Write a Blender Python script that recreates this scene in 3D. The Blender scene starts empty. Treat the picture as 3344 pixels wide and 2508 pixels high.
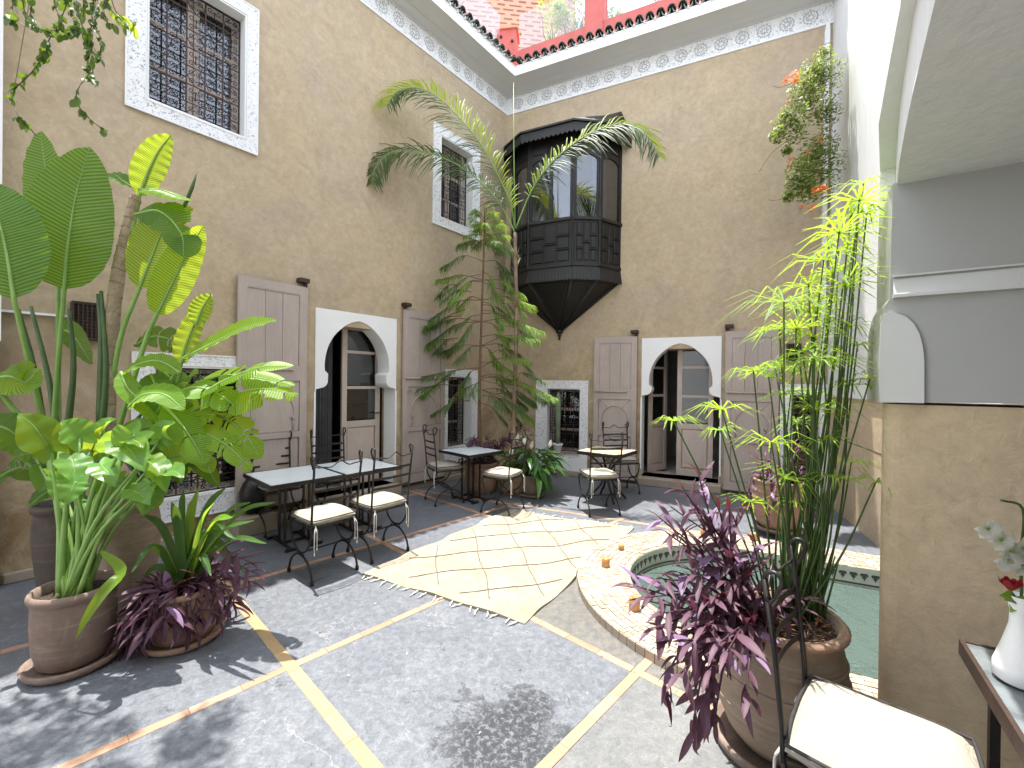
import bpy, bmesh, math, random
from mathutils import Vector, Matrix, Euler
R = math.radians
random.seed(7)
sc = bpy.context.scene
COL = sc.collection

# ------------------------------------------------------------------ camera
FPX, PITCH, ROLL, CZ = 1405.4, -0.004268, 0.012552, 1.68
cam_d = bpy.data.cameras.new('camera'); cam = bpy.data.objects.new('camera', cam_d); COL.objects.link(cam)
cam_d.sensor_width = 36.0; cam_d.lens = 36.0 * FPX / 3344.0; cam_d.clip_start = 0.05; cam_d.clip_end = 400
cam.location = (0, 0, CZ)
cam.rotation_euler = (Matrix.Rotation(R(90) + PITCH, 3, 'X') @ Matrix.Rotation(ROLL, 3, 'Z')).to_euler()
sc.camera = cam

# ------------------------------------------------------------------ light
SUN = Vector((-0.09, 0.125, 1.0)).normalized()          # towards the sun
elev = math.asin(SUN.z); azim = math.atan2(SUN.x, SUN.y)
world = bpy.data.worlds.new('World'); sc.world = world; world.use_nodes = True
wn = world.node_tree; wn.nodes.clear()
sky = wn.nodes.new('ShaderNodeTexSky'); sky.sky_type = 'NISHITA'; sky.sun_disc = False
sky.sun_elevation = elev; sky.sun_rotation = azim; sky.altitude = 450; sky.dust_density = 1.2
bg = wn.nodes.new('ShaderNodeBackground'); bg.inputs['Strength'].default_value = 0.15
wo = wn.nodes.new('ShaderNodeOutputWorld')
hs = wn.nodes.new('ShaderNodeHueSaturation'); hs.inputs['Saturation'].default_value = .38
wn.links.new(sky.outputs[0], hs.inputs['Color']); wn.links.new(hs.outputs[0], bg.inputs[0]); wn.links.new(bg.outputs[0], wo.inputs[0])
sl = bpy.data.lights.new('sun', 'SUN'); sl.energy = 2.0; sl.angle = R(0.53); sl.color = (1.0, 0.96, 0.89)
so = bpy.data.objects.new('sun', sl); COL.objects.link(so)
so.rotation_euler = SUN.to_track_quat('Z', 'Y').to_euler()
sc.view_settings.view_transform = 'Standard'; sc.view_settings.look = 'None'
sc.view_settings.gamma = 1.0; sc.view_settings.use_curve_mapping = False
sc.view_settings.exposure = 2.5

# ------------------------------------------------------------------ photo geometry: pixel of the 3344x2508 photo -> point in the place
_M = cam.rotation_euler.to_matrix()
def ray(px, py): return _M @ Vector(((px - 1672) / FPX, -(py - 1254) / FPX, -1.0))
def atY(px, py, Y):
    r = ray(px, py); return Vector((0, 0, CZ)) + r * (Y / r.y)
def atZ(px, py, z=0.0):
    r = ray(px, py); return Vector((0, 0, CZ)) + r * ((z - CZ) / r.z)

K = Vector((-0.159, 8.386, 0))                           # the corner where left and back wall meet
dB = Vector((0.9023, -0.4311, 0)); nB = Vector((-0.4311, -0.9023, 0))
dL = Vector((-0.6239, -0.7815, 0)); nL = Vector((0.7815, -0.6239, 0))
ROTB = math.atan2(dB.y, dB.x); ROTL = math.atan2(-dL.y, -dL.x)
def WB(u, z=0.0, o=0.0): return K + dB * u + nB * o + Vector((0, 0, z))      # back wall: u from the corner to the right
def WL(u, z=0.0, o=0.0): return K - dL * u + nL * o + Vector((0, 0, z))      # left wall: u negative, 0 at the corner

# ------------------------------------------------------------------ mesh builder
class MB:
    def __init__(s): s.v = []; s.f = []; s.m = []; s.sm = []
    def add(s, vs, fs, mi=0, smooth=False):
        b = len(s.v); s.v.extend([tuple(v) for v in vs])
        for f in fs: s.f.append(tuple(b + i for i in f)); s.m.append(mi); s.sm.append(smooth)
    def box(s, x0, x1, y0, y1, z0, z1, mi=0, M=None):
        vs = [Vector(p) for p in ((x0,y0,z0),(x1,y0,z0),(x1,y1,z0),(x0,y1,z0),(x0,y0,z1),(x1,y0,z1),(x1,y1,z1),(x0,y1,z1))]
        if M is not None: vs = [M @ v for v in vs]
        s.add(vs, [(0,3,2,1),(4,5,6,7),(0,1,5,4),(1,2,6,5),(2,3,7,6),(3,0,4,7)], mi)
    def bevbox(s, x0, x1, y0, y1, z0, z1, b, mi=0, M=None):
        # box with bevelled front (-y) edge ring: cheap panel
        vs = [(x0,y1,z0),(x1,y1,z0),(x1,y1,z1),(x0,y1,z1),(x0,y0+b,z0),(x1,y0+b,z0),(x1,y0+b,z1),(x0,y0+b,z1),
              (x0+b,y0,z0+b),(x1-b,y0,z0+b),(x1-b,y0,z1-b),(x0+b,y0,z1-b)]
        vs = [Vector(p) for p in vs]
        if M is not None: vs = [M @ v for v in vs]
        s.add(vs, [(0,1,2,3),(0,4,5,1),(1,5,6,2),(2,6,7,3),(3,7,4,0),(4,8,9,5),(5,9,10,6),(6,10,11,7),(7,11,8,4),(8,11,10,9)], mi)
    def tube(s, pts, r, n=6, mi=0, smooth=True, cap=True, flat=1.0):
        pts = [Vector(p) for p in pts]; N = len(pts)
        if N < 2: return
        rs = r if isinstance(r, (list, tuple)) else [r] * N
        T = []
        for i in range(N):
            t = (pts[min(i+1, N-1)] - pts[max(i-1, 0)])
            if t.length < 1e-9: t = Vector((0,0,1))
            T.append(t.normalized())
        a = Vector((0,0,1)) if abs(T[0].z) < 0.9 else Vector((1,0,0))
        u = T[0].cross(a).normalized()
        vs = []
        for i in range(N):
            u = (u - T[i] * u.dot(T[i]))
            u = u.normalized() if u.length > 1e-6 else T[i].orthogonal().normalized()
            w = T[i].cross(u)
            for k in range(n):
                an = 2 * math.pi * k / n
                vs.append(pts[i] + (u * math.cos(an) + w * math.sin(an) * flat) * rs[i])
        fs = []
        for i in range(N - 1):
            for k in range(n):
                k2 = (k + 1) % n
                fs.append((i*n+k, i*n+k2, (i+1)*n+k2, (i+1)*n+k))
        if cap:
            fs.append(tuple(range(n-1, -1, -1))); fs.append(tuple((N-1)*n + k for k in range(n)))
        s.add(vs, fs, mi, smooth)
    def lathe(s, prof, n=32, c=(0,0,0), mi=0, wob=0.0, seed=0, smooth=True):
        c = Vector(c); vs = []; rg = random.Random(seed); ph = [rg.uniform(0, 6.28) for _ in range(3)]
        for (r, z) in prof:
            for k in range(n):
                a = 2 * math.pi * k / n
                q = 1 + wob * (math.sin(2*a + ph[0] + z*3) * .6 + math.sin(3*a + ph[1] - z*5) * .4)
                vs.append(c + Vector((r*q*math.cos(a), r*q*math.sin(a), z)))
        fs = []
        for i in range(len(prof)-1):
            for k in range(n):
                k2 = (k+1) % n
                fs.append((i*n+k, i*n+k2, (i+1)*n+k2, (i+1)*n+k))
        s.add(vs, fs, mi, smooth)
    def disc(s, r, z, n=32, c=(0,0,0), mi=0, amp=0.0, seed=0):
        rg = random.Random(seed); c = Vector(c); vs = [c + Vector((0,0,z+amp))]; rings = 4
        for j in range(1, rings+1):
            for k in range(n):
                a = 2*math.pi*k/n; vs.append(c + Vector((r*j/rings*math.cos(a), r*j/rings*math.sin(a), z + (rg.uniform(-amp, amp) if j < rings else 0))))
        fs = [(0, 1+k, 1+(k+1) % n) for k in range(n)]
        for j in range(rings-1):
            for k in range(n):
                k2 = (k+1) % n; fs.append((1+j*n+k, 1+(j+1)*n+k, 1+(j+1)*n+k2, 1+j*n+k2))
        s.add(vs, fs, mi, True)
    def prism(s, poly, y0, y1, mi=0, M=None):
        # poly: list of (x,z), extruded along y
        n = len(poly); vs = [Vector((x, y0, z)) for x, z in poly] + [Vector((x, y1, z)) for x, z in poly]
        if M is not None: vs = [M @ v for v in vs]
        s.add(vs, [tuple(range(n)), tuple(range(2*n-1, n-1, -1))] + [(i, i+n, (i+1) % n + n, (i+1) % n) for i in range(n)], mi)
    def slab(s, poly, z0, z1, mi=0):
        n = len(poly); vs = [Vector((x, y, z0)) for x, y in poly] + [Vector((x, y, z1)) for x, y in poly]
        s.add(vs, [tuple(range(n-1, -1, -1)), tuple(range(n, 2*n))] + [(i, (i+1) % n, (i+1) % n + n, i+n) for i in range(n)], mi)
    def blade(s, pts, N, ws, fold=0.15, k=1, mi=0, ripple=0.0, rf=20.0, curl=0.0):
        # leaf surface: midrib points, facing normal, half widths
        pts = [Vector(p) for p in pts]; n = len(pts); N = Vector(N); cols = 2*k+1; vs = []
        for i in range(n):
            t = (pts[min(i+1, n-1)] - pts[max(i-1, 0)]).normalized()
            sd = t.cross(N)
            sd = sd.normalized() if sd.length > 1e-5 else t.orthogonal().normalized()
            nn = sd.cross(t)
            for j in range(-k, k+1):
                q = j / k
                off = fold * abs(q) * ws[i] - curl * q * q * ws[i]
                if ripple and j: off += ripple * math.sin(rf * i / n * 6.28 + (0.9 if q > 0 else 0)) * abs(q)
                vs.append(pts[i] + sd * (ws[i] * q) + nn * off)
        fs = []
        for i in range(n-1):
            for j in range(cols-1):
                a = i*cols + j; fs.append((a, a+1, a+cols+1, a+cols))
        s.add(vs, fs, mi, True)
    def uvbuild(s, o):
        uv = o.data.uv_layers.new(name='uv')
        for l in o.data.loops: uv.data[l.index].uv = s.uv[l.vertex_index]
    def build(s, name, mats, parent=None, loc=None, rz=0.0, data=None):
        me = bpy.data.meshes.new(name); me.from_pydata(s.v, [], s.f)
        if not isinstance(mats, (list, tuple)): mats = [mats]
        for m in mats: me.materials.append(m)
        me.polygons.foreach_set('material_index', s.m); me.polygons.foreach_set('use_smooth', s.sm); me.update()
        return link(name, me, parent, loc, rz)

def link(name, me, parent=None, loc=None, rz=0.0):
    o = bpy.data.objects.new(name, me); COL.objects.link(o)
    if parent is not None: o.parent = parent
    if loc is not None: o.location = loc
    if rz: o.rotation_euler = (0, 0, rz)
    return o
def tag(o, label=None, cat=None, group=None, kind=None):
    if label: o['label'] = label
    if cat: o['category'] = cat
    if group: o['group'] = group
    if kind: o['kind'] = kind
    return o
def thing(name, label, cat, loc=(0,0,0), rz=0.0, group=None):
    o = bpy.data.objects.new(name, None); COL.objects.link(o); o.empty_display_size = .1
    o.location = loc; o.rotation_euler = (0, 0, rz); return tag(o, label, cat, group)
def copy_tree(o, parent=None):
    c = o.copy(); COL.objects.link(c); c.parent = parent
    for ch in KIDS(o): copy_tree(ch, c)
    return c
def KIDS(o): return [x for x in COL.objects if x.parent == o]

def bez(pts, n):
    # Catmull-Rom through pts
    P = [Vector(p) for p in pts]; P = [P[0]*2-P[1]] + P + [P[-1]*2-P[-2]]; out = []
    m = len(P) - 3
    for i in range(n+1):
        t = i / n * m; k = min(int(t), m-1); t -= k
        a, b, c, d = P[k:k+4]
        out.append(0.5 * ((2*b) + (c-a)*t + (2*a-5*b+4*c-d)*t*t + (3*b-a-3*c+d)*t*t*t))
    return out
def arc2(cx, cz, r, a0, a1, n): return [(cx + r*math.cos(R(a0+(a1-a0)*i/n)), cz + r*math.sin(R(a0+(a1-a0)*i/n))) for i in range(n+1)]

# ------------------------------------------------------------------ materials
def newmat(name):
    m = bpy.data.materials.new(name); m.use_nodes = True; nt = m.node_tree; nt.nodes.clear()
    out = nt.nodes.new('ShaderNodeOutputMaterial'); p = nt.nodes.new('ShaderNodeBsdfPrincipled')
    nt.links.new(p.outputs[0], out.inputs[0]); return m, nt, p, out
def noise(nt, sc_, det=4, rough=.55, vec=None, dist=0.0):
    n = nt.nodes.new('ShaderNodeTexNoise'); n.inputs['Scale'].default_value = sc_; n.inputs['Detail'].default_value = det
    n.inputs['Roughness'].default_value = rough; n.inputs['Distortion'].default_value = dist
    if vec is not None: nt.links.new(vec, n.inputs['Vector'])
    return n
def ramp(nt, src, stops):
    r = nt.nodes.new('ShaderNodeValToRGB'); e = r.color_ramp.elements
    while len(e) < len(stops): e.new(.5)
    for i, (p, c) in enumerate(stops):
        e[i].position = p; e[i].color = (c if isinstance(c, tuple) else (c, c, c)) + ((1,) if not isinstance(c, tuple) or len(c) == 3 else ())
    nt.links.new(src, r.inputs[0]); return r
def mix(nt, fac, a, b, mode='MIX'):
    m = nt.nodes.new('ShaderNodeMix'); m.data_type = 'RGBA'; m.blend_type = mode
    for s_, v in ((m.inputs[0], fac), (m.inputs[6], a), (m.inputs[7], b)):
        if hasattr(v, 'node'): nt.links.new(v, s_)
        elif isinstance(v, (int, float)): s_.default_value = v
        else: s_.default_value = tuple(v) + ((1,) if len(v) == 3 else ())
    return m.outputs[2]
def coords(nt, kind='Object'):
    t = nt.nodes.new('ShaderNodeTexCoord'); return t.outputs[kind]
def bump(nt, p, src, strength=.3, dist=.01, nrm=None):
    b = nt.nodes.new('ShaderNodeBump'); b.inputs['Strength'].default_value = strength; b.inputs['Distance'].default_value = dist
    nt.links.new(src, b.inputs['Height'])
    if nrm is not None: nt.links.new(nrm, b.inputs['Normal'])
    nt.links.new(b.outputs[0], p.inputs['Normal']); return b
def simple(name, c1, c2=None, scale=8, rough=.7, metal=0, bmp=.15, bscale=60, bdist=.003, det=5, spec=.5, rnd=0.0):
    m, nt, p, out = newmat(name); v = coords(nt); c2 = c2 or tuple(x*.7 for x in c1)
    n = noise(nt, scale, det, .6, v); r = ramp(nt, n.outputs[0], [(.3, c1), (.7, c2)])
    col = r.outputs[0]
    if rnd:
        oi = nt.nodes.new('ShaderNodeObjectInfo'); rr = ramp(nt, oi.outputs['Random'], [(0, 1-rnd), (1, 1+rnd)])
        col = mix(nt, 1.0, col, rr.outputs[0], 'MULTIPLY')
    nt.links.new(col, p.inputs['Base Color']); p.inputs['Roughness'].default_value = rough; p.inputs['Metallic'].default_value = metal
    p.inputs['Specular IOR Level'].default_value = spec
    if bmp:
        n2 = noise(nt, bscale, 4, .6, v); bump(nt, p, n2.outputs[0], bmp, bdist)
    return m
MT = {}
def plaster(name='beige_plaster', damp=1.0, gain=1.0):
    m, nt, p, out = newmat(name); v = coords(nt)
    n1 = noise(nt, 0.9, 6, .62, v, .4); n2 = noise(nt, 3.2, 8, .7, v, 1.2); n3 = noise(nt, 14, 6, .75, v, .6)
    a = ramp(nt, n1.outputs[0], [(.30, (.50,.395,.255)), (.5, (.48,.385,.265)), (.72, (.43,.35,.26))])
    b = ramp(nt, n2.outputs[0], [(.36, (1.0,1.0,1.0)), (.66, (.86,.84,.81))])
    c = mix(nt, .9, a.outputs[0], b.outputs[0], 'MULTIPLY')
    f = ramp(nt, n3.outputs[0], [(.35, (.84,.84,.84)), (.65, (1.08,1.07,1.05))])
    c = mix(nt, .8, c, f.outputs[0], 'MULTIPLY')
    if gain != 1.0: c = mix(nt, 1.0, c, (gain,gain,gain), 'MULTIPLY')
    # damp, ochre mottling low on the wall
    sp = nt.nodes.new('ShaderNodeSeparateXYZ'); nt.links.new(v, sp.inputs[0])
    mr = nt.nodes.new('ShaderNodeMapRange'); mr.inputs[1].default_value = 3.1; mr.inputs[2].default_value = .2
    nt.links.new(sp.outputs[2], mr.inputs[0])
    n4 = noise(nt, 1.8, 7, .7, v, 1.0); mm = nt.nodes.new('ShaderNodeMath'); mm.operation = 'MULTIPLY'
    rr = ramp(nt, n4.outputs[0], [(.42, 0.0), (.62, damp)]); nt.links.new(rr.outputs[0], mm.inputs[0]); nt.links.new(mr.outputs[0], mm.inputs[1])
    c = mix(nt, mm.outputs[0], c, (.25,.165,.085))
    n5 = noise(nt, 5, 8, .8, v, 2.0); r5 = ramp(nt, n5.outputs[0], [(.66, 0.0), (.74, .5)])
    c = mix(nt, r5.outputs[0], c, (.26,.24,.22))
    vor = nt.nodes.new('ShaderNodeTexVoronoi'); vor.feature = 'DISTANCE_TO_EDGE'; vor.inputs['Scale'].default_value = 1.1
    wv = noise(nt, 2.5, 5, .6, v, 0); vm = mix(nt, .35, v, wv.outputs[1]); nt.links.new(vm, vor.inputs['Vector'])
    cr = ramp(nt, vor.outputs[0], [(0.0, .15), (.005, 0.0)]); c = mix(nt, cr.outputs[0], c, (.17,.13,.09))
    nt.links.new(c, p.inputs['Base Color']); p.inputs['Roughness'].default_value = .82; p.inputs['Specular IOR Level'].default_value = .3
    b1 = bump(nt, p, n3.outputs[0], .5, .012); n6 = noise(nt, 70, 5, .7, v); b2 = bump(nt, p, n6.outputs[0], .35, .004, b1.outputs[0])
    return m
MT['plaster'] = plaster(); MT['plaster_pale'] = plaster('pale_beige_plaster', .18, 1.22)
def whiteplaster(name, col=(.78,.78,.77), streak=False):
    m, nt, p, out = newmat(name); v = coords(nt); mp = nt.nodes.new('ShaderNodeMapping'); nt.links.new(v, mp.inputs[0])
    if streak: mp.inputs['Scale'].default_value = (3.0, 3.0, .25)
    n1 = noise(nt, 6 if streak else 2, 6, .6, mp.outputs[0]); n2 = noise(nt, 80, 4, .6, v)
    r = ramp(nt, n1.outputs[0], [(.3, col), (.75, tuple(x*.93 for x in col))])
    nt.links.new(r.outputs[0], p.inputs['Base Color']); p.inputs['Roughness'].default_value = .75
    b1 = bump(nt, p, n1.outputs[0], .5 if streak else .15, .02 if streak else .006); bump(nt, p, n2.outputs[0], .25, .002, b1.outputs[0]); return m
MT['white'] = whiteplaster('white_plaster'); MT['white_raked'] = whiteplaster('white_trowelled_plaster', streak=True)
MT['grey_wall'] = whiteplaster('grey_gallery_plaster', (.40,.40,.385)); MT['grey_white'] = whiteplaster('grey_white_plaster', (.62,.62,.60))
def carved():
    m, nt, p, out = newmat('carved_plaster'); v = coords(nt)
    vo = nt.nodes.new('ShaderNodeTexVoronoi'); vo.inputs['Scale'].default_value = 55; nt.links.new(v, vo.inputs['Vector'])
    vo.feature = 'F1'; n = noise(nt, 40, 3, .7, v, 1.5)
    r = ramp(nt, n.outputs[0], [(.56, 1.0), (.62, .35)])
    c = mix(nt, 1.0, (.78,.78,.79), r.outputs[0], 'MULTIPLY')
    nt.links.new(c, p.inputs['Base Color']); p.inputs['Roughness'].default_value = .7; bump(nt, p, r.outputs[0], .6, .006); return m
MT['carved'] = carved()
def floor_mat(name, cols, stain=True):
    m, nt, p, out = newmat(name); v = coords(nt)
    n1 = noise(nt, 1.6, 9, .7, v, .5); n2 = noise(nt, 21, 10, .82, v, .7); n3 = noise(nt, 85, 6, .85, v)
    a = ramp(nt, n2.outputs[0], [(.32, cols[0]), (.5, cols[1]), (.68, cols[2])])
    f = ramp(nt, n1.outputs[0], [(.32, (.80,.81,.84)), (.70, (1.15,1.15,1.13))]); c = mix(nt, .9, a.outputs[0], f.outputs[0], 'MULTIPLY')
    g = ramp(nt, n3.outputs[0], [(.35, (.70,.70,.71)), (.66, (1.22,1.22,1.22))]); c = mix(nt, .85, c, g.outputs[0], 'MULTIPLY')
    vo = nt.nodes.new('ShaderNodeTexVoronoi'); vo.feature = 'DISTANCE_TO_EDGE'; vo.inputs['Scale'].default_value = 3.0
    wv = noise(nt, 4, 6, .7, v); nt.links.new(mix(nt, .25, v, wv.outputs[1]), vo.inputs['Vector'])
    cr = ramp(nt, vor_out(vo), [(0, .55), (.012, 0.0)]); n4 = noise(nt, 1.3, 4, .6, v)
    k = nt.nodes.new('ShaderNodeMath'); k.operation = 'MULTIPLY'; kr = ramp(nt, n4.outputs[0], [(.5, 0.0), (.62, 1.0)])
    nt.links.new(cr.outputs[0], k.inputs[0]); nt.links.new(kr.outputs[0], k.inputs[1]); c = mix(nt, k.outputs[0], c, (.34,.34,.33))
    rough = .62
    if stain:
        # worn, damp-blackened patch in the middle of the near slab: broken up by coarse and fine noise
        sub = nt.nodes.new('ShaderNodeVectorMath'); sub.operation = 'DISTANCE'; sub.inputs[1].default_value = (-.02, 2.0, 0); nt.links.new(v, sub.inputs[0])
        mr = nt.nodes.new('ShaderNodeMapRange'); mr.inputs[1].default_value = .50; mr.inputs[2].default_value = .0; nt.links.new(sub.outputs['Value'], mr.inputs[0])
        n5 = noise(nt, 3.6, 12, .78, v, .6); n7 = noise(nt, 34, 8, .8, v, .3)
        ad = nt.nodes.new('ShaderNodeMath'); ad.operation = 'MULTIPLY_ADD'; ad.inputs[1].default_value = .40; nt.links.new(mr.outputs[0], ad.inputs[0]); nt.links.new(n5.outputs[0], ad.inputs[2])
        s = ramp(nt, ad.outputs[0], [(.60, 0.0), (.64, .65), (.76, .95)]); fi = ramp(nt, n7.outputs[0], [(.43, .12), (.50, 1.0)])
        k2 = nt.nodes.new('ShaderNodeMath'); k2.operation = 'MULTIPLY'; nt.links.new(s.outputs[0], k2.inputs[0]); nt.links.new(fi.outputs[0], k2.inputs[1]); c = mix(nt, k2.outputs[0], c, (.014,.016,.020))
    nt.links.new(c, p.inputs['Base Color']); rr = ramp(nt, n2.outputs[0], [(.3, .42), (.7, .75)]); nt.links.new(rr.outputs[0], p.inputs['Roughness'])
    b1 = bump(nt, p, n2.outputs[0], .25, .006); bump(nt, p, n3.outputs[0], .3, .002, b1.outputs[0]); return m
def vor_out(vo): return vo.outputs[0]
MT['slab'] = floor_mat('blue_grey_polished_cement', [(.072,.080,.095), (.118,.127,.143), (.188,.198,.214)])
MT['slab_pale'] = floor_mat('pale_grey_cement', [(.095,.099,.102), (.138,.141,.140), (.19,.19,.184)], False)
MT['slab_brown'] = floor_mat('stained_cement', [(.075,.078,.082), (.125,.120,.110), (.20,.175,.142)], False)
MT['inlay'] = simple('orange_inlay_brick', (.34,.185,.115), (.37,.235,.15), 9, .7, bmp=.4, bscale=70, rnd=.18)
MT['inlay_y'] = simple('yellow_inlay_brick', (.36,.26,.13), (.33,.21,.105), 9, .7, bmp=.4, bscale=70, rnd=.12)
def worn_inlay(m):
    nt = m.node_tree; p = next(n for n in nt.nodes if n.type == 'BSDF_PRINCIPLED'); g = nt.nodes.new('ShaderNodeNewGeometry'); n = noise(nt, 7, 8, .8, g.outputs['Position'], .6); r = ramp(nt, n.outputs[0], [(.52, 0.0), (.68, .65)]); src = p.inputs['Base Color'].links[0].from_socket
    nt.links.new(mix(nt, r.outputs[0], src, (.17,.155,.14)), p.inputs['Base Color'])
worn_inlay(MT['inlay']); worn_inlay(MT['inlay_y'])
MT['mosaic'] = simple('cream_mosaic_tile', (.35,.295,.225), (.28,.205,.145), 22, .5, bmp=.1, det=2)
MT['mosaic2'] = simple('pale_mosaic_tile', (.40,.365,.305), (.35,.30,.235), 22, .5, bmp=.1, det=2)
MT['grout'] = simple('grout', (.32,.29,.245), None, 20, .9)
MT['stone'] = simple('sill_stone', (.36,.30,.23), (.27,.22,.17), 5, .6, bmp=.3)
MT['iron'] = simple('black_wrought_iron', (.010,.009,.009), (.024,.019,.016), 30, .42, .25, bmp=.4, bscale=120, bdist=.001)
MT['rust'] = simple('rusted_iron', (.03,.02,.017), (.075,.04,.028), 12, .6, .35, bmp=.4, bscale=90)
def wood(name, c1, c2, rough=.55, sc_=(18,18,1.4)):
    m, nt, p, out = newmat(name); v = coords(nt); mp = nt.nodes.new('ShaderNodeMapping'); mp.inputs['Scale'].default_value = sc_; nt.links.new(v, mp.inputs[0])
    n = noise(nt, 3, 6, .6, mp.outputs[0]); n2 = noise(nt, 2.0, 4, .6, v); r = ramp(nt, n.outputs[0], [(.3, c1), (.72, c2)])
    f = ramp(nt, n2.outputs[0], [(.3, (.88,.88,.88)), (.7, (1.08,1.08,1.08))]); c = mix(nt, 1, r.outputs[0], f.outputs[0], 'MULTIPLY')
    nt.links.new(c, p.inputs['Base Color']); p.inputs['Roughness'].default_value = rough; bump(nt, p, n.outputs[0], .3, .003); return m
MT['shutter'] = wood('mauve_grey_painted_wood', (.42,.35,.31), (.36,.30,.265))
MT['leaf_door'] = wood('pale_painted_door_wood', (.52,.43,.37), (.45,.37,.32), .5)
MT['dark_wood'] = wood('black_brown_wood', (.0045,.0042,.0042), (.008,.007,.0065), .5)
MT['dark_wood2'] = wood('worn_dark_wood', (.009,.0085,.008), (.016,.014,.012), .55)
def glass(name, tint, gl=.06):
    m = bpy.data.materials.new(name); m.use_nodes = True; nt = m.node_tree; nt.nodes.clear()
    out = nt.nodes.new('ShaderNodeOutputMaterial'); t = nt.nodes.new('ShaderNodeBsdfTransparent'); t.inputs[0].default_value = tint + (1,)
    g = nt.nodes.new('ShaderNodeBsdfGlossy'); g.inputs['Roughness'].default_value = .02
    lw = nt.nodes.new('ShaderNodeLayerWeight'); lw.inputs[0].default_value = .5
    pw = nt.nodes.new('ShaderNodeMath'); pw.operation = 'POWER'; pw.inputs[1].default_value = 3.5; nt.links.new(lw.outputs['Facing'], pw.inputs[0])
    ma_ = nt.nodes.new('ShaderNodeMath'); ma_.operation = 'MULTIPLY_ADD'; ma_.inputs[1].default_value = .75; ma_.inputs[2].default_value = gl; nt.links.new(pw.outputs[0], ma_.inputs[0])
    mx = nt.nodes.new('ShaderNodeMixShader'); nt.links.new(ma_.outputs[0], mx.inputs[0]); nt.links.new(t.outputs[0], mx.inputs[1]); nt.links.new(g.outputs[0], mx.inputs[2])
    nt.links.new(mx.outputs[0], out.inputs[0]); return m
MT['pane'] = glass('window_glass', (.5,.54,.58), .14); MT['clear'] = glass('balustrade_glass', (.90,.91,.92), .10)
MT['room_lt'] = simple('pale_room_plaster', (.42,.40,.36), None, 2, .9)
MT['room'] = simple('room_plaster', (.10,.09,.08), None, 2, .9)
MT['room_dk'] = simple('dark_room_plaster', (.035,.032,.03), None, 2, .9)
MT['curtain'] = simple('white_curtain', (.55,.56,.57), (.48,.49,.50), 3, .9, bmp=.1)
MT['curtain_dk'] = simple('grey_curtain', (.06,.06,.06), (.10,.10,.10), 3, .9)
def fabric():
    m, nt, p, out = newmat('cream_canvas'); v = coords(nt)
    n = noise(nt, 6, 4, .6, v); w = nt.nodes.new('ShaderNodeTexWave'); w.inputs['Scale'].default_value = 120; nt.links.new(v, w.inputs[0])
    r = ramp(nt, n.outputs[0], [(.3, (.36,.335,.28)), (.75, (.295,.265,.215))]); nt.links.new(r.outputs[0], p.inputs['Base Color']); p.inputs['Roughness'].default_value = .95
    b = bump(nt, p, w.outputs[0], .15, .001); n2 = noise(nt, 9, 4, .6, v, 1.2); bump(nt, p, n2.outputs[0], .8, .02, b.outputs[0]); return m
MT['canvas'] = fabric(); MT['piping'] = simple('charcoal_piping', (.035,.033,.035), None, 30, .9)
MT['cotton'] = simple('white_cotton', (.72,.70,.64), None, 30, .95)
def marble(name, a, b, rough=.12, s=2.5):
    m, nt, p, out = newmat(name); v = coords(nt); n = noise(nt, s, 8, .6, v, 1.5); r = ramp(nt, n.outputs[0], [(.42, a), (.52, b), (.6, a)])
    nt.links.new(r.outputs[0], p.inputs['Base Color']); p.inputs['Roughness'].default_value = rough; return m
MT['marble'] = marble('grey_marble', (.30,.36,.38), (.42,.48,.50)); MT['marble_dk'] = marble('dark_grey_marble', (.10,.115,.125), (.17,.19,.20), .08)
def terracotta(name, c1, c2, c3, stain=.5):
    m, nt, p, out = newmat(name); v = coords(nt); n = noise(nt, 3.5, 8, .7, v, .8); n2 = noise(nt, 11, 8, .75, v)
    r = ramp(nt, n.outputs[0], [(.3, c1), (.5, c2), (.7, c3)]); g = ramp(nt, n2.outputs[0], [(.3, (.75,.75,.75)), (.7, (1.2,1.2,1.2))]); c = mix(nt, .9, r.outputs[0], g.outputs[0], 'MULTIPLY')
    mp = nt.nodes.new('ShaderNodeMapping'); mp.inputs['Scale'].default_value = (1.2, 1.2, 16); nt.links.new(v, mp.inputs[0]); n3 = noise(nt, 2, 5, .7, mp.outputs[0])
    w = ramp(nt, n3.outputs[0], [(.52, 0.0), (.75, stain)]); c = mix(nt, w.outputs[0], c, (.40,.33,.26))
    nt.links.new(c, p.inputs['Base Color']); p.inputs['Roughness'].default_value = .8; b1 = bump(nt, p, n3.outputs[0], .25, .004); bump(nt, p, n2.outputs[0], .35, .005, b1.outputs[0]); return m
MT['terra'] = terracotta('terracotta', (.31,.185,.125), (.26,.16,.11), (.32,.225,.17)); MT['terra_old'] = terracotta('weathered_terracotta', (.22,.145,.115), (.17,.12,.095), (.27,.20,.16), .4)
MT['terra_dark'] = terracotta('dark_weathered_clay', (.055,.045,.038), (.075,.055,.045), (.04,.034,.03), .15); MT['terra_pale'] = terracotta('pale_terracotta', (.30,.215,.155), (.25,.185,.135), (.33,.25,.185), .7)
MT['soil'] = simple('soil', (.03,.018,.012), (.07,.045,.03), 40, .95, bmp=1, bscale=80, bdist=.02)
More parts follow.
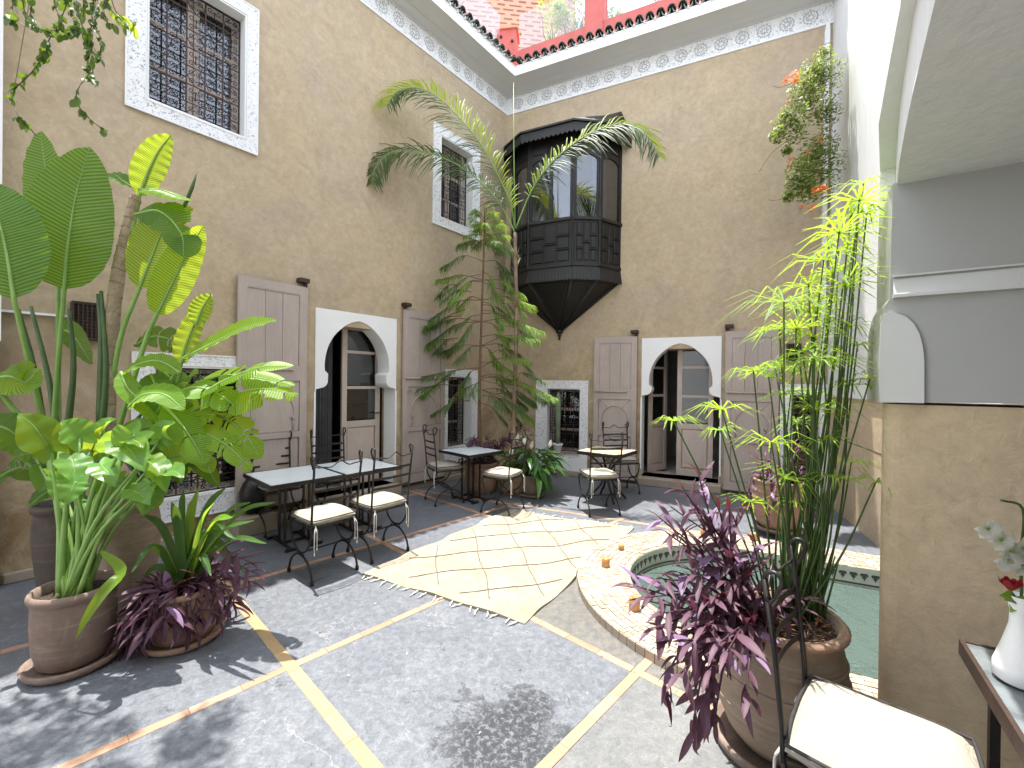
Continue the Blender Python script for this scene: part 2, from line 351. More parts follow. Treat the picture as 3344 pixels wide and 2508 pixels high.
def leafmat(name, c1, c2, tr=(.25,.42,.03), tf=.45, rough=.5, band=0.0, scale=3, vein=True):
    m, nt, p, out = newmat(name); v = coords(nt); n = noise(nt, scale, 5, .6, v); r = ramp(nt, n.outputs[0], [(.3, c1), (.7, c2)])
    oi = nt.nodes.new('ShaderNodeObjectInfo'); rr = ramp(nt, oi.outputs['Random'], [(0, .82), (1, 1.18)]); c = mix(nt, 1, r.outputs[0], rr.outputs[0], 'MULTIPLY')
    nt.links.new(c, p.inputs['Base Color']); p.inputs['Roughness'].default_value = rough; p.inputs['Specular IOR Level'].default_value = .35
    t = nt.nodes.new('ShaderNodeBsdfTranslucent'); t.inputs[0].default_value = tr + (1,); mx = nt.nodes.new('ShaderNodeMixShader'); mx.inputs[0].default_value = tf
    nt.links.new(p.outputs[0], mx.inputs[1]); nt.links.new(t.outputs[0], mx.inputs[2]); nt.links.new(mx.outputs[0], out.inputs[0])
    if vein: n2 = noise(nt, 35, 3, .5, v); bump(nt, p, n2.outputs[0], .2, .003)
    return m
def veined(m, freq=46.0):
    nt = m.node_tree; p = next(n for n in nt.nodes if n.type == 'BSDF_PRINCIPLED'); uv = nt.nodes.new('ShaderNodeTexCoord'); mp = nt.nodes.new('ShaderNodeMapping'); nt.links.new(uv.outputs['UV'], mp.inputs[0])
    w = nt.nodes.new('ShaderNodeTexWave'); w.bands_direction = 'X'; w.inputs['Scale'].default_value = 4.2; w.inputs['Distortion'].default_value = 1.6; w.inputs['Detail'].default_value = 3; w.inputs['Detail Scale'].default_value = .6; nt.links.new(mp.outputs[0], w.inputs[0])
    r = ramp(nt, w.outputs[0], [(.15, .66), (.75, 1.12)]); src = p.inputs['Base Color'].links[0].from_socket; c = mix(nt, 1.0, src, r.outputs[0], 'MULTIPLY'); nt.links.new(c, p.inputs['Base Color'])
    t = next(n for n in nt.nodes if n.type == 'BSDF_TRANSLUCENT'); c2 = mix(nt, 1.0, tuple(t.inputs[0].default_value[:3]), r.outputs[0], 'MULTIPLY'); nt.links.new(c2, t.inputs[0])
    bump(nt, p, w.outputs[0], .5, .006); return m
MT['banana'] = leafmat('banana_leaf', (.045,.14,.022), (.08,.20,.03), (.45,.64,.04), .45, .36)
MT['banana_b'] = leafmat('bright_banana_leaf', (.11,.26,.02), (.16,.31,.03), (.72,.86,.05), .5, .34)
veined(MT['banana']); veined(MT['banana_b'])
MT['rib'] = simple('leaf_stalk', (.14,.26,.05), (.20,.33,.08), 6, .45, bmp=.1)
MT['stalk_dk'] = simple('dark_leaf_stalk', (.035,.075,.02), (.06,.11,.03), 6, .45, bmp=.1)
MT['arum'] = leafmat('arum_leaf', (.07,.19,.035), (.12,.26,.05), (.46,.66,.07), .42, .34)
MT['strap'] = leafmat('strap_leaf', (.03,.085,.02), (.055,.13,.025), (.25,.40,.04), .3)
MT['purple'] = leafmat('purple_leaf', (.085,.04,.06), (.13,.065,.10), (.22,.04,.06), .22, .55)
MT['purple_b'] = leafmat('violet_leaf', (.22,.14,.25), (.28,.18,.31), (.30,.12,.22), .22, .5)
MT['cyp'] = leafmat('papyrus_leaf', (.10,.22,.025), (.16,.30,.035), (.50,.68,.05), .45)
MT['cyp_stem'] = simple('papyrus_stem', (.025,.065,.012), (.07,.125,.022), 8, .45, bmp=.1)
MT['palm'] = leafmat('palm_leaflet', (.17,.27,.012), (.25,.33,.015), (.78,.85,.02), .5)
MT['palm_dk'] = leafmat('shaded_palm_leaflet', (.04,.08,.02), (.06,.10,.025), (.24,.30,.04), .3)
MT['bark'] = simple('palm_bark', (.28,.21,.14), (.16,.11,.07), 14, .9, bmp=1, bscale=40, bdist=.01)
MT['pine'] = leafmat('araucaria_needle', (.055,.12,.04), (.10,.17,.06), (.32,.46,.08), .35, vein=False)
MT['pine_b'] = leafmat('young_araucaria_needle', (.12,.24,.04), (.17,.30,.05), (.48,.64,.08), .42, vein=False)
MT['pine_bark'] = simple('araucaria_bark', (.17,.095,.05), (.10,.06,.035), 20, .9, bmp=.8)
MT['lily'] = leafmat('peace_lily_leaf', (.03,.09,.02), (.06,.14,.03), (.20,.36,.04), .28, .25)
MT['petal'] = leafmat('white_petal', (.55,.54,.50), (.48,.48,.42), (.8,.8,.72), .35, .5)
MT['boug'] = leafmat('bougainvillea_leaf', (.08,.14,.025), (.13,.20,.035), (.42,.52,.06), .4, vein=False)
MT['orange'] = leafmat('orange_bract', (.68,.14,.03), (.75,.27,.05), (.8,.25,.05), .4, .6, vein=False)
MT['pinkf'] = leafmat('pink_bract', (.60,.18,.30), (.7,.3,.42), (.8,.3,.4), .4, .6, vein=False)
MT['vine'] = leafmat('creeping_fig_leaf', (.04,.085,.02), (.07,.13,.03), (.24,.36,.03), .3, vein=False)
MT['vine_b'] = leafmat('sunlit_fig_leaf', (.16,.27,.03), (.22,.33,.04), (.55,.66,.05), .5, vein=False)
MT['twig'] = simple('twig', (.10,.075,.045), (.07,.05,.03), 20, .9)
MT['red'] = simple('red_lime_render', (.50,.13,.11), (.43,.10,.085), 5, .8, bmp=.3)
MT['brick'] = simple('recessed_brown_brick', (.24,.12,.09), (.32,.17,.12), 8, .85, bmp=.4, rnd=.1)
MT['mortar'] = simple('salmon_lime_mortar', (.62,.37,.26), (.54,.31,.21), 6, .95)
MT['cap'] = simple('salmon_cap', (.60,.30,.18), (.52,.24,.14), 8, .8)
MT['rtile'] = simple('dark_glazed_roof_tile', (.012,.02,.014), (.03,.045,.03), 12, .22, bmp=.1)
MT['underlime'] = simple('lime_mortar', (.60,.60,.55), (.45,.46,.40), 10, .9, bmp=.6)
MT['rug'] = None
# ================================================================== STRUCTURE
# leave the pool out of the ground sheet: pool centre and axis
PC = Vector((1.889, 3.439)); PR, PO = .885, 1.33; PA = Vector((dB.x, dB.y)); PN = Vector((nB.x, nB.y))
PLEN = 1.75
def pool_ring(r, n=40, ext=PLEN):
    # left half circle then the straight sides to the right; open on the right
    pts = [PC + PA*ext - PN*r]
    for i in range(n+1):
        a = math.pi * i / n; pts.append(PC - PN*math.cos(a)*r - PA*math.sin(a)*r)
    pts.append(PC + PA*ext + PN*r); return pts
# ------------------------------------------------ floor: cement slabs between inlaid brick strips, in the grid the photo shows
gd = Vector((.686, .728)); gn = Vector((.728, -.686))       # grid directions; n = gn.p, m = gd.p
def gp(n, m): return gn*n + gd*m
def clip(poly, P, N):
    out = []
    for i in range(len(poly)):
        a, b = poly[i], poly[(i+1) % len(poly)]; da, db_ = (a-P).dot(N), (b-P).dot(N)
        if da >= 0: out.append(a)
        if da*db_ < 0: out.append(a + (b-a)*(da/(da-db_)))
    return out
BP = Vector((.421, 5.727)); BD = Vector((.9, -.434)).normalized(); BN = Vector((BD.y, -BD.x))   # rear border line, BN towards the camera
nl = [-6.8, -5.42, -4.03, -2.65, -1.168, .30, 1.75, 3.2, 4.6]; ml = [-2.0, -.45, .955, 2.337, 3.73, 5.12, 6.5, 7.9, 9.3]
SW = .030
# base bed under the slabs, with the basin cut out
hp = pool_ring(PR+.03); hp2 = [(p.x,p.y) for p in hp]
bed = MB()
PM = (PR+PO)/2
def inpool(p, r):
    d = p - PC; a = d.dot(PA); n = abs(d.dot(PN))
    if a > 0: return n < r and a < PLEN+.25
    return d.length < r
def bed_strip():
    mb = MB(); st_ = .1
    for (x0,x1,y0,y1) in ((-9,.2,-4,12),(4.4,9,-4,12),(.2,4.4,-4,1.0),(.2,4.4,5.4,12)): mb.add([(x0,y0,-.012),(x1,y0,-.012),(x1,y1,-.012),(x0,y1,-.012)], [(0,1,2,3)])
    for i in range(42):
        for j in range(44):
            x, y = .2+i*st_, 1.0+j*st_
            if inpool(Vector((x+.05,y+.05)), PM): continue
            mb.add([(x,y,-.012),(x+st_,y,-.012),(x+st_,y+st_,-.012),(x,y+st_,-.012)], [(0,1,2,3)])
    me = bpy.data.meshes.new('floor'); me.from_pydata(mb.v, [], mb.f); me.materials.append(MT['grout']); return me
floor = link('floor', bed_strip()); tag(floor, kind='structure')
for i in range(len(nl)-1):
    for j in range(len(ml)-1):
        n0, n1, m0, m1 = nl[i]+SW, nl[i+1]-SW, ml[j]+SW, ml[j+1]-SW
        poly = [gp(n0,m0), gp(n1,m0), gp(n1,m1), gp(n0,m1)]
        c = gp((n0+n1)/2, (m0+m1)/2)
        if c.x < -6 or c.x > 6 or c.y < -2.5: continue
        poly = clip(poly, BP + BN*.03, BN)
        if len(poly) < 3: continue
        if all(inpool(p, PO-.06) for p in poly) : continue
        cut = []
        if any(inpool(gp(n0+(n1-n0)*a_/12, m0+(m1-m0)*b_/12), PM) for a_ in range(13) for b_ in range(13)):
            # this slab reaches the pool: laid in small cells so that the basin stays open (the cut edge lies under the kerb)
            for a_ in range(14):
                for b_ in range(14):
                    q0, q1, r0_, r1_ = n0+(n1-n0)*a_/14, n0+(n1-n0)*(a_+1)/14, m0+(m1-m0)*b_/14, m0+(m1-m0)*(b_+1)/14
                    cp_ = clip([gp(q0,r0_), gp(q1,r0_), gp(q1,r1_), gp(q0,r1_)], BP + BN*.03, BN)
                    if len(cp_) > 2 and not inpool(gp((q0+q1)/2,(r0_+r1_)/2), PM): cut.append(cp_)
        mb = MB()
        if cut:
            for cp_ in cut: mb.add([(p.x,p.y,0.0) for p in cp_], [tuple(range(len(cp_)))])
        else: mb.slab([(p.x,p.y) for p in poly], -.011, 0.0)
        near = (n0 > -2.7 and n1 < -1.1 and m0 > .9 and m1 < 2.4)
        mt = MT['slab'] if n1 < -1.1 else (MT['slab_pale'] if m1 < 2.4 else MT['slab_brown'])
        if n0 > -2.7 and n1 < -1.1 and m0 > 2.3 and m1 < 5.2: mt = MT['slab'] if m1 > 3.8 else MT['slab_brown']
        mb.build('floor_slab', mt, floor)
# rear border field beyond the strip
mb = MB(); q = [BP - BD*9 - BN*.03, BP + BD*6.0 - BN*.03, BP + BD*6.0 - BN*3.4, BP - BD*9 - BN*3.4]; mb.slab([(p.x,p.y) for p in q][::-1], -.011, 0.0); mb.build('floor_slab', MT['slab'], floor)
# strips: bricks of shared mesh
def brick_me(L, W_, mat):
    b = MB(); b.bevbox(-L/2+.0006, L/2-.0006, -.003, .009, -W_, W_, .0016, 0, Matrix.Rotation(R(-90), 4, 'X'))
    me = bpy.data.meshes.new('inlay_brick'); me.from_pydata(b.v, [], b.f); me.materials.append(mat); return me
BL = .23
bo, by = brick_me(BL, SW-.002, MT['inlay']), brick_me(BL, SW+.004, MT['inlay_y'])
def strip(a, b, me, stop_pool=True):
    d = b-a; L = d.length; d.normalize(); k = max(1, round(L/BL)); st_ = L/k; ang = math.atan2(d.y, d.x)
    for t in range(k):
        p = a + d*(st_*(t+.5))
        if inpool(p, PO+.03): continue
        if (p-BP).dot(BN) < .02 and stop_pool: continue
        if p.y < .9 or abs(p.x) > 3.6: continue
        o = link('inlay_brick', me, floor, (p.x, p.y, -.0005+random.uniform(-.0008,.0008)), ang + random.uniform(-.006,.006)); o.scale.x = st_/BL
for n in nl[1:6]:
    strip(gp(n, -.45), gp(n, 9), bo)
for j, m in enumerate(ml[1:7]):
    strip(gp(-6.8, m), gp(-1.2 if j else -1.2, m), by if abs(m-.955) < .01 else bo)
strip(gp(-1.168, 2.337), gp(.9, 2.337), bo)
strip(BP - BD*6, BP + BD*6, bo, False)

# ------------------------------------------------ pool basin
pool = thing('pool_surround', 'low curved pool kerb paved with small cream mosaic tiles', 'pool edge', (PC.x, PC.y, 0))
KH = .062
def ringmesh(mb, ra, rb, za, zb, n=64, mi=0):
    A = pool_ring(ra, n); B = pool_ring(rb, n); N = len(A); base = [(p.x-PC.x, p.y-PC.y, za) for p in A] + [(p.x-PC.x, p.y-PC.y, zb) for p in B]
    mb.add(base, [(i, i+1, N+i+1, N+i) for i in range(N-1)], mi, abs(ra-rb) < 1e-6)
kb = MB(); ringmesh(kb, PO-.012, PR+.005, KH-.006, KH-.006); ringmesh(kb, PO-.012, PO-.012, -.02, KH-.006); kb.build('kerb', MT['grout'], pool)
# kerb side stones and mosaic tiles on top
mt_ = MB(); cnt = 0; rg = random.Random(3)
def polar(s, r):   # s: arc length along radius-PR line, negative-> back straight, 0..pi*R arc
    L = math.pi*1.1
    if s < 0: return PC - PN*r + PA*(-s), -math.pi/2
    if s > L: return PC + PN*r + PA*(s-L), 0
    a = s/1.1; return PC - PN*math.cos(a)*r - PA*math.sin(a)*r, a
rows = 9; tw = (PO-PR-.012)/rows; tiles = []
for k in range(rows):
    r0 = PR+.008+tw*k; rr = r0+tw/2; L = math.pi*1.1
    step_arc = .052*1.1/rr
    s = -1.9
    while s < L+1.9:
        st = step_arc if 0 <= s < L else .052
        w = st*rg.uniform(.88,.96); zt = KH + rg.uniform(-.0015,.0025)
        p0,_ = polar(s, r0+.003); p1,_ = polar(s+w, r0+.003); p2,_ = polar(s+w, r0+tw-.003); p3,_ = polar(s, r0+tw-.003)
        j = [Vector((rg.uniform(-.002,.002), rg.uniform(-.002,.002))) for _ in range(4)]
        ps = [((p+q_).x-PC.x, (p+q_).y-PC.y) for p, q_ in zip((p0,p1,p2,p3), j)]
        vs = [(x,y,zt) for x,y in ps] + [(x,y,KH-.008) for x,y in ps]
        mt_.add(vs, [(3,2,1,0),(0,1,5,4),(1,2,6,5),(2,3,7,6),(3,0,4,7)], 1 if rg.random() < .62 else 0); s += st
o = mt_.build('mosaic_tiles', [MT['mosaic'], MT['mosaic2']], pool); tag(o, kind='stuff')
# kerb face stones
st = MB(); N = 60; A = pool_ring(PO, N)
for i in range(1, len(A)-2):
    a, b = A[i], A[i+1]; 
    if i % 1 == 0:
        d = (b-a)*.04; a2, b2 = a+d, b-d; ia = (PC-a).normalized()*.03 if True else 0
        b_ = MB(); c0 = (a+b)/2
        vs = [(p.x-PC.x, p.y-PC.y, z) for z in (-.015, KH-.004) for p in (a2, b2, b2+ia, a2+ia)]
        b_.add(vs, [(0,1,5,4),(4,5,6,7),(1,2,6,5),(3,0,4,7),(2,3,7,6)]); b_.build('edge_stone', MT['stone'], pool)
# basin wall with painted frieze band, water
def frieze_mat():
    m, nt, p, out = newmat('basin_band'); v = coords(nt); n = noise(nt, 9, 3, .6, v); r = ramp(nt, n.outputs[0], [(.3, (.50,.52,.45)), (.7, (.42,.45,.38))]); nt.links.new(r.outputs[0], p.inputs['Base Color']); p.inputs['Roughness'].default_value = .3; return m
MT['band'] = frieze_mat(); MT['basin'] = simple('green_basin_lining', (.16,.25,.22), (.13,.21,.185), 6, .4); MT['band_dk'] = simple('dark_band_motif', (.06,.065,.055), None, 20, .4)
WZ = -.105
bs = MB(); ringmesh(bs, PR, PR, KH-.002, WZ-.02); bs.build('basin_band', MT['band'], pool)
bs = MB(); ringmesh(bs, PR+.004, PR+.004, WZ-.02, -.9); 
q = pool_ring(PR+.004, 64); bs.add([(p.x-PC.x, p.y-PC.y, -.9) for p in q], [tuple(range(len(q)))]); 
e0, e1 = PC+PA*PLEN-PN*PR, PC+PA*PLEN+PN*PR
bs.add([(e0.x-PC.x,e0.y-PC.y,-.9),(e1.x-PC.x,e1.y-PC.y,-.9),(e1.x-PC.x,e1.y-PC.y,KH),(e0.x-PC.x,e0.y-PC.y,KH)], [(0,1,2,3)])
bs.build('basin_lining', MT['basin'], pool)
# frieze motifs: a small stepped palmette cut out and laid just proud of the band
pm = [(-.022,.0),(-.030,.012),(-.024,.020),(-.012,.016),(-.016,.030),(-.006,.034),(0,.050),(.006,.034),(.016,.030),(.012,.016),(.024,.020),(.030,.012),(.022,.0)]
mb = MB(); mb.prism([(x, .095-z*1.35) for x, z in pm], -.004, 0); pme = bpy.data.meshes.new('band_motif'); pme.from_pydata(mb.v, [], mb.f); pme.materials.append(MT['band_dk'])
s = -1.6; cnt = 0
while s < math.pi*PR + 1.4:
    if s < 0: p = PC - PN*(PR-.001) + PA*(-s); inward = PN
    elif s > math.pi*PR: p = PC + PN*(PR-.001) + PA*(s-math.pi*PR); inward = -PN
    else:
        a = s/PR; dv = -PN*math.cos(a) - PA*math.sin(a); p = PC + dv*(PR-.001); inward = -dv
    ang = math.atan2(inward.y, inward.x) + math.pi/2
    o = link('band_motif', pme, pool, (p.x-PC.x, p.y-PC.y, KH-.14), ang); s += .078
ln = MB(); ringmesh(ln, PR-.003, PR-.003, KH-.135, KH-.15); ln.build('band_line', MT['band_dk'], pool)
def water_mat():
    m, nt, p, out = newmat('pool_water'); v = coords(nt)
    n = noise(nt, 5, 5, .6, v, 1.0); n2 = noise(nt, 22, 3, .6, v, .5)
    p.inputs['Base Color'].default_value = (.085,.125,.11,1); p.inputs['Roughness'].default_value = .04; p.inputs['IOR'].default_value = 1.33
    p.inputs['Transmission Weight'].default_value = .25
    b1 = bump(nt, p, n.outputs[0], .9, .05); bump(nt, p, n2.outputs[0], .5, .015, b1.outputs[0]); return m
q = pool_ring(PR+.002, 64); w = MB(); w.add([(p.x, p.y, WZ) for p in q], [tuple(range(len(q)))]); o = w.build('water', water_mat()); tag(o, kind='structure')

# ------------------------------------------------ walls with openings
def wall(name, rot, u0, u1, z0, z1, holes, th, mat, parentloc):
    us = sorted(set([u0,u1] + [h[0] for h in holes] + [h[1] for h in holes])); zs = sorted(set([z0,z1] + [h[2] for h in holes] + [h[3] for h in holes]))
    mb = MB()
    def hole(u, z): return any(h[0] < u < h[1] and h[2] < z < h[3] for h in holes)
    for i in range(len(us)-1):
        for j in range(len(zs)-1):
            if hole((us[i]+us[i+1])/2, (zs[j]+zs[j+1])/2): continue
            for y, fl_ in ((0, 0), (th, 1)):
                f = [(us[i],y,zs[j]),(us[i+1],y,zs[j]),(us[i+1],y,zs[j+1]),(us[i],y,zs[j+1])]
                mb.add(f, [(0,1,2,3) if not fl_ else (3,2,1,0)])
    for h in holes + [(u0,u1,z0,z1)]:
        a, b, c, d = h
        mb.add([(a,0,c),(b,0,c),(b,0,d),(a,0,d),(a,th,c),(b,th,c),(b,th,d),(a,th,d)], [(0,1,5,4),(1,2,6,5),(2,3,7,6),(3,0,4,7)])
    o = mb.build(name, mat, None, parentloc, rot); return o
TH = .34
L_holes = [(-5.43,-4.57,4.35,5.72), (-1.705,-.93,4.36,5.70), (-3.755,-2.525,.16,2.40), (-5.36,-4.40,.46,1.80), (-1.50,-.90,.53,1.77)]
B_holes = [(2.60,3.807,.13,2.26), (.897,1.55,.40,1.58), (4.74,5.15,.28,1.56), (.75,1.9,4.40,5.45)]
wl = wall('plaster_wall', ROTL, -8.6, .34, 0, 7.2, L_holes, TH, MT['plaster'], K)
tag(wl, 'tall beige plastered wall left of the corner behind the banana leaves', 'wall')
wb = wall('plaster_wall', ROTB, 0, 5.5, 0, 7.2, B_holes, TH, MT['plaster'], K)
tag(wb, 'tall beige plastered wall with the dark wooden oriel on it', 'wall')

# ------------------------------------------------ rooms behind the openings
def room(u0, u1, z0, z1, rot, d=2.2, mat=MT['room']):
    mb = MB(); y0 = TH+.002
    mb.add([(u0,y0,z0),(u1,y0,z0),(u1,y0,z1),(u0,y0,z1),(u0,d,z0),(u1,d,z0),(u1,d,z1),(u0,d,z1)], [(4,5,6,7),(0,1,5,4),(2,3,7,6),(1,2,6,5),(3,0,4,7)])
    o = mb.build('room_interior', mat, None, K, rot); tag(o, kind='structure'); return o
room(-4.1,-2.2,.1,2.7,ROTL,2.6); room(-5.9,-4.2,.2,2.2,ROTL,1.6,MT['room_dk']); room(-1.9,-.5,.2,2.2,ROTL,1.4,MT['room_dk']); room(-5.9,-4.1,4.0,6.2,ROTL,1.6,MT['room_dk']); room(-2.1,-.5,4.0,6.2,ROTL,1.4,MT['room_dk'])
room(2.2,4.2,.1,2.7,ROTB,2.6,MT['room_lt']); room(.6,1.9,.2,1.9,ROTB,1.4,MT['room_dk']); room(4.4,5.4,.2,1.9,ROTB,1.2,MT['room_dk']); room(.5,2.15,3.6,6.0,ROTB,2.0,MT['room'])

# ------------------------------------------------ cornice, eaves, roof edge
EO = .5; cosA = nB.dot(nL)
def mit(o_): return o_*(1-cosA)/math.sqrt(max(1e-6, 1-cosA*cosA))*0   # placeholder kept 0; corner handled by point()
def cpt(o_, z): return K + (nB+nL)*(o_/(1+cosA)) + Vector((0,0,z))
UB, UL = 5.25, -8.4
def eave_profile(prof, name, mats, mi_list, parent, smooth=False):
    # sweep profile [(o,z)] along left wall -> corner -> back wall
    mb = MB(); n = len(prof); vs = []
    for st_ in range(3):
        for (o_, z) in prof:
            vs.append(WL(UL,z,o_) if st_ == 0 else (cpt(o_, z) if st_ == 1 else WB(UB,z,o_)))
    fs = []; 
    for st_ in range(2):
        for i in range(n-1): mb.add([vs[st_*n+i], vs[st_*n+i+1], vs[(st_+1)*n+i+1], vs[(st_+1)*n+i]], [(0,1,2,3)], mi_list[i], smooth)
    return mb.build(name, mats, parent)
cor = thing('cornice', 'white overhanging cornice with a carved rosette frieze round the courtyard', 'cornice')
eave_profile([(.0,6.845),(.022,6.848),(.024,6.875),(.010,6.878)], 'frieze_lip', MT['white'], [0,0,0], cor)
eave_profile([(.010,6.878),(.010,7.165)], 'frieze', MT['carved'], [0], cor)
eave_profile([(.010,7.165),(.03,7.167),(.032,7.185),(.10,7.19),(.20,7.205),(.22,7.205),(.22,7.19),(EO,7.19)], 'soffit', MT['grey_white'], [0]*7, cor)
eave_profile([(EO,7.19),(EO,7.335),(EO+.012,7.338),(EO+.012,7.352),(.0,7.36)], 'fascia', MT['white'], [0]*4, cor)
# carved rosettes on the frieze
rb = MB(); 
for i in range(9):
    a = 2*math.pi*i/9; rb.lathe([(.0,.006),(.011,.003),(.014,0)], 6, (0,0,0)) if False else None
    c_, s_ = math.cos(a)*.052, math.sin(a)*.052
    rb.tube([(c_-.010*math.cos(a),0,s_-.010*math.sin(a)),(c_+.010*math.cos(a),0,s_+.010*math.sin(a))], .006, 5)
for rr_ in (.033, .088):
    rb.tube([(rr_*math.cos(2*math.pi*i/18), 0, rr_*math.sin(2*math.pi*i/18)) for i in range(19)], .0045, 4, cap=False)
for i in range(12):
    a = 2*math.pi*i/12; rb.tube([(.075*math.cos(a),0,.075*math.sin(a)),(.104*math.cos(a+.12),0,.104*math.sin(a+.12))], .004, 4)
rme = bpy.data.meshes.new('rosette'); rme.from_pydata(rb.v, [], rb.f); rme.materials.append(simple('rosette_relief', (.42,.42,.42), (.36,.36,.36), 20, .8))  # grey colour carries dirt and the relief shade that flat light leaves out
rdk = MB(); rdk.lathe([(.001,0),(.022,0)], 12)
for i in range(26):
    u = -.22 - i*.2915
    if u > -8: link('rosette', rme, cor, WL(u, 7.02, .013), ROTL)
for i in range(17):
    u = .24 + i*.2915; link('rosette', rme, cor, WB(u, 7.02, .013), ROTB)
# roof tiles: barrel tiles ending over the fascia
tb = MB(); n = 8; ro, ri = .062, .050
def halfpipe(mb, ro, ri, y0, y1, n=8, mi=0, up=1):
    vs = []; 
    for y in (y0, y1):
        for rr_ in (ro, ri):
            for k in range(n+1):
                a = math.pi*k/n; vs.append((rr_*math.cos(a), y, up*rr_*math.sin(a)))
    m_ = n+1; fs = []
    for k in range(n):
        fs += [(k, k+1, 2*m_+k+1, 2*m_+k), (m_+k, 3*m_+k, 3*m_+k+1, m_+k+1), (k, m_+k, m_+k+1, k+1), (2*m_+k, 2*m_+k+1, 3*m_+k+1, 3*m_+k)]
    mb.add(vs, fs, mi)
halfpipe(tb, ro, ri, -.06, .42); tme = bpy.data.meshes.new('roof_tile'); tme.from_pydata(tb.v, [], tb.f); tme.materials.append(MT['rtile'])
lb = MB(); halfpipe(lb, .064, .058, -.03, .40, 6, 0, -1); lb.box(-.012,.012,-.045,0,-.085,-.045, 0); lme = bpy.data.meshes.new('tile_bedding'); lme.from_pydata(lb.v, [], lb.f); lme.materials.append(MT['underlime'])
roof = thing('roof_edge', 'row of dark green glazed barrel tiles along the top of the white cornice', 'roof edge')
def tiles(fn, u0, u1, rot):
    k = int(abs(u1-u0)/.155); 
    for i in range(k):
        u = u0 + (u1-u0)*(i+.5)/k; p = fn(u, 7.385, EO); q_ = fn(u+.0775*(1 if u1>u0 else -1), 7.43, EO)
        o = link('roof_tile', tme, roof, p + Vector((0,0,.03+random.uniform(-.003,.003)))); o.rotation_euler = (R(14), 0, rot+random.uniform(-.02,.02))
        o = link('tile_bedding', lme, roof, q_ + Vector((0,0,.0))); o.rotation_euler = (R(14), 0, rot)
tiles(WL, -.42, -6.6, ROTL); tiles(WB, .42, 5.2, ROTB)
# roof slab, red parapet with posts and glass, brick tower, terrace planting
def sweep_box(name, o0, o1, z0, z1, mat, label, cat):
    mb = MB(); P = []
    for (o_, z) in ((o0,z0),(o1,z0),(o1,z1),(o0,z1)): P.append((WL(UL,z,o_), cpt(o_,z), WB(UB+.4,z,o_)))
    for i in range(4):
        a, b = P[i], P[(i+1)%4]
        for s_ in range(2): mb.add([a[s_], b[s_], b[s_+1], a[s_+1]], [(0,1,2,3)])
    return tag(mb.build(name, mat), label, cat)
sweep_box('terrace_parapet', .12, -.14, 7.38, 7.95, MT['red'], 'low dark red parapet wall behind the roof tiles', 'parapet')
def post(name, u, fn, rot, w, z1, label):
    t = thing(name, label, 'parapet post', fn(u, 7.36, .0), rot); mb = MB()
    mb.box(-w/2, w/2, -.16, .20, .0, z1-7.36); mb.build('shaft', MT['red'], t)
    c = MB(); h = z1-7.36; e = w/2+.035
    c.add([(-e,-.195,h),(e,-.195,h),(e,.235,h),(-e,.235,h),(-e,-.195,h+.04),(e,-.195,h+.04),(e,.235,h+.04),(-e,.235,h+.04),(0,.02,h+.19)], [(3,2,1,0),(0,1,5,4),(1,2,6,5),(2,3,7,6),(3,0,4,7),(4,5,8),(5,6,8),(6,7,8),(7,4,8)])
    c.build('cap', MT['cap'], t)
    for x, z in ((-w/2+.07, h-.14),(w/2-.07, h-.24)):
        b = MB(); b.lathe([(.001,.03),(.024,.03),(.028,.0)], 8); o = b.build('glass_clamp', MT['iron'], t, (x,-.16,z)); o.rotation_euler = (R(90),0,0)
    return t
# corner post faces the camera diagonally
pt = post('parapet_post', .05, WB, ROTB*.3, .36, 8.42, 'small red corner post with a pointed cap above the roof tiles')
pt.location = cpt(-.02, 7.36)
post('parapet_post', 1.73, WB, ROTB, .32, 9.2, 'tall red parapet post between the two glass panels').name = 'parapet_post'
def gpanel(fn, rot, u0, u1, z0, z1, label):
    mb = MB(); mb.box(0, abs(u1-u0), -.006, .006, 0, z1-z0); 
    t = mb.build('glass_balustrade', MT['clear'], None, fn(min(u0,u1), z0, -.01), rot); tag(t, label, 'glass panel')
gpanel(WB, ROTB, .24, 1.56, 7.955, 8.75, 'glass balustrade panel between the corner post and the tall red post')
gpanel(WB, ROTB, 1.90, 4.9, 7.955, 8.75, 'long glass balustrade panel right of the tall red post')
gpanel(WL, ROTL, -3.5, -.25, 7.955, 8.65, 'glass balustrade panel above the left roof edge')
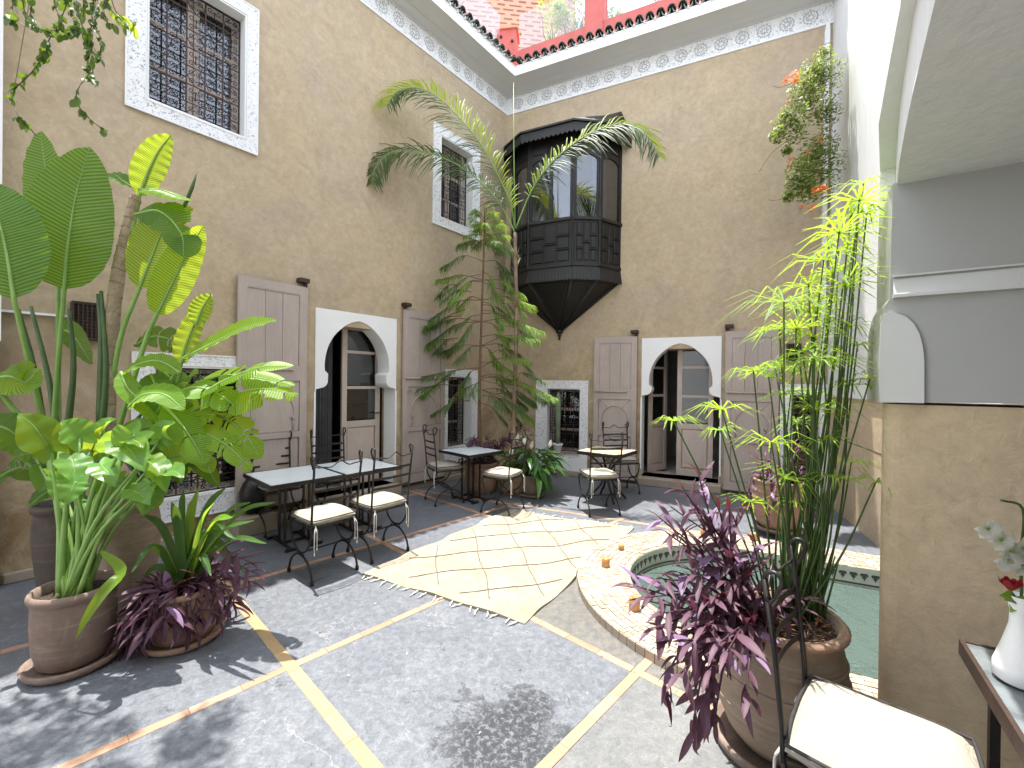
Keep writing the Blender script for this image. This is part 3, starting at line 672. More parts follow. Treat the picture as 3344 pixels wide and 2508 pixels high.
# brick tower behind the corner
def brickwork(name, label, cat, faces, z0, z1, bw=.30, bh=.075, cap=300, pitch=None):
    t = thing(name, label, cat, tuple(faces[0][0])+(z0,)); O = Vector(tuple(faces[0][0])+(z0,))
    core = MB(); P = [f[0] for f in faces] + [faces[-1][1]]
    for i in range(len(P)-1):
        a, b = P[i], P[i+1]; core.add([(a[0]-O.x,a[1]-O.y,0),(b[0]-O.x,b[1]-O.y,0),(b[0]-O.x,b[1]-O.y,z1-z0),(a[0]-O.x,a[1]-O.y,z1-z0)], [(0,1,2,3)])
    # close the back
    ctr = sum((Vector(p) for p in P), Vector((0,0)))/len(P); a, b = P[-1], P[0]
    core.add([(a[0]-O.x,a[1]-O.y,0),(b[0]-O.x,b[1]-O.y+2.0,0),(b[0]-O.x,b[1]-O.y+2.0,z1-z0),(a[0]-O.x,a[1]-O.y,z1-z0)], [(0,1,2,3)])
    core.build('mortar_core', MT['mortar'], t)
    bb = MB(); bb.bevbox(-.5,.5,-.5,.5,-.5,.5,.12); me = bpy.data.meshes.new('brick'); 
    vs = [(v[0]*bw*.86, v[1]*.012, v[2]*bh*.30*1.0) for v in bb.v]; me.from_pydata(vs, [], bb.f); me.materials.append(MT['brick'])
    rest = MB(); k = 0; rg = random.Random(5); cands = []
    for a, b in faces:
        a, b = Vector(a), Vector(b); d = b-a; L = d.length; d.normalize(); ang = math.atan2(d.y, d.x); rows = int((z1-z0)/(bh)); nrm = Vector((d.y,-d.x))
        for r_ in range(rows):
            x = (bw/2 if r_ % 2 else 0) + bw/2
            while x < L - bw*.3:
                p = a + d*x + nrm*.003; cands.append((p.x-O.x, p.y-O.y, (r_+.5)*bh, ang, z0+(r_+.5)*bh)); x += bw
    # largest in the picture first: those whose height puts them in the frame
    def pixy(c): return abs(c[4] - (CZ + 0.865*(c[1]+O.y)))
    cands.sort(key=pixy)
    for c in cands[:cap]:
        o = link('brick', me, t, (c[0], c[1], c[2]), c[3]); o.scale = (rg.uniform(.6,1.05), 1, rg.uniform(.7,1.3))
    for c in cands[cap:]:
        M = Matrix.Translation((c[0],c[1],c[2])) @ Matrix.Rotation(c[3], 4, 'Z'); rest.bevbox(-bw*.43,bw*.43,-.006,.006,-bh*.15,bh*.15,.002,0,M)
    if rest.v: tag(rest.build('far_bricks', MT['brick'], t), kind='stuff')
    return t
brickwork('brick_tower', 'salmon brick tower rising behind the glass balustrade', 'tower', [((-3.6,14.6),(-1.5,12.6)),((-1.5,12.6),(1.15,12.9)),((1.15,12.9),(2.1,15.4))], 7.6, 15.5, .42, .135)
brickwork('brick_wall', 'pink brick wall of the neighbouring roof right of the red post', 'wall', [((1.6,15.5),(9.5,11.2))], 7.6, 12.2, .42, .14)
mb = MB(); 
b_ = [WL(-8.4,0,-.5), cpt(-.5,0), WB(5.6,0,-.5)]; 
mb.add([WL(-8.4,7.39,-.0), cpt(0,7.39), WB(5.6,7.39,0), WB(5.6,7.39,-9), Vector((-12,22,7.39)), WL(-8.4,7.39,-7)], [(0,1,2,3,4,5)]); tag(mb.build('roof_terrace', MT['red']), kind='structure')
# ================================================================== right wall, near gallery, left pilaster
R0 = WB(5.2); rd = Vector((-.378,-.926,0)); rn = Vector((-.926,.378,0))
ROTR = math.atan2(rd.y, rd.x)
mb = MB(); mb.box(-.1,3.7,0,.35,0,1.535); o = mb.build('plaster_wall', MT['plaster_pale'], None, R0, ROTR)   # local y = left of direction? checked below
tag(o, 'beige dado of the right courtyard wall behind the papyrus', 'wall')
E0 = Vector((1.63,1.90,0)); ea = Vector((.829,-.559,0)); eb = Vector((.70,.714,0))
rw = MB(); rw.box(-.1,3.7,-.025,.35,1.535,7.2); rwo = rw.build('upper_wall', MT['white_raked'], None, R0, ROTR)
tag(rwo, 'white trowelled upper wall on the right raked by the sun', 'wall')
pil = MB(); pil.box(-.02,.05,-.05,0,.0,6.85); pil.box(-.03,.06,-.06,0,6.55,6.75)
tag(pil.build('pilaster', MT['white'], None, R0 + rn*.03 + dB*-.04, ROTR), 'narrow white plaster pilaster strip where back wall meets right wall', 'pilaster')
# joints scored in the dado
for z in (.98,):
    j = MB(); j.box(.0,3.6,-.003,.003,z-.004,z+.004); j.build('scored_joint', MT['twig'], o)
# ---- near pier: beige dado, grey upper part
foot = []
rad = .07
for i in range(9):
    t = i/8; a = E0 + ea*rad*1.2; b = E0 + eb*rad*1.2; foot.append((a*(1-t)**2 + E0*2*t*(1-t) + b*t*t))
foot = [E0 + ea*3.2, *foot, E0 + eb*.5, E0 + ea*3.2 + eb*.5]
pier = MB(); pier.slab([(p.x-E0.x, p.y-E0.y) for p in foot][::-1], 0, 1.605); po = pier.build('plaster_pier', MT['plaster_pale'], None, E0)
for p in po.data.polygons: p.use_smooth = False
tag(po, 'big beige plastered pier in the right foreground beside the marble table', 'pier')
ROTA = math.atan2(ea.y, ea.x)
def onA(px, py):
    r = ray(px, py); nn = Vector((ea.y, -ea.x, 0)); c = Vector((0,0,CZ)); p = c + r*((E0-c).dot(nn)/r.dot(nn)); return ((p-E0).dot(ea), p.z)
N0 = Vector((1.69,1.87,0)); N1 = Vector((.84,.85,0)); nd = (N0-N1).normalized(); nr = Vector((nd.y,-nd.x,0))
def onN(px, py):
    r = ray(px, py); c = Vector((0,0,CZ)); p = c + r*((N0-c).dot(nr)/r.dot(nr)); return ((p-N0).dot(nd), p.z)
ZV = onN(3054,0)[1]
up = [onA(3344+500, 1322), onA(2868, 1313), onA(2866,1180), onA(2874,1060), onA(2890,1000), onA(2905,975), onA(2908,800), (onA(2914,700)[0], ZV+.01)]
zt = ZV+.01; up = up + [(3.2, zt)]
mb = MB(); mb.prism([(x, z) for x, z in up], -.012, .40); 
gw = mb.build('gallery_wall', MT['grey_wall'], None, E0, ROTA); tag(gw, 'grey gallery wall above the beige pier on the right', 'wall')  # one even grey, darker than the raised panel and mouldings
def rail(z0, z1, y, mat=MT['grey_white']):
    b = MB(); b.box(onA(2912,900)[0]+.002, 3.2, y, -.0125, z0, z1); b.build('moulding', mat, gw)
zz = lambda y: onA(2917, y)[1]
rail(zz(909), zz(904), -.03); rail(zz(976), zz(966), -.04)
b = MB(); n = 8; x0 = onA(2912,900)[0]+.003
for i in range(n):
    t0, t1 = i/n, (i+1)/n; za, zb = zz(966)+(zz(915)-zz(966))*t0, zz(966)+(zz(915)-zz(966))*t1
    ya, yb = -.016-.020*(1-t0)**2, -.016-.020*(1-t1)**2; b.add([(x0,ya,za),(3.2,ya,za),(3.2,yb,zb),(x0,yb,zb)], [(0,1,2,3)], 0, True)
b.build('cove_moulding', MT['grey_white'], gw)
# raised rounded panel
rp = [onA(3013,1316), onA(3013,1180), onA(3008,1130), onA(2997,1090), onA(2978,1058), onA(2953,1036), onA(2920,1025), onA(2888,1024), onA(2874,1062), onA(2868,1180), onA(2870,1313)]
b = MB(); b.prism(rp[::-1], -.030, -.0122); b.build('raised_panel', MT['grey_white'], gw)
# ---- low gallery arch over the camera: curved soffit, sunlit face towards the courtyard, outer order stepping forward
N0 = Vector((1.69,1.87,0)); N1 = Vector((.84,.85,0)); nd = (N0-N1).normalized(); nr = Vector((nd.y,-nd.x,0))
def onN(px, py):
    r = ray(px, py); c = Vector((0,0,CZ)); p = c + r*((N0-c).dot(nr)/r.dot(nr)); return ((p-N0).dot(nd), p.z)
zc_ = ZV
edge_ = [atZ(*q, zc_) for q in ((2922,712),(2926,640),(2935,540),(2955,427),(2978,315),(3010,181),(3054,0))]
t0_ = (edge_[-1]-edge_[-2]).normalized(); edge_ = [edge_[0] + (edge_[0]-edge_[-1]).normalized()*.45 + nr*.05] + edge_ + [edge_[-1]+t0_*1.2-nr*.05, edge_[-1]+t0_*3.6-nr*.2]
def archbody(name, E, z0, z1, far, mat, parent=None):
    b = MB(); ft = [(p.x,p.y) for p in E] + [((p+nr*far).x, (p+nr*far).y) for p in (E[-1], E[0])]; b.slab(ft, z0, z1); o = b.build(name, mat, parent)
    bmx = bmesh.new(); bmx.from_mesh(o.data); bmesh.ops.triangulate(bmx, faces=[f for f in bmx.faces if len(f.verts) > 4]); bmesh.ops.recalc_face_normals(bmx, faces=bmx.faces); bmx.to_mesh(o.data); bmx.free(); return o
bo_ = archbody('gallery_arch', edge_, zc_, 7.2, 4.6, MT['white_raked']); tag(bo_, 'low white gallery arch with its smooth curved underside in the top right corner', 'arch')
e2 = [atZ(*q, 2.80) for q in ((2897,560),(2897,400),(2920,290),(2950,150),(2983,0))]; e2 = [e2[0]+nd*.12] + e2 + [e2[-1]-nd*1.2, e2[-1]-nd*3.4]
e2 = [p - nr*.028 for p in e2]
archbody('order_foot', [e2[0], e2[1], e2[1]-nd*.03], 1.62, 2.799, .06, MT['white_raked'], bo_)
oo = archbody('outer_order', e2, 2.80, 7.19, .20, MT['white_raked'], bo_)
# walls that close the courtyard and the gallery behind the camera
b = MB(); b.box(-7.5,4.6,-1.9,-1.6,0,7.2); tag(b.build('courtyard_wall', MT['white']), 'plain white wall closing the courtyard behind the viewer', 'wall')
b = MB(); b.box(4.3,4.6,-1.6,3.2,0,3.2); b.box(3.6,4.6,2.9,3.2,0,3.2) ; tag(b.build('gallery_wall', MT['grey_white']), 'white end wall of the gallery on the right out of view', 'wall')
# ---- left pilaster
lp = thing('white_pilaster', 'white pilaster with a beige foot at the left edge of the courtyard', 'pilaster', WL(-6.32,0,0), ROTL)
b = MB(); b.box(-1.6,0,-.16,-.002,1.95,7.2); b.build('shaft', MT['white'], lp)
b = MB(); b.box(-1.6,-.01,-.14,-.002,0,1.95); b.build('foot', MT['plaster'], lp)
# plinths
for fn, rot, segs in ((WL, ROTL, ((-6.3,-3.76),(-2.52,0))), (WB, ROTB, ((0.02,2.58),(3.83,5.15)))):
    for a, b2 in segs:
        m_ = MB(); m_.bevbox(0, b2-a, -.045, -.002, 0, .085, .008); tag(m_.build('wall_plinth', MT['stone'], None, fn(a), rot), 'low stone plinth along the foot of the %s' % {(-6.3):'left wall behind the pots', (-2.52):'left wall beside the corner', .02:'back wall under the small window', 3.83:'back wall right of its door'}[a], 'plinth')

# ================================================================== windows with wrought iron grilles
def spiral(cx, cz, r, a0, turns, dirn=1, n=11):
    return [(cx + r*(1-.8*i/n)*math.cos(a0+dirn*turns*6.283*i/n), 0, cz + r*(1-.8*i/n)*math.sin(a0+dirn*turns*6.283*i/n)) for i in range(n+1)]
def scrollcell(mb, x0, x1, z0, z1, t=.0042, style=0):
    cx, cz = (x0+x1)/2, (z0+z1)/2; w, h = (x1-x0)/2, (z1-z0)/2; r = min(w, h)*.42
    for sx in (-1, 1):
        for sz in (-1, 1):
            c = (cx+sx*w*.48, cz+sz*h*.52)
            s = spiral(c[0], c[1], r, 0 if sx < 0 else math.pi, 1.35, sx*sz)
            mb.tube([(cx, 0, cz)] + s if style else s, t, 3, cap=False)
    if style == 0: mb.tube([(x0,0,cz),(cx,0,z1),(x1,0,cz),(cx,0,z0),(x0,0,cz)], t, 3, cap=False)
def grille(w, h, nx, ny, bars='scroll'):
    fr, scm = MB(), MB(); t = .011
    for x in (0, w): fr.box(x-t, x+t, -t, t, 0, h)
    for z in (0, h): fr.box(0, w, -t*.9, t*.9, z-t, z+t)
    for i in range(1, nx): fr.box(w*i/nx-.0065, w*i/nx+.0065, -.0065, .0065, t, h-t)
    for j in range(1, ny): fr.box(t, w-t, -.009, -.004, h*j/ny-.006, h*j/ny+.006)
    for i in range(nx):
        for j in range(ny):
            x0, x1, z0, z1 = w*i/nx, w*(i+1)/nx, h*j/ny, h*(j+1)/ny
            if bars == 'mix' and j % 3 == 1:
                for q in (.33, .66): scm.tube([(x0+(x1-x0)*q,0,z0),(x0+(x1-x0)*q,0,z1)], .006, 4)
                continue
            scrollcell(scm, x0+.008, x1-.008, z0+.008, z1-.008, .0045, (i+j) % 2)
    return fr, scm
def window(name, label, fn, rot, outer, inner, gy, nx, ny, bars, leaves=2, cur=None, carve=True, sill=False, mat=None):
    u0,u1,z0,z1 = outer; a,b,c,d = inner
    t = thing(name, label, 'window', fn(u0, z0), rot)
    m = MB(); y0, y1 = -.022, -.001
    for (xa,xb,za,zb) in ((0,a-u0,0,z1-z0),(b-u0,u1-u0,0,z1-z0),(a-u0,b-u0,0,c-z0),(a-u0,b-u0,d-z0,z1-z0)): m.box(xa,xb,y0,y1,za,zb)
    m.build('surround', MT['carved'] if carve else MT['white'], t)
    # plain rims round the carved band
    m = MB(); w_, h_ = u1-u0, z1-z0; q = .012
    for (xa,xb,za,zb) in ((0,w_,-.002,q),(0,w_,h_-q,h_+.002),(-.002,q,q,h_-q),(w_-q,w_+.002,q,h_-q),(a-u0-q,a-u0-.001,c-z0-q,d-z0+q),(b-u0+.001,b-u0+q,c-z0-q,d-z0+q),(a-u0,b-u0,c-z0-q,c-z0-.001),(a-u0,b-u0,d-z0+.001,d-z0+q)): m.box(xa,xb,-.028,-.0225,za,zb)
    m.build('surround_rim', MT['white'], t)
    m = MB(); x0,x1,za,zb = a-u0+.002, b-u0-.002, c-z0+.002, d-z0-.002; th = .015; yb = TH-.02
    m.box(x0,x0+th,-.02,yb,za,zb); m.box(x1-th,x1,-.02,yb,za,zb); m.box(x0+th,x1-th,-.02,yb,zb-th,zb); m.box(x0+th,x1-th,-.02,yb,za,za+th)
    m.build('reveal', MT['white'], t)
    x0 += th; x1 -= th; za += th; zb -= th; w, h = x1-x0-.004, zb-za-.004
    fr, scm = grille(w, h, nx, ny, bars); o = fr.build('grille_bars', MT['rust'], t, (x0+.002, gy, za+.002)); scm.build('scrollwork', MT['iron'], t, (x0+.002, gy+.004, za+.002))
    yf = gy+.09
    for k in range(leaves):
        xa, xb = x0 + (x1-x0)*k/leaves+.004, x0+(x1-x0)*(k+1)/leaves-.004; s = .05; mm = MB()
        mm.box(xa,xa+s,yf,yf+.035,za,zb); mm.box(xb-s,xb,yf,yf+.035,za,zb); rowsz = [za, za+(zb-za)*.34, za+(zb-za)*.67, zb]
        for z in rowsz: 
            zc = min(max(z, za+s/2), zb-s/2); mm.box(xa+s,xb-s,yf+.002,yf+.033,zc-s/2,zc+s/2)
        mm.build('casement', mat or MT['leaf_door'], t)
        for r_ in range(3):
            g = MB(); g.box(xa+s,xb-s,yf+.014,yf+.018,rowsz[r_]+s/2,rowsz[r_+1]-s/2); g.build('pane', MT['pane'], t)
        if cur:
            cm = MB(); npt = 26; vs = []
            for i in range(npt+1):
                x = xa+.02+(xb-xa-.04)*i/npt; vs += [(x, yf+.075+.012*math.sin(i*1.9), za), (x, yf+.075+.012*math.sin(i*1.9+.5), zb)]
            cm.add(vs, [(2*i,2*i+2,2*i+3,2*i+1) for i in range(npt)], 0, True); cm.build('curtain', cur, t)
    if sill:
        m = MB(); m.box(0, u1-u0, -.03,-.001, sill[0]-z0, -.003); m.build('apron', MT['white'], t)
        m = MB(); m.box(x0, x1, -.05, gy-.02, za-.012, za+.004); m.build('sill', MT['stone'], t)
    return t
window('grille_window', 'large upper window with a scrolled iron grille near the top left', WL, ROTL, (-5.585,-4.45,4.215,5.855), (-5.43,-4.57,4.35,5.72), .13, 5, 7, 'scroll', 2, MT['curtain_dk'])
window('grille_window', 'narrow upper window with a white surround behind the palm fronds', WL, ROTL, (-1.865,-.775,4.22,5.85), (-1.705,-.93,4.36,5.70), .16, 4, 7, 'mix', 2, MT['curtain_dk'])
window('grille_window', 'low iron-grilled window hidden behind the banana leaves on the left wall', WL, ROTL, (-5.52,-4.25,.24,1.925), (-5.36,-4.40,.46,1.80), .05, 5, 8, 'scroll', 1, None)
window('grille_window', 'low narrow grilled window between the left shutter and the wall corner', WL, ROTL, (-1.62,-.775,.30,1.885), (-1.50,-.90,.53,1.77), .19, 4, 8, 'scroll', 1, None)
window('grille_window', 'low grilled window with a cactus on its sill right of the corner', WB, ROTB, (.69,1.685,.30,1.722), (.897,1.55,.40,1.58), .14, 4, 7, 'mix', 1, MT['curtain_dk'], sill=(.09,))
window('grille_window', 'low dark grilled window behind the papyrus stems on the back wall', WB, ROTB, (4.60,5.19,.18,1.70), (4.74,5.15,.28,1.56), .12, 3, 7, 'scroll', 1, None)

# ================================================================== arched doorways
def archpoly(W, zt_, zc, zs, r, apexz, px_=0.0):
    # outline: lintel slab cut by a keyhole arch with a notch at springing; x 0..W
    c = W/2; pts = [(0, zc), (0, zt_), (W, zt_), (W, zc)]
    right = []; 
    # notch from full width in to the arch foot, then bulge out and round to the apex
    rf = r*.90
    right += [(W-.012, zc), (W-.014, zc+.03), (c+rf+.055, zc+.055), (c+rf+.02, zc+.085), (c+rf+.004, zc+.12), (c+rf, zs-.10)]
    n = 14; A0 = -8
    zc0 = zs; H = apexz - zc0
    for i in range(n+1):
        a = A0 + (90-A0)*i/n; x = r*math.cos(R(a)); z = math.sin(R(a))
        z = z*H*.94 if z > 0 else z*r*.9
        if i > n-5: z += H*.06*((i-(n-5))/5)**1.0
        right.append((c+x, zc0+z))
    left = [(W-x, z) for x, z in right[:-1]][::-1]
    return pts + right + left
def doorway(label, fn, rot, u0, u1, ztop, zc, zs, apex, leafspec, zsill, depth=.27):
    W = u1-u0; t = thing('arched_doorway', label, 'doorway', fn(u0, 0), rot)
    r = W*.40
    poly = archpoly(W, ztop, zc, zs, r, apex)
    m = MB(); m.prism(poly, -.014, depth)
    bmx = bmesh.new(); 
    o = m.build('arch_frame', MT['white'], t)
    bmx.from_mesh(o.data); bmesh.ops.triangulate(bmx, faces=[f for f in bmx.faces if len(f.verts) > 4]); bmx.to_mesh(o.data); bmx.free()
    m = MB(); m.box(-.012,.012,-.014,depth,zsill,zc-.001); m.box(W-.012,W+.012,-.014,depth,zsill,zc-.001); m.build('jamb', MT['white'], t)
    m = MB(); m.bevbox(-.02,W+.02,-.16,depth+.3,-.001,zsill,.012); m.build('sill', MT['stone'], t)
    m = MB(); m.box(-.014,.02,-.018,.0,zsill,zsill+.12); m.box(W-.02,W+.014,-.018,0,zsill,zsill+.12); m.build('jamb_foot', MT['stone'], t)
    # door leaves with their glazing
    for (hx, ang, w, dirn, lab) in leafspec:
        lf = bpy.data.objects.new('door_leaf', None); COL.objects.link(lf); lf.parent = t; lf.location = (hx, depth+.05, zsill+.01); lf.rotation_euler = (0,0,R(ang))
        h = apex-zsill+.10; s = .075; f = MB(); x0, x1 = (0, w) if dirn > 0 else (-w, 0); zb = h*.36
        f.box(x0,x0+s,0,.04,0,h); f.box(x1-s,x1,0,.04,0,h)
        for z, q in ((s*.8,s*.8),(zb,s*.6),(zb+(h-zb)*.34,.02),(zb+(h-zb)*.67,.02),(h-s/2,s/2)): f.box(x0+s,x1-s,.002,.038,z-q,z+q)
        f.build('leaf_frame', MT['leaf_door'], lf)
        p = MB(); p.bevbox(x0+s+.002,x1-s-.002,.008,.03,s*1.6+.002,zb-s*.6-.002,.02); p.build('leaf_panel', MT['leaf_door'], lf)
        zs_ = [zb+s*.6, zb+(h-zb)*.34, zb+(h-zb)*.67, h-s]
        for k in range(3):
            g = MB(); g.box(x0+s,x1-s,.018,.022,zs_[k]+.02,zs_[k+1]-.02); g.build('pane', MT['pane'], lf)
        k = MB(); hx2 = x1-s/2 if dirn > 0 else x0+s/2; k.tube([(hx2,0,h*.42),(hx2,-.04,h*.42),(hx2-dirn*.09,-.045,h*.42)], .009, 6); k.build('handle', MT['iron'], lf)
    return t
dl = doorway('arched doorway in the left wall behind the long glass table', WL, ROTL, -3.755, -2.525, 2.595, 1.53, 1.86, 2.49, [(1.15, 180+0, .62, 1, ''), ], .16)
dr = doorway('arched doorway with one door ajar in the back wall behind the papyrus', WB, ROTB, 2.60, 3.807, 2.445, 1.45, 1.72, 2.345, [(1.10, 0, .56, -1, ''), (.10, 62, .50, 1, '')], .13)
for ch in dl.children:
    if ch.name.startswith('door_leaf'): ch.rotation_euler = (0,0,0); 
# the left doorway leaf hangs on the right side
for ch in list(dl.children):
    if ch.name.startswith('door_leaf'):
        ch.location = (.56, .32, .17)
# curtains in the left doorway's dark half
cm = MB(); vs = []; N_ = 60
for i in range(N_+1):
    x = .02+.50*i/N_; y = .50+.025*math.sin(i*1.3)+.01*math.sin(i*2.9); vs += [(x,y,.18),(x,y+.01,2.5)]
cm.add(vs, [(2*i,2*i+2,2*i+3,2*i+1) for i in range(N_)], 0, True); cm.build('curtain', MT['curtain_dk'], dl)
# ================================================================== shutters
def shutter(label, fn, rot, u0, u1, z0, z1, o_=.03, hinge='r'):
    W, H = u1-u0, z1-z0; t = thing('wooden_shutter', label, 'shutter', fn(u0, z0, o_), rot, None)
    f = MB(); s = .085; zm = H*.56; y0, y1 = -.04, 0.0
    f.box(0,s,y0,y1,0,H); f.box(W-s,W,y0,y1,0,H)
    for za, zb in ((0,.13),(H*.30,H*.30+.07),(zm,zm+.17),(H-.10,H)): f.box(s,W-s,y0+.001,y1,za,zb)
    f.build('stile_frame', MT['shutter'], t)
    for k in range(3):
        p = MB(); xa = s+.012+(W-2*s-.024)*k/3; xb = s+.012+(W-2*s-.024)*(k+1)/3-.003; p.bevbox(xa,xb,-.028,-.004,zm+.182,H-.112,.003); p.build('plank', MT['shutter'], t)
    m = MB(); 
    for (xa,xb,za,zb) in ((s,s+.012,zm+.17,H-.10),(W-s-.012,W-s,zm+.17,H-.10)): m.box(xa,xb,-.036,-.02,za,zb)
    for z in (zm+.17,H-.112): m.box(s+.012,W-s-.012,-.036,-.02,z,z+.012)
    m.build('bead', MT['shutter'], t)
    # wicket panel with a keyhole arch of raised bead
    p = MB(); p.bevbox(s+.002,W-s-.002,-.024,-.004,H*.30+.072,zm-.002,.004); p.build('wicket_panel', MT['shutter'], t)
    c = W/2; r = (W-2*s)*.40; zs = zm-.10-r*1.15; pts = [(c-r*.93,-.03,H*.30+.09),(c-r*.93,-.03,zs-.12),(c-r*.80,-.03,zs-.06)]
    for i in range(17):
        a = R(200-220*i/16); pts.append((c+r*math.cos(a),-.03,zs+r*1.1*math.sin(a)))
    pts += [(c+r*.80,-.03,zs-.06),(c+r*.93,-.03,zs-.12),(c+r*.93,-.03,H*.30+.09)]
    m = MB(); m.tube(pts, .011, 5); m.tube([(s+.02,-.027,zm-.01),(c-r*.5,-.027,zs+r*.9)], .005, 4); m.tube([(W-s-.02,-.027,zm-.01),(c+r*.5,-.027,zs+r*.9)], .005, 4); m.build('arch_bead', MT['shutter'], t)
    p = MB(); p.bevbox(s+.002,W-s-.002,-.022,-.004,.132,H*.30-.002,.012); p.build('lower_panel', MT['shutter'], t)
    m = MB(); zb = zm+.13; m.tube([(.02,-.055,zb),(W*.78,-.055,zb)], [.014,.014], 8); 
    for x in (.03,W*.35,W*.74): m.tube([(x,-.055,zb),(x+.02,-.055,zb)], .020, 8)
    m.build('bolt', MT['shutter'], t)
    m = MB(); a0 = [(.09+.032*math.cos(R(20*i)),-.052,zm-.06+.032*math.sin(R(20*i))) for i in range(19)]; m.tube(a0, .006, 5, cap=False); m.build('ring_pull', MT['shutter'], t)
    m = MB(); x = .02 if hinge == 'l' else W-.02
    m.box(x-.09,x+.03,-.07,.03,H+.05,H+.10) if hinge == 'r' else m.box(x-.03,x+.09,-.07,.03,H+.05,H+.10)
    m.tube([(x,-.02,H-.01),(x,-.02,H+.06)], .022, 8); m.build('pivot_block', MT['rust'], t)
    m = MB(); m.box(-.004,W+.004,-.045,.01,-.035,-.002); m.build('drip_board', MT['rust'], t)
    return t
shutter('mauve-grey wooden shutter left of the left doorway, half behind banana leaves', WL, ROTL, -4.65, -3.885, .20, 2.815, .03, 'r')
shutter('mauve-grey wooden shutter between the left doorway and the narrow window', WL, ROTL, -2.43, -1.60, .12, 2.75, .03, 'l')
shutter('mauve-grey wooden shutter between the cactus window and the back doorway', WB, ROTB, 1.80, 2.53, .05, 2.48, .03, 'r')
shutter('mauve-grey wooden shutter right of the back doorway, partly behind papyrus', WB, ROTB, 3.86, 4.575, .06, 2.51, .03, 'l')
# wall lamps (dark perforated metal)
def walllamp(fn, rot, u0, u1, z0, z1, label):
    t = thing('wall_lamp', label, 'lamp', fn((u0+u1)/2, z0), rot); w, h = (u1-u0)/2, z1-z0
    m = MB(); m.box(-w,w,-.13,-.003,0,.02); m.box(-w,w,-.13,-.003,h-.02,h); m.box(-w,-w+.012,-.13,-.003,.02,h-.02); m.box(w-.012,w,-.13,-.003,.02,h-.02); m.build('housing', MT['rust'], t)
    m = MB(); nx, nz = 6, 10; x0, x1 = -w+.012, w-.012
    for i in range(nx+1): m.box(x0+(x1-x0)*i/nx-.004, x0+(x1-x0)*i/nx+.004, -.127,-.121,.02,h-.02)
    for j in range(nz+1): m.box(x0, x1, -.1265,-.1215,.02+(h-.04)*j/nz-.004,.02+(h-.04)*j/nz+.004)
    m.build('pierced_front', MT['rust'], t); m = MB(); m.box(x0,x1,-.10,-.098,.02,h-.02); m.build('shade', MT['room_dk'], t)
    return t
walllamp(WL, ROTL, -5.93, -5.74, 2.0, 2.33, 'dark pierced metal wall lamp on the left wall behind banana stalks')
walllamp(WB, ROTB, 4.67, 4.84, 2.03, 2.29, 'dark pierced metal wall lamp on the back wall behind the papyrus')
m = MB(); m.box(-.52,0,-.05,-.003,0,.018); tag(m.build('cable_trunking', MT['white'], None, WL(-5.94,2.19), ROTL), 'thin white cable trunking left of the left wall lamp', 'trunking')
m = MB(); m.box(0,.26,-.05,-.003,0,.018); tag(m.build('cable_trunking', MT['white'], None, WB(4.85,2.20), ROTB), 'thin white cable trunking right of the back wall lamp', 'trunking')

# ================================================================== oriel window
V = [(-.0, .0)]
w4, w3, w2 = .51, .453, .80
U5 = 2.22; v45 = (U5, 0); v34 = (U5-w4*.5, w4*.866); v23 = (v34[0]-w3*.866, v34[1]+w3*.5); v12 = (v23[0]-w2, v23[1]); v01 = (v12[0]-w3*.866, v34[1]); v00 = (v01[0]-w4*.5, 0)
OV = [v00, v01, v12, v23, v34, v45]; UC = (v00[0]+v45[0])/2
ori = thing('oriel_window', 'black wooden oriel window with a pointed base hung high on the back wall', 'oriel window', WB(UC, 2.5), ROTB)
def ol(u, o_, z): return (u-UC, -o_, z-2.5)
def ring(sc_, z, off=0): 
    out = []
    for (u, o_) in OV: out.append(ol(UC+(u-UC)*sc_[0], o_*sc_[1] + (off if o_ > .01 else 0), z))
    return out
def band(mb, ra, rb, mi=0): 
    n = len(ra); mb.add(list(ra)+list(rb), [(i, i+1, n+i+1, n+i) for i in range(n-1)], mi)
Z_TIP, Z_SK0, Z_SK1, Z_P0, Z_P1, Z_W1, Z_TOP = 2.50, 3.40, 3.60, 3.62, 4.38, 5.47, 6.0
# pointed base: five facets with ribs
tip = Vector(ol(1.14, .03, 2.60)); base = ring((.985,.985), Z_SK0+.03)
for i in range(5):
    m = MB(); a, b = Vector(base[i]), Vector(base[i+1]); m.add([a, b, b*.06+tip*.94, a*.06+tip*.94], [(0,1,2,3)]); 
    fi = MB(); c = (a+b+tip)/3
    a2, b2, t2 = [c+(p-c)*.78+ (c-Vector((c.x,0,c.z))).normalized()*.012 for p in (a, b, tip)]
    m.build('base_facet', MT['dark_wood'], ori)
    fi.tube([a2, b2, t2, a2], .010, 5); fi.build('facet_bead', MT['dark_wood2'], ori)
for i in range(6):
    m = MB(); m.tube([Vector(base[i]), tip], [.026,.016], 6); m.build('base_rib', MT['dark_wood2'], ori)
m = MB(); m.lathe([(.001,-.14),(.018,-.13),(.022,-.11),(.010,-.09),(.03,-.07),(.035,-.05),(.02,-.03),(.065,-.01),(.07,.03),(.03,.06)], 12, tuple(tip)); m.build('finial', MT['dark_wood'], ori)
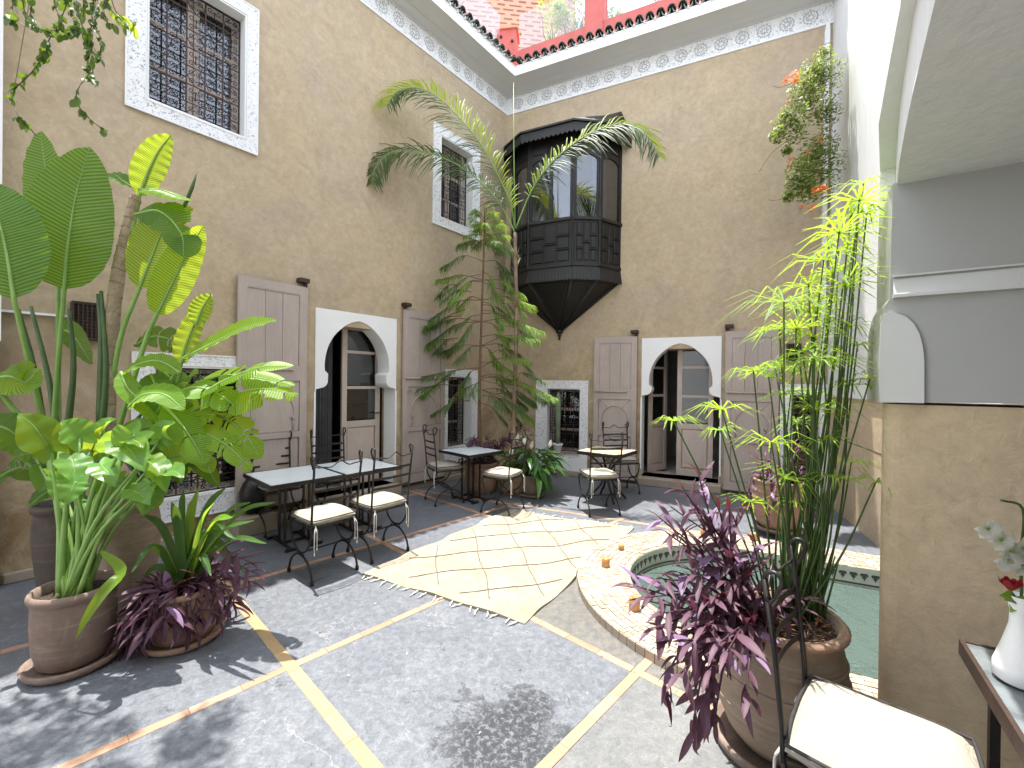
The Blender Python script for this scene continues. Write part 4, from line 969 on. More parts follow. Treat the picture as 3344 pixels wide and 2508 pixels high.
# skirt with scalloped lower edge
for i in range(5):
    a, b = Vector(ring((1.03,1.06), Z_SK0)[i]), Vector(ring((1.03,1.06), Z_SK0)[i+1]); a1, b1 = Vector(ring((1.0,1.0), Z_SK1+.02)[i]), Vector(ring((1.0,1.0), Z_SK1+.02)[i+1])
    L = (b-a).length; k = max(3, int(L/.055)); m = MB(); prev = None; top = []; low = []
    for j in range(k*4+1):
        t_ = j/(k*4); ph = (j % 4)/4; dz = .022*abs(math.sin(math.pi*ph)); low.append(a.lerp(b, t_) + Vector((0,0,-dz))); top.append(a1.lerp(b1, t_))
    n = len(low); off = Vector((0,.016,0)); m.add(low+top+[p+off for p in low]+[p+off for p in top], [(q, q+1, n+q+1, n+q) for q in range(n-1)] + [(2*n+q, 3*n+q, 3*n+q+1, 2*n+q+1) for q in range(n-1)] + [(q, 2*n+q, 2*n+q+1, q+1) for q in range(n-1)])
    m.build('skirt_board', MT['dark_wood2'], ori)
def face_frame(i):
    a, b = Vector(ol(*OV[i], 2.5)), Vector(ol(*OV[i+1], 2.5)); d = (b-a); L = d.length; d.normalize(); nrm = Vector((d.y, -d.x, 0)); 
    M = Matrix(((d.x, -nrm.x, 0, a.x), (d.y, -nrm.y, 0, a.y), (0,0,1,-2.5+2.5), (0,0,0,1))); return M, L
for i in range(5):
    M, L = face_frame(i); z = lambda q: q-2.5
    m = MB(); m.box(0,L,.0,.03,z(Z_P0),z(Z_P1),0,M); m.build('panel_back', MT['dark_wood'], ori)
    m = MB(); m.box(.0,L,-.03,.03,z(Z_P1),z(Z_P1+.045),0,M); m.box(0,L,-.018,0,z(Z_P0),z(Z_P0+.05),0,M); m.build('rail', MT['dark_wood2'], ori)
    cols = 3; cw = (L-.10)/cols
    for c in range(cols):
        x0 = .05+cw*c+.014; x1 = .05+cw*(c+1)-.014; cuts = ([0,.32,.66,1] if c % 2 == 0 else [0,.48,1]); H0, H1 = Z_P0+.07, Z_P1-.03
        for q in range(len(cuts)-1):
            za, zb = H0+(H1-H0)*cuts[q]+.018, H0+(H1-H0)*cuts[q+1]-.018
            p = MB(); p.bevbox(x0,x1,-.016,-.0005,z(za),z(zb),.009,0,M); p.build('raised_panel', MT['dark_wood'], ori)
            if q: 
                p = MB(); p.bevbox(x0-.012,x1+.012,-.026,-.0005,z(za-.027),z(za-.006),.006,0,M); p.build('cross_bead', MT['dark_wood2'], ori)
    # glazed storey
    nW = 2 if i == 2 else 1; sw = .055
    wj = (L-sw*(nW+1))/nW if nW > 1 else L-2*sw
    for q in range(nW+1):
        x = q*(wj+sw) if nW > 1 else (0 if q == 0 else L-sw); m = MB(); m.box(x, x+sw, -.004,.045,z(Z_P1+.046),z(5.95),0,M); m.build('mullion', MT['dark_wood'], ori)
    for q in range(nW):
        x0 = sw+q*(wj+sw); x1 = x0+wj; r = wj/2; cx = (x0+x1)/2; zt2 = Z_W1-r*.55; arch = [(cx+r*math.cos(R(180-180*k/14)), z(zt2)+r*.55*math.sin(R(180-180*k/14))) for k in range(15)]
        m = MB(); m.prism([(x0,z(5.95)),(x0,z(zt2))]+arch[1:-1]+[(x1,z(zt2)),(x1,z(5.95))], .004,.04,0,M); mo = m.build('arched_head', MT['dark_wood'], ori)
        bmx = bmesh.new(); bmx.from_mesh(mo.data); bmesh.ops.triangulate(bmx, faces=[f for f in bmx.faces if len(f.verts) > 4]); bmx.to_mesh(mo.data); bmx.free()
        p = MB(); p.bevbox(x0+.02,x1-.02,-.012,.0035,z(Z_W1+.09),z(5.86),.008,0,M); p.build('raised_panel', MT['dark_wood'], ori)
        g = MB(); g.box(x0,x1,.02,.024,z(Z_P1+.046),z(Z_W1),0,M); g.build('pane', MT['pane'], ori)
        cu = MB(); vs = []; xs0, xs1 = (x0, x0+wj*.45) if i > 2 else ((x1-wj*.12, x1) if i == 2 else (x0+wj*.1, x1-wj*.1))
        if i == 3: xs0, xs1 = x1-wj*.2, x1
        for k in range(17):
            x = xs0+(xs1-xs0)*k/16; y = .09+.012*math.sin(k*1.7); vs += [M @ Vector((x,y,z(Z_P1+.02))), M @ Vector((x,y,z(Z_W1+.02)))]
        cu.add(vs, [(2*k,2*k+2,2*k+3,2*k+1) for k in range(16)], 0, True); cu.build('curtain', MT['curtain'], ori)
# corner turnings
for i in range(1,5):
    a = Vector(ol(*OV[i], 2.5)); m = MB(); pr = [(.001,0),(.03,.0),(.03,.05),(.02,.07),(.022,.6),(.03,.62),(.03,.66),(.02,.69)] 
    m.lathe([(.024, Z_P0-2.5),(.024,Z_P1-2.5),(.034,Z_P1-2.48),(.034,Z_P1-2.44),(.02,Z_P1-2.42),(.017,4.8-2.5),(.027,4.84-2.5),(.017,4.88-2.5),(.017,5.4-2.5),(.028,5.44-2.5),(.018,5.5-2.5),(.018,5.93-2.5)], 10, (a.x, a.y-.01, 0)); m.build('corner_turning', MT['dark_wood2'], ori)
# floor and ceiling of the oriel, hood with valance
m = MB(); r1 = ring((1,1), Z_P0); m.add(r1, [tuple(range(6))]); r2 = ring((1,1), 5.95); m.add(r2, [tuple(range(5,-1,-1))]); m.build('oriel_deck', MT['dark_wood'], ori)
ho = ring((1.17,1.30), 5.86, .05); hi = ring((.62,.0), 6.30)
hi = [ol(UC+(u-UC)*.98, .003, 6.34) for u, o_ in OV]
for i in range(5):
    a, b, c, d = [Vector(p) for p in (ho[i], ho[i+1], hi[i+1], hi[i])]; dz = Vector((0,0,.03)); m = MB(); m.add([a,b,c,d,a+dz,b+dz,c+dz,d+dz], [(3,2,1,0),(4,5,6,7),(0,1,5,4),(1,2,6,5),(2,3,7,6),(3,0,4,7)]); m.build('hood_board', MT['dark_wood2'], ori)
    L = (b-a).length; k = max(3, int(L/.075)); low = []; top = []
    for j in range(k*4+1):
        t_ = j/(k*4); dzz = .035*abs(math.sin(math.pi*((j % 4)/4))); low.append(a.lerp(b,t_)*1.0+Vector((0,.03,-.13-dzz))); top.append(a.lerp(b,t_)+Vector((0,.03,0)))
    n = len(low); m = MB(); off = Vector((0,.014,0)); m.add(low+top+[p+off for p in low]+[p+off for p in top], [(q,q+1,n+q+1,n+q) for q in range(n-1)]+[(2*n+q,3*n+q,3*n+q+1,2*n+q+1) for q in range(n-1)]+[(q,2*n+q,2*n+q+1,q+1) for q in range(n-1)]); m.build('valance', MT['dark_wood2'], ori)
# ================================================================== rug
def rug_mat():
    m, nt, p, out = newmat('cream_wool_rug'); v = coords(nt)
    n = noise(nt, 22, 8, .85, v); n2 = noise(nt, 2.5, 5, .6, v); r = ramp(nt, n.outputs[0], [(.3, (.44,.41,.335)), (.52, (.395,.355,.275)), (.68, (.29,.24,.165))])
    f = ramp(nt, n2.outputs[0], [(.3, (1.04,1.04,1.06)), (.7, (.88,.86,.80))]); c = mix(nt, 1, r.outputs[0], f.outputs[0], 'MULTIPLY')
    nt.links.new(c, p.inputs['Base Color']); p.inputs['Roughness'].default_value = 1; p.inputs['Specular IOR Level'].default_value = .1
    n3 = noise(nt, 160, 4, .8, v); b = bump(nt, p, n3.outputs[0], 1.0, .008); bump(nt, p, n.outputs[0], .8, .014, b.outputs[0]); return m
MT['rug'] = rug_mat(); MT['rug_line'] = simple('rug_pile_line', (.16,.125,.085), (.11,.085,.06), 60, 1, bmp=.8, bscale=120)
rA, rB_, rC, rD = Vector((-.03,5.60)), Vector((1.44,4.98)), Vector((.106,2.976)), Vector((-1.268,3.705))   # far-left, far-right, near, left
rug = thing('rug', 'cream wool rug with thin dark diamond lines lying diagonally on the slabs', 'rug', (0,0,0))
nx, ny = 60, 90; mb = MB(); vs = []; keep = {}
def rugp(a, b):
    p = (rD*(1-a)+rC*a)*(1-b) + (rA*(1-a)+rB_*a)*b
    w = (.014*math.sin(b*21+a*3)+.008*math.sin(b*47)) * (1 if a < .5 else .5); p = p + Vector((w, w*.4)); return p
for j in range(ny+1):
    for i in range(nx+1):
        a, b = i/nx, j/ny; p = rugp(a, b)
        d = p - PC
        if inpool(p, PO+.012):
            if d.dot(PA) > 0: p = PC + PA*d.dot(PA) - PN*(PO+.012)
            else: p = PC + d.normalized()*(PO+.012)
        z = .016 + .006*math.sin(a*17+b*9) + .007*math.sin(b*26-a*7)
        # rumpled far corner
        q = max(0, 1-(Vector((a,b))-Vector((.12,1.0))).length/.16); z += .05*q*abs(math.sin(a*40))
        vs.append((p.x, p.y, z))
fs = [(j*(nx+1)+i, j*(nx+1)+i+1, (j+1)*(nx+1)+i+1, (j+1)*(nx+1)+i) for j in range(ny) for i in range(nx)]
mb.add(vs, fs, 0, True)
edge = [(0,j) for j in range(ny+1)]; 
lowv = [(x,y,.001) for x,y,z in vs]; per = [i for i in range(nx+1)] + [(j)*(nx+1)+nx for j in range(1,ny+1)] + [ny*(nx+1)+i for i in range(nx-1,-1,-1)] + [j*(nx+1) for j in range(ny-1,0,-1)]
pv = [vs[k] for k in per] + [lowv[k] for k in per]; n = len(per); mb.add(pv, [(i, n+i, n+(i+1)%n, (i+1)%n) for i in range(n)])
mb.build('pile', MT['rug'], rug)
ln = MB(); 
def rl(a0,b0,a1,b1):
    pts = []
    for t in range(41):
        a, b = a0+(a1-a0)*t/40, b0+(b1-b0)*t/40; p = rugp(a,b)
        if inpool(p, PO+.02): break
        pts.append((p.x+random.uniform(-.003,.003), p.y+random.uniform(-.003,.003), .017+.004*math.sin(a*17+b*9)+.005*math.sin(b*26-a*7)))
    if len(pts) > 2: ln.tube(pts, .0042, 4, cap=False)
# two families of knotted lines crossing as loose diamonds
rgl = random.Random(19)
def quad_ab(p):
    # inverse of the bilinear rug map by iteration
    a = b = .5
    for _ in range(12):
        q = rugp(a,b); ea_ = (rugp(a+.01,b)-rugp(a-.01,b))/.02; eb_ = (rugp(a,b+.01)-rugp(a,b-.01))/.02; d = p-q; det = ea_.x*eb_.y-ea_.y*eb_.x; a += (d.x*eb_.y-d.y*eb_.x)/det; b += (ea_.x*d.y-ea_.y*d.x)/det
    return a, b
def wl_(P, D, r, lo, hi):
    run = []; w = rgl.uniform(0,6)
    for t in range(int((hi-lo)/.03)):
        s_ = lo+t*.03; p = P + D*s_ + Vector((-D.y,D.x))*(.010*math.sin(s_*7+w)+rgl.uniform(-.0025,.0025)); a, b = quad_ab(p)
        ok = .05 < a < .95 and .05 < b < .97 and not inpool(p, PO+.03)
        if ok: run.append((p.x, p.y, .0185+.006*math.sin(a*17+b*9)+.007*math.sin(b*26-a*7)))
        if (not ok) and run:
            if len(run) > 4: ln.tube(run, [r*rgl.uniform(.6,1.2) for _ in run], 4, cap=False)
            run = []
    if len(run) > 4: ln.tube(run, r, 4, cap=False)
for y0 in (3.49, 3.887, 4.287, 4.69, 5.05, 5.36): wl_(Vector((0,y0)), Vector((.965,.262)), .0050, -2, 2)
for x0 in (-1.10, -.68, -.27, .15, .57, .98): wl_(Vector((x0,4.0)), Vector((-.178,.984)), .0040, -1.4, 1.8)
ln.build('diamond_lines', MT['rug_line'], rug)
fr = MB(); rg = random.Random(11)
for (p0, p1, nn) in ((rD, rC, 19), (rB_, rA, 12)):
    d = (p1-p0).normalized(); o_ = Vector((d.y,-d.x)); 
    for k in range(nn):
        p = p0 + (p1-p0)*((k+.5)/nn + rg.uniform(-.008,.008)); l = rg.uniform(.05,.095); dr = (o_*1.0 + d*rg.uniform(-.7,.5)).normalized()
        if (p0-p1).dot(Vector((1,0))) > 0 and inpool(p, PO+.03): continue
        q = p + dr*l; m = p + dr*l*.5 + d*rg.uniform(-.01,.01)
        fr.tube([(p.x,p.y,.014),(m.x,m.y,.010),(q.x,q.y,.007)], [.005,.0055,.004], 5); fr.lathe([(.001,-.009),(.009,-.003),(.009,.004),(.001,.009)], 6, (m.x,m.y,.012))
tag(fr.build('fringe', MT['cotton'], rug), kind='stuff')

# ================================================================== chairs and tables
def cushion(w, d, h, nx_=14, loc=(0,0,0), sharp=5.0, puff=.5):
    mb = MB(); n = nx_
    for side in (1, -1):
        vs = []
        for j in range(n+1):
            for i in range(n+1):
                x = -1+2*i/n; y = -1+2*j/n
                # rounded square outline
                X = x*math.sqrt(1-.10*y*y); Y = y*math.sqrt(1-.10*x*x)
                e = (1-abs(x)**sharp)*(1-abs(y)**sharp); z = h*.5*(e**.45 if e > 0 else 0)
                z += side*puff*.012*math.sin(x*9+y*3)*e*(1 if side > 0 else .2)
                vs.append((X*w/2, Y*d/2, side*z))
        fs = [(j*(n+1)+i, j*(n+1)+i+1, (j+1)*(n+1)+i+1, (j+1)*(n+1)+i) for j in range(n) for i in range(n)]
        if side < 0: fs = [f[::-1] for f in fs]
        mb.add(vs, fs, 0, True)
    rim = []
    for k in range(41):
        a = 2*math.pi*k/40; c, s_ = math.cos(a), math.sin(a); q = max(abs(c), abs(s_)); x, y = c/q, s_/q
        x = math.copysign(min(abs(x),1), x)*.985; y = math.copysign(min(abs(y),1), y)*.985
        rim.append((x*math.sqrt(1-.10*y*y)*w/2, y*math.sqrt(1-.10*x*x)*d/2, 0))
    return mb, rim
def make_chair():
    t = thing('iron_chair', '', 'chair')
    W, D, S, H = .405, .38, .46, 1.06; w, d = W/2, D/2; r = .0095
    for sx in (-1, 1):
        m = MB(); x = sx*w
        # back post: foot of the upper arc up to the scrolled top (leans back)
        m.tube([(x,-d,S-.02),(x,-d-.005,S+.1),(x*1.02,-d-.03,S+.35),(x*1.04,-d-.06,H-.03)], r, 6)
        top = [(x*1.04,-d-.06,H-.03)]
        for k in range(13):
            a = R(180-19*k) ; top.append((x*1.04+sx*.0006*k, -d-.06+.026+.026*math.cos(a)*1.0, H-.03+.030*math.sin(a)))
        top += [(x*1.05,-d-.028,H-.085),(x*1.05,-d-.040,H-.105),(x*1.05,-d-.054,H-.10),(x*1.05,-d-.052,H-.088),(x*1.05,-d-.044,H-.090)]
        m.tube(top, r*.85, 6); m.build('back_post', MT['iron'], t)
        # upper arc (seat corners down to the ring) and lower arc (ring to the feet)
        m = MB(); cz = S; rr_ = d; pts = [(x, -rr_*math.cos(R(180*k/16)), S - .235*math.sin(R(180*k/16))) for k in range(17)]; m.tube(pts, r, 6); m.build('upper_arc', MT['iron'], t)
        m = MB(); pts = [(x, -(d+.015)*math.cos(R(180*k/16)), .012+.195*math.sin(R(180*k/16))) for k in range(17)]; m.tube(pts, r, 6); m.build('lower_arc', MT['iron'], t)
        for sy in (-1, 1):
            m = MB(); m.lathe([(.001,0),(.015,0),(.017,.02),(.013,.04),(.009,.045)], 8, (x, sy*(d+.015), 0)); m.build('foot', MT['iron'], t)
            m = MB(); m.tube([(x, sy*.05+.016*math.cos(R(30*k)), .213+.016*math.sin(R(30*k))) for k in range(13)], .004, 4, cap=False); m.build('ring', MT['iron'], t)
    m = MB(); m.tube([(-w,0,.218),(w,0,.218)], .007, 6); m.build('stretcher', MT['iron'], t)
    m = MB(); 
    for a, b in (((-w,-d),(w,-d)),((w,-d),(w,d)),((w,d),(-w,d)),((-w,d),(-w,-d))): m.tube([(a[0],a[1],S),(b[0],b[1],S)], .009, 4)
    for k in range(1,4): m.tube([(-w+W*k/4,-d,S),(-w+W*k/4,d,S)], .005, 4)
    m.build('seat_frame', MT['iron'], t)
    def by(z): return -d-.06*((z-S)/(H-S))**1.3-.004
    for z in (.68, .77, .86):
        m = MB(); n = 10; y = by(z); pts = []
        vs = []
        for k in range(n+1):
            x = -w*1.02+W*1.02*k/n; yy = y - .028*math.sin(math.pi*k/n); vs += [(x,yy-.002,z-.011),(x,yy-.002,z+.011),(x,yy+.002,z+.011),(x,yy+.002,z-.011)]
        m.add(vs, [(4*k+q, 4*k+4+q, 4*k+4+(q+1)%4, 4*k+(q+1)%4) for k in range(n) for q in range(4)]); m.build('back_slat', MT['iron'], t)
    m = MB(); pts = []
    for k in range(25):
        x = -w*1.03+W*1.03*k/24; q = k/24; zz_ = .955 + .055*math.exp(-((q-.5)/.17)**2) - .012*math.sin(math.pi*2*abs(q-.5)*2)
        if q < .08 or q > .92: zz_ += .02*(1-min(q,1-q)/.08)
        pts.append((x, by(.97)-.028*math.sin(math.pi*q), zz_))
    m.tube(pts, .006, 5); m.build('top_rail', MT['iron'], t)
    cu, rim = cushion(.42,.41,.09); c = cu.build('cushion', MT['canvas'], t, (0,.0,S+.040))
    m = MB(); m.tube(rim, .0055, 5, cap=False); m.build('piping', MT['piping'], c, (0,0,.018)); 
    for sx in (-1, 1):
        m = MB(); x = sx*.17
        for q in (0, .02): m.tube([(x,-d-.005,S+.02),(x+q*sx,-d-.028,S-.03),(x+q*1.2*sx,-d-.03,S-.11-q*2),(x+q*sx,-d-.028,S-.155-q*2)], .004, 4); m.lathe([(.001,0),(.007,.01),(.005,.025),(.001,.03)], 6, (x+q*sx,-d-.028,S-.18-q*2))
        m.build('tie', MT['cotton'], t)
    return t
ch0 = make_chair(); first = [True]
def place_chair(x, y, deg, label):
    if first[0]: o = ch0; first[0] = False
    else: o = copy_tree(ch0)
    o.location = (x, y, 0); o.rotation_euler = (0,0,R(deg)); o['label'] = label; o['group'] = 'wrought iron chairs in the courtyard'; return o
place_chair(-1.64, 3.78, 51, 'iron chair at the near end of the long glass table, back towards the camera')
place_chair(-1.295, 4.22, 51, 'iron chair beside the rug at the long table, seat cushion in full sun')
place_chair(-2.62, 4.85, 229, 'iron chair across the long table, nearest the banana leaves, facing the camera')
place_chair(-2.15, 5.30, 229, 'iron chair across the long table in front of the arched doorway')
c5 = place_chair(-.93, 6.03, -60, 'iron chair left of the small square glass table by the shutter')
place_chair(-.10, 5.60, 62, 'iron chair between the small glass table and the peace lily')
place_chair(1.15, 5.62, 12, 'iron chair on the near side of the mosaic table, back to the camera')
place_chair(1.72, 6.70, 192, 'iron chair behind the mosaic table against the shutter')
fc = place_chair(1.185, 1.43, -133, 'black iron chair in the right foreground with a large cream cushion')
for ch in fc.children:
    if ch.name.startswith('cushion'): ch.scale = (1.16,1.16,1.1); ch.location.y += .045
def trestle_table(x, y, deg, w, d, H, label, mat):
    t = thing('glass_table', label, 'table', (x,y,0), R(deg), 'slim iron tables with glass tops')
    m = MB(); m.bevbox(0,1,0,1,0,1,.0) if False else m.box(-w/2,w/2,-d/2,d/2,H-.012,H); m.build('tabletop', mat, t)
    m = MB(); e = .014
    for (xa,xb,ya,yb) in ((-w/2-e,w/2+e,-d/2-e,-d/2-.001),(-w/2-e,w/2+e,d/2+.001,d/2+e),(-w/2-e,-w/2-.001,-d/2,d/2),(w/2+.001,w/2+e,-d/2,d/2)): m.box(xa,xb,ya,yb,H-.035,H+.003)
    m.build('rim', MT['iron'], t)
    for sx in (-1, 1):
        for sy in (-1, 1):
            m = MB(); m.box(sx*w*.17-.010,sx*w*.17+.010,sy*.07-.010,sy*.07+.010,.03,H-.013); m.build('leg', MT['iron'], t)
    for sx in (-1, 1):
        m = MB(); m.box(sx*w*.17-.012,sx*w*.17+.012,-d*.33,d*.33,.008,.03); 
        for sy in (-1,1): m.box(sx*w*.17-.06,sx*w*.17+.06,sy*d*.33-.012,sy*d*.33+.012,.0,.0265)
        m.build('foot_bar', MT['iron'], t)
    m = MB(); m.box(-w*.17+.012,w*.17-.012,-.010,.010,.010,.028); m.build('cross_bar', MT['iron'], t); return t
def glasstop():
    m, nt, p, out = newmat('frosted_glass_top'); v = coords(nt); n = noise(nt, 4, 4, .6, v); r = ramp(nt, n.outputs[0], [(.3, (.70,.77,.79)), (.7, (.76,.82,.84))]); nt.links.new(r.outputs[0], p.inputs['Base Color']); p.inputs['Roughness'].default_value = .08; p.inputs['IOR'].default_value = 1.7; return m
MT['gtop'] = glasstop()
trestle_table(-2.235, 4.45, 48, .70, .74, .70, 'square glass-topped iron table, near half of the long pair', MT['gtop'])
trestle_table(-1.765, 4.935, 48, .66, .74, .70, 'square glass-topped iron table, far half of the long pair', MT['gtop'])
trestle_table(-.57, 6.14, 46, .62, .64, .70, 'small square glass table between two chairs near the corner plants', MT['gtop'])
# mosaic table with scrolled iron base
mt = thing('mosaic_table', 'square table with a mosaic top and curved iron legs in front of the shutter', 'table', (1.385,6.18,0), R(52))
tw_, H_ = .64, .72
m = MB(); m.box(-tw_/2,tw_/2,-tw_/2,tw_/2,H_-.05,H_-.008); m.build('top_frame', MT['iron'], mt)
m = MB(); m2 = MB(); k = 14; rg = random.Random(9); pal = [simple('mosaic_cream', (.62,.52,.38)), simple('mosaic_ochre', (.50,.32,.16)), simple('mosaic_grey', (.36,.36,.34))]
for i in range(k):
    for j in range(k):
        x0, y0 = -tw_/2+.01+(tw_-.02)*i/k, -tw_/2+.01+(tw_-.02)*j/k; q = (tw_-.02)/k
        dd = math.hypot(i-6.5, j-6.5); mi = 1 if (4 < dd < 5 or rg.random() < .15) else (2 if rg.random() < .15 else 0)
        m.box(x0+.002,x0+q-.002,y0+.002,y0+q-.002,H_-.008,H_-.001, mi)
tag(m.build('mosaic_top', pal, mt), kind='stuff')
for q in range(4):
    a = R(45+90*q); c, s_ = math.cos(a), math.sin(a)
    pts = bez([(c*.30,s_*.30,H_-.05),(c*.20,s_*.20,.60),(c*.07,s_*.07,.47),(c*.05,s_*.05,.36),(c*.10,s_*.10,.22),(c*.20,s_*.20,.12),(c*.28,s_*.28,.02)], 20); m = MB(); m.tube(pts, .016, 6); m.build('leg', MT['iron'], mt)
m = MB(); m.tube([(.06*math.cos(R(20*i)),.06*math.sin(R(20*i)),.42) for i in range(19)], .009, 5, cap=False); m.build('collar', MT['iron'], mt)
# marble table on the right
mc = Vector((1.665,1.566,0)); ta = ea; tb_ = Vector((-.559,-.829,0))
ma = thing('marble_table', 'grey marble-topped iron table cut by the right edge, standing against the pier', 'table', mc, math.atan2(ta.y, ta.x))
m = MB(); m.box(0,1.3,-.66,-.0,.725,.75); m.build('tabletop', MT['marble_dk'], ma)
m = MB(); e = .014
for b in ((-e,1.3,-.66-e,-.6605),(-e,-.0005,-.66,.0),(-e,1.3,.0005,e)): m.box(*b,.70,.754)
m.build('rim', MT['rust'], ma)
for x, y in ((.06,-.06),(.06,-.6),(1.24,-.06),(1.24,-.6)): m = MB(); m.box(x-.013,x+.013,y-.013,y+.013,0,.724); m.build('leg', MT['iron'], ma)
# wooden candle cups on the kerb
cw = wood('honey_wood', (.42,.19,.06), (.58,.30,.11), .35, (30,30,4))
for i, (px, py, sc2, lab) in enumerate(((1978,1850,1.0,'squat wooden candle cup nearest the rug on the pool kerb'),(2029,1795,.82,'round wooden candle ball on the kerb beside the far rug corner'),(2072,1990,1.12,'wooden candle cup on the near kerb beside the purple leaves'),(2297,1747,.85,'small wooden candle cup on the far kerb behind the purple plant'),(2461,1763,.95,'wooden candle cup on the far kerb left of the papyrus stems'),(2650,1795,1.0,'wooden candle cup on the far kerb between the papyrus stems'))):
    p = atZ(px, py, KH); t = thing('candle_cup', lab, 'candle cup', (p.x,p.y,KH), 0, 'wooden candle cups on the pool kerb'); s_ = .036*sc2; m = MB()
    if i == 1: m.lathe([(s_*.55,0),(s_*.95,s_*.5),(s_*1.02,s_),(s_*.85,s_*1.7),(s_*.45,s_*2.0),(s_*.3,s_*1.8)], 16)
    else: m.lathe([(s_*.92,0),(s_*1.0,s_*.1),(s_,s_*2.1),(s_*.92,s_*2.2),(s_*.60,s_*2.2),(s_*.58,s_*1.5),(.001,s_*1.5)], 16, wob=.03, seed=i)
    m.build('cup', cw, t); m = MB(); m.tube([(0,0,s_*1.45),(0,0,s_*1.7)], .003, 4); m.build('wick', MT['twig'], t)
# black jar by the banana window
t = thing('lidded_jar', 'black lidded jar standing behind the potted leaves under the grilled window', 'jar', WL(-4.52,.2,.16)); m = MB(); m.lathe([(.06,0),(.10,.04),(.13,.14),(.13,.24),(.09,.34),(.06,.37)], 20); m.build('body', MT['iron'], t); m = MB(); m.lathe([(.065,.37),(.06,.40),(.02,.43),(.012,.46),(.022,.48),(.001,.51)], 16); m.build('lid', MT['iron'], t)
tb2 = MB(); tb2.bevbox(-.2,.2,-.15,.15,0,.195,.01); tag(tb2.build('stone_block', MT['stone'], None, WL(-4.52,0,.18), ROTL), 'low stone block carrying the black lidded jar', 'block')

# a few fallen leaves and bits of grit on the slabs
lf = MB(); rg = random.Random(88)
for i in range(70):
    x, y = rg.uniform(-2.3,1.2), rg.uniform(1.7,5.6)
    if inpool(Vector((x,y)), PO+.05): continue
    a = rg.uniform(0,6.28); s_ = rg.uniform(.004,.016); c, q = math.cos(a)*s_, math.sin(a)*s_; lf.add([(x-c,y-q,.002),(x+q*.4,y-c*.4,.004),(x+c,y+q,.003),(x-q*.4,y+c*.4,.005)], [(0,1,2,3)], rg.choice((0,0,1)))
tag(lf.build('fallen_leaves', [simple('dry_leaf', (.22,.13,.06), (.12,.07,.03)), simple('lime_grit', (.5,.48,.44))]), kind='stuff')
# ================================================================== PLANTS
def rvec(s=1.0): return Vector((random.uniform(-s,s), random.uniform(-s,s), random.uniform(-s,s)))
TOCAM = lambda p: (Vector((0,0,CZ))-Vector(p)).normalized()
def big_leaf(parent, px, width, N=None, mat='banana', stalk=None, tears=0, fold=.22, tipround=.55, ripple=.006, curl=0.0, srad=.014, stmat='rib', seg=26, org=(0,0,0)):
    # px: list of (x, y, Y) along the midrib base->tip ; width: full width in metres; stalk: list of (x,y,Y) below the blade
    org = Vector(org); P = [atY(*q) - org for q in px]; mid = bez(P, seg)
    c = mid[len(mid)//2]; N = (Vector(N) if N is not None else TOCAM(c+org)*.8 + Vector((0,0,.5))).normalized()
    mb = MB(); k = 4; ws = []
    for i in range(seg+1):
        t = i/seg; w = (math.sin(math.pi*min(1, t/.38)*.5) ** .5) if t < .38 else (max(0, 1-((t-.38)/.62)**2.3)) ** .72
        ws.append(max(.004, w*width/2))
    if not tears:
        mb.blade(mid, N, ws, fold, k, 0, ripple, 9.0, curl)
    else:
        rg = random.Random(tears*31+int(px[0][0])); cuts = sorted(rg.uniform(.15,.92) for _ in range(tears))
        for side in (-1, 1):
            bounds = [0.0] + [c_+rg.uniform(-.03,.03) for c_ in cuts] + [1.0]
            for q in range(len(bounds)-1):
                t0, t1 = bounds[q]+.006, bounds[q+1]-.012; m_ = 6; droop = rg.uniform(-.02,.22); vs = []
                for i in range(m_+1):
                    t = t0+(t1-t0)*i/m_; f = min(seg-1, int(t*seg)); a = mid[f].lerp(mid[f+1], t*seg-f); tt = (mid[f+1]-mid[f]).normalized(); sd = tt.cross(N).normalized()*side; nn = N
                    w = ws[f]+(ws[f+1]-ws[f])*(t*seg-f); edge = 1-.28*abs(2*i/m_-1)**3
                    for j in range(4):
                        s_ = j/3; vs.append(a + sd*w*s_*edge + tt*w*.35*s_*s_ + nn*(fold*s_*w - droop*w*s_*s_*1.5) - Vector((0,0,droop*w*s_*s_)))
                mb.add(vs, [(i*4+j, i*4+j+1, i*4+4+j+1, i*4+4+j) for i in range(m_) for j in range(3)], 0, True)
    nv = len(mb.v); lo = mb.build('leaf', [MT[mat], MT[stmat]], parent)
    # across-leaf veins follow the nearest point of the midrib
    mb.uv = []
    for v_ in mb.v:
        q = Vector(v_); bi = min(range(seg+1), key=lambda i: (mid[i]-q).length_squared); tt = (mid[min(bi+1,seg)]-mid[max(bi-1,0)]); tl = tt.length; along = bi/seg + (q-mid[bi]).dot(tt)/(tl*tl)*(min(bi+1,seg)-max(bi-1,0))/seg; w_ = (q-mid[bi]).length
        mb.uv.append((along*3.0 - w_*1.2, w_))
    mb.uvbuild(lo)
    rb_ = MB(); pts = mid; rs = [srad*.8*(1-.85*i/seg) for i in range(seg+1)]
    if stalk:
        S = bez([atY(*q) - org for q in stalk] + [mid[0]], 14); pts = S[:-1] + mid; rs = [srad*(1.35-.45*i/14) for i in range(14)] + [srad*.9*(1-.9*i/seg) for i in range(seg+1)]
    rb_.tube(pts, rs, 6); rb_.build('leaf_stalk', MT[stmat], parent)
    return lo
def pot(parent, r, h, prof, mat, soil=True, loc=(0,0,0), wob=.015, seed=0, n=40):
    m = MB(); m.lathe([(r*a, h*b) for a, b in prof], n, (0,0,0), 0, wob, seed); o = m.build('pot', MT[mat], parent, loc)
    if soil:
        m = MB(); m.disc(r*prof[-1][0]*1.02, h*prof[-1][1]+.002, 24, (0,0,0), 0, .012, seed); m.build('soil', MT['soil'], parent, loc)
    return o
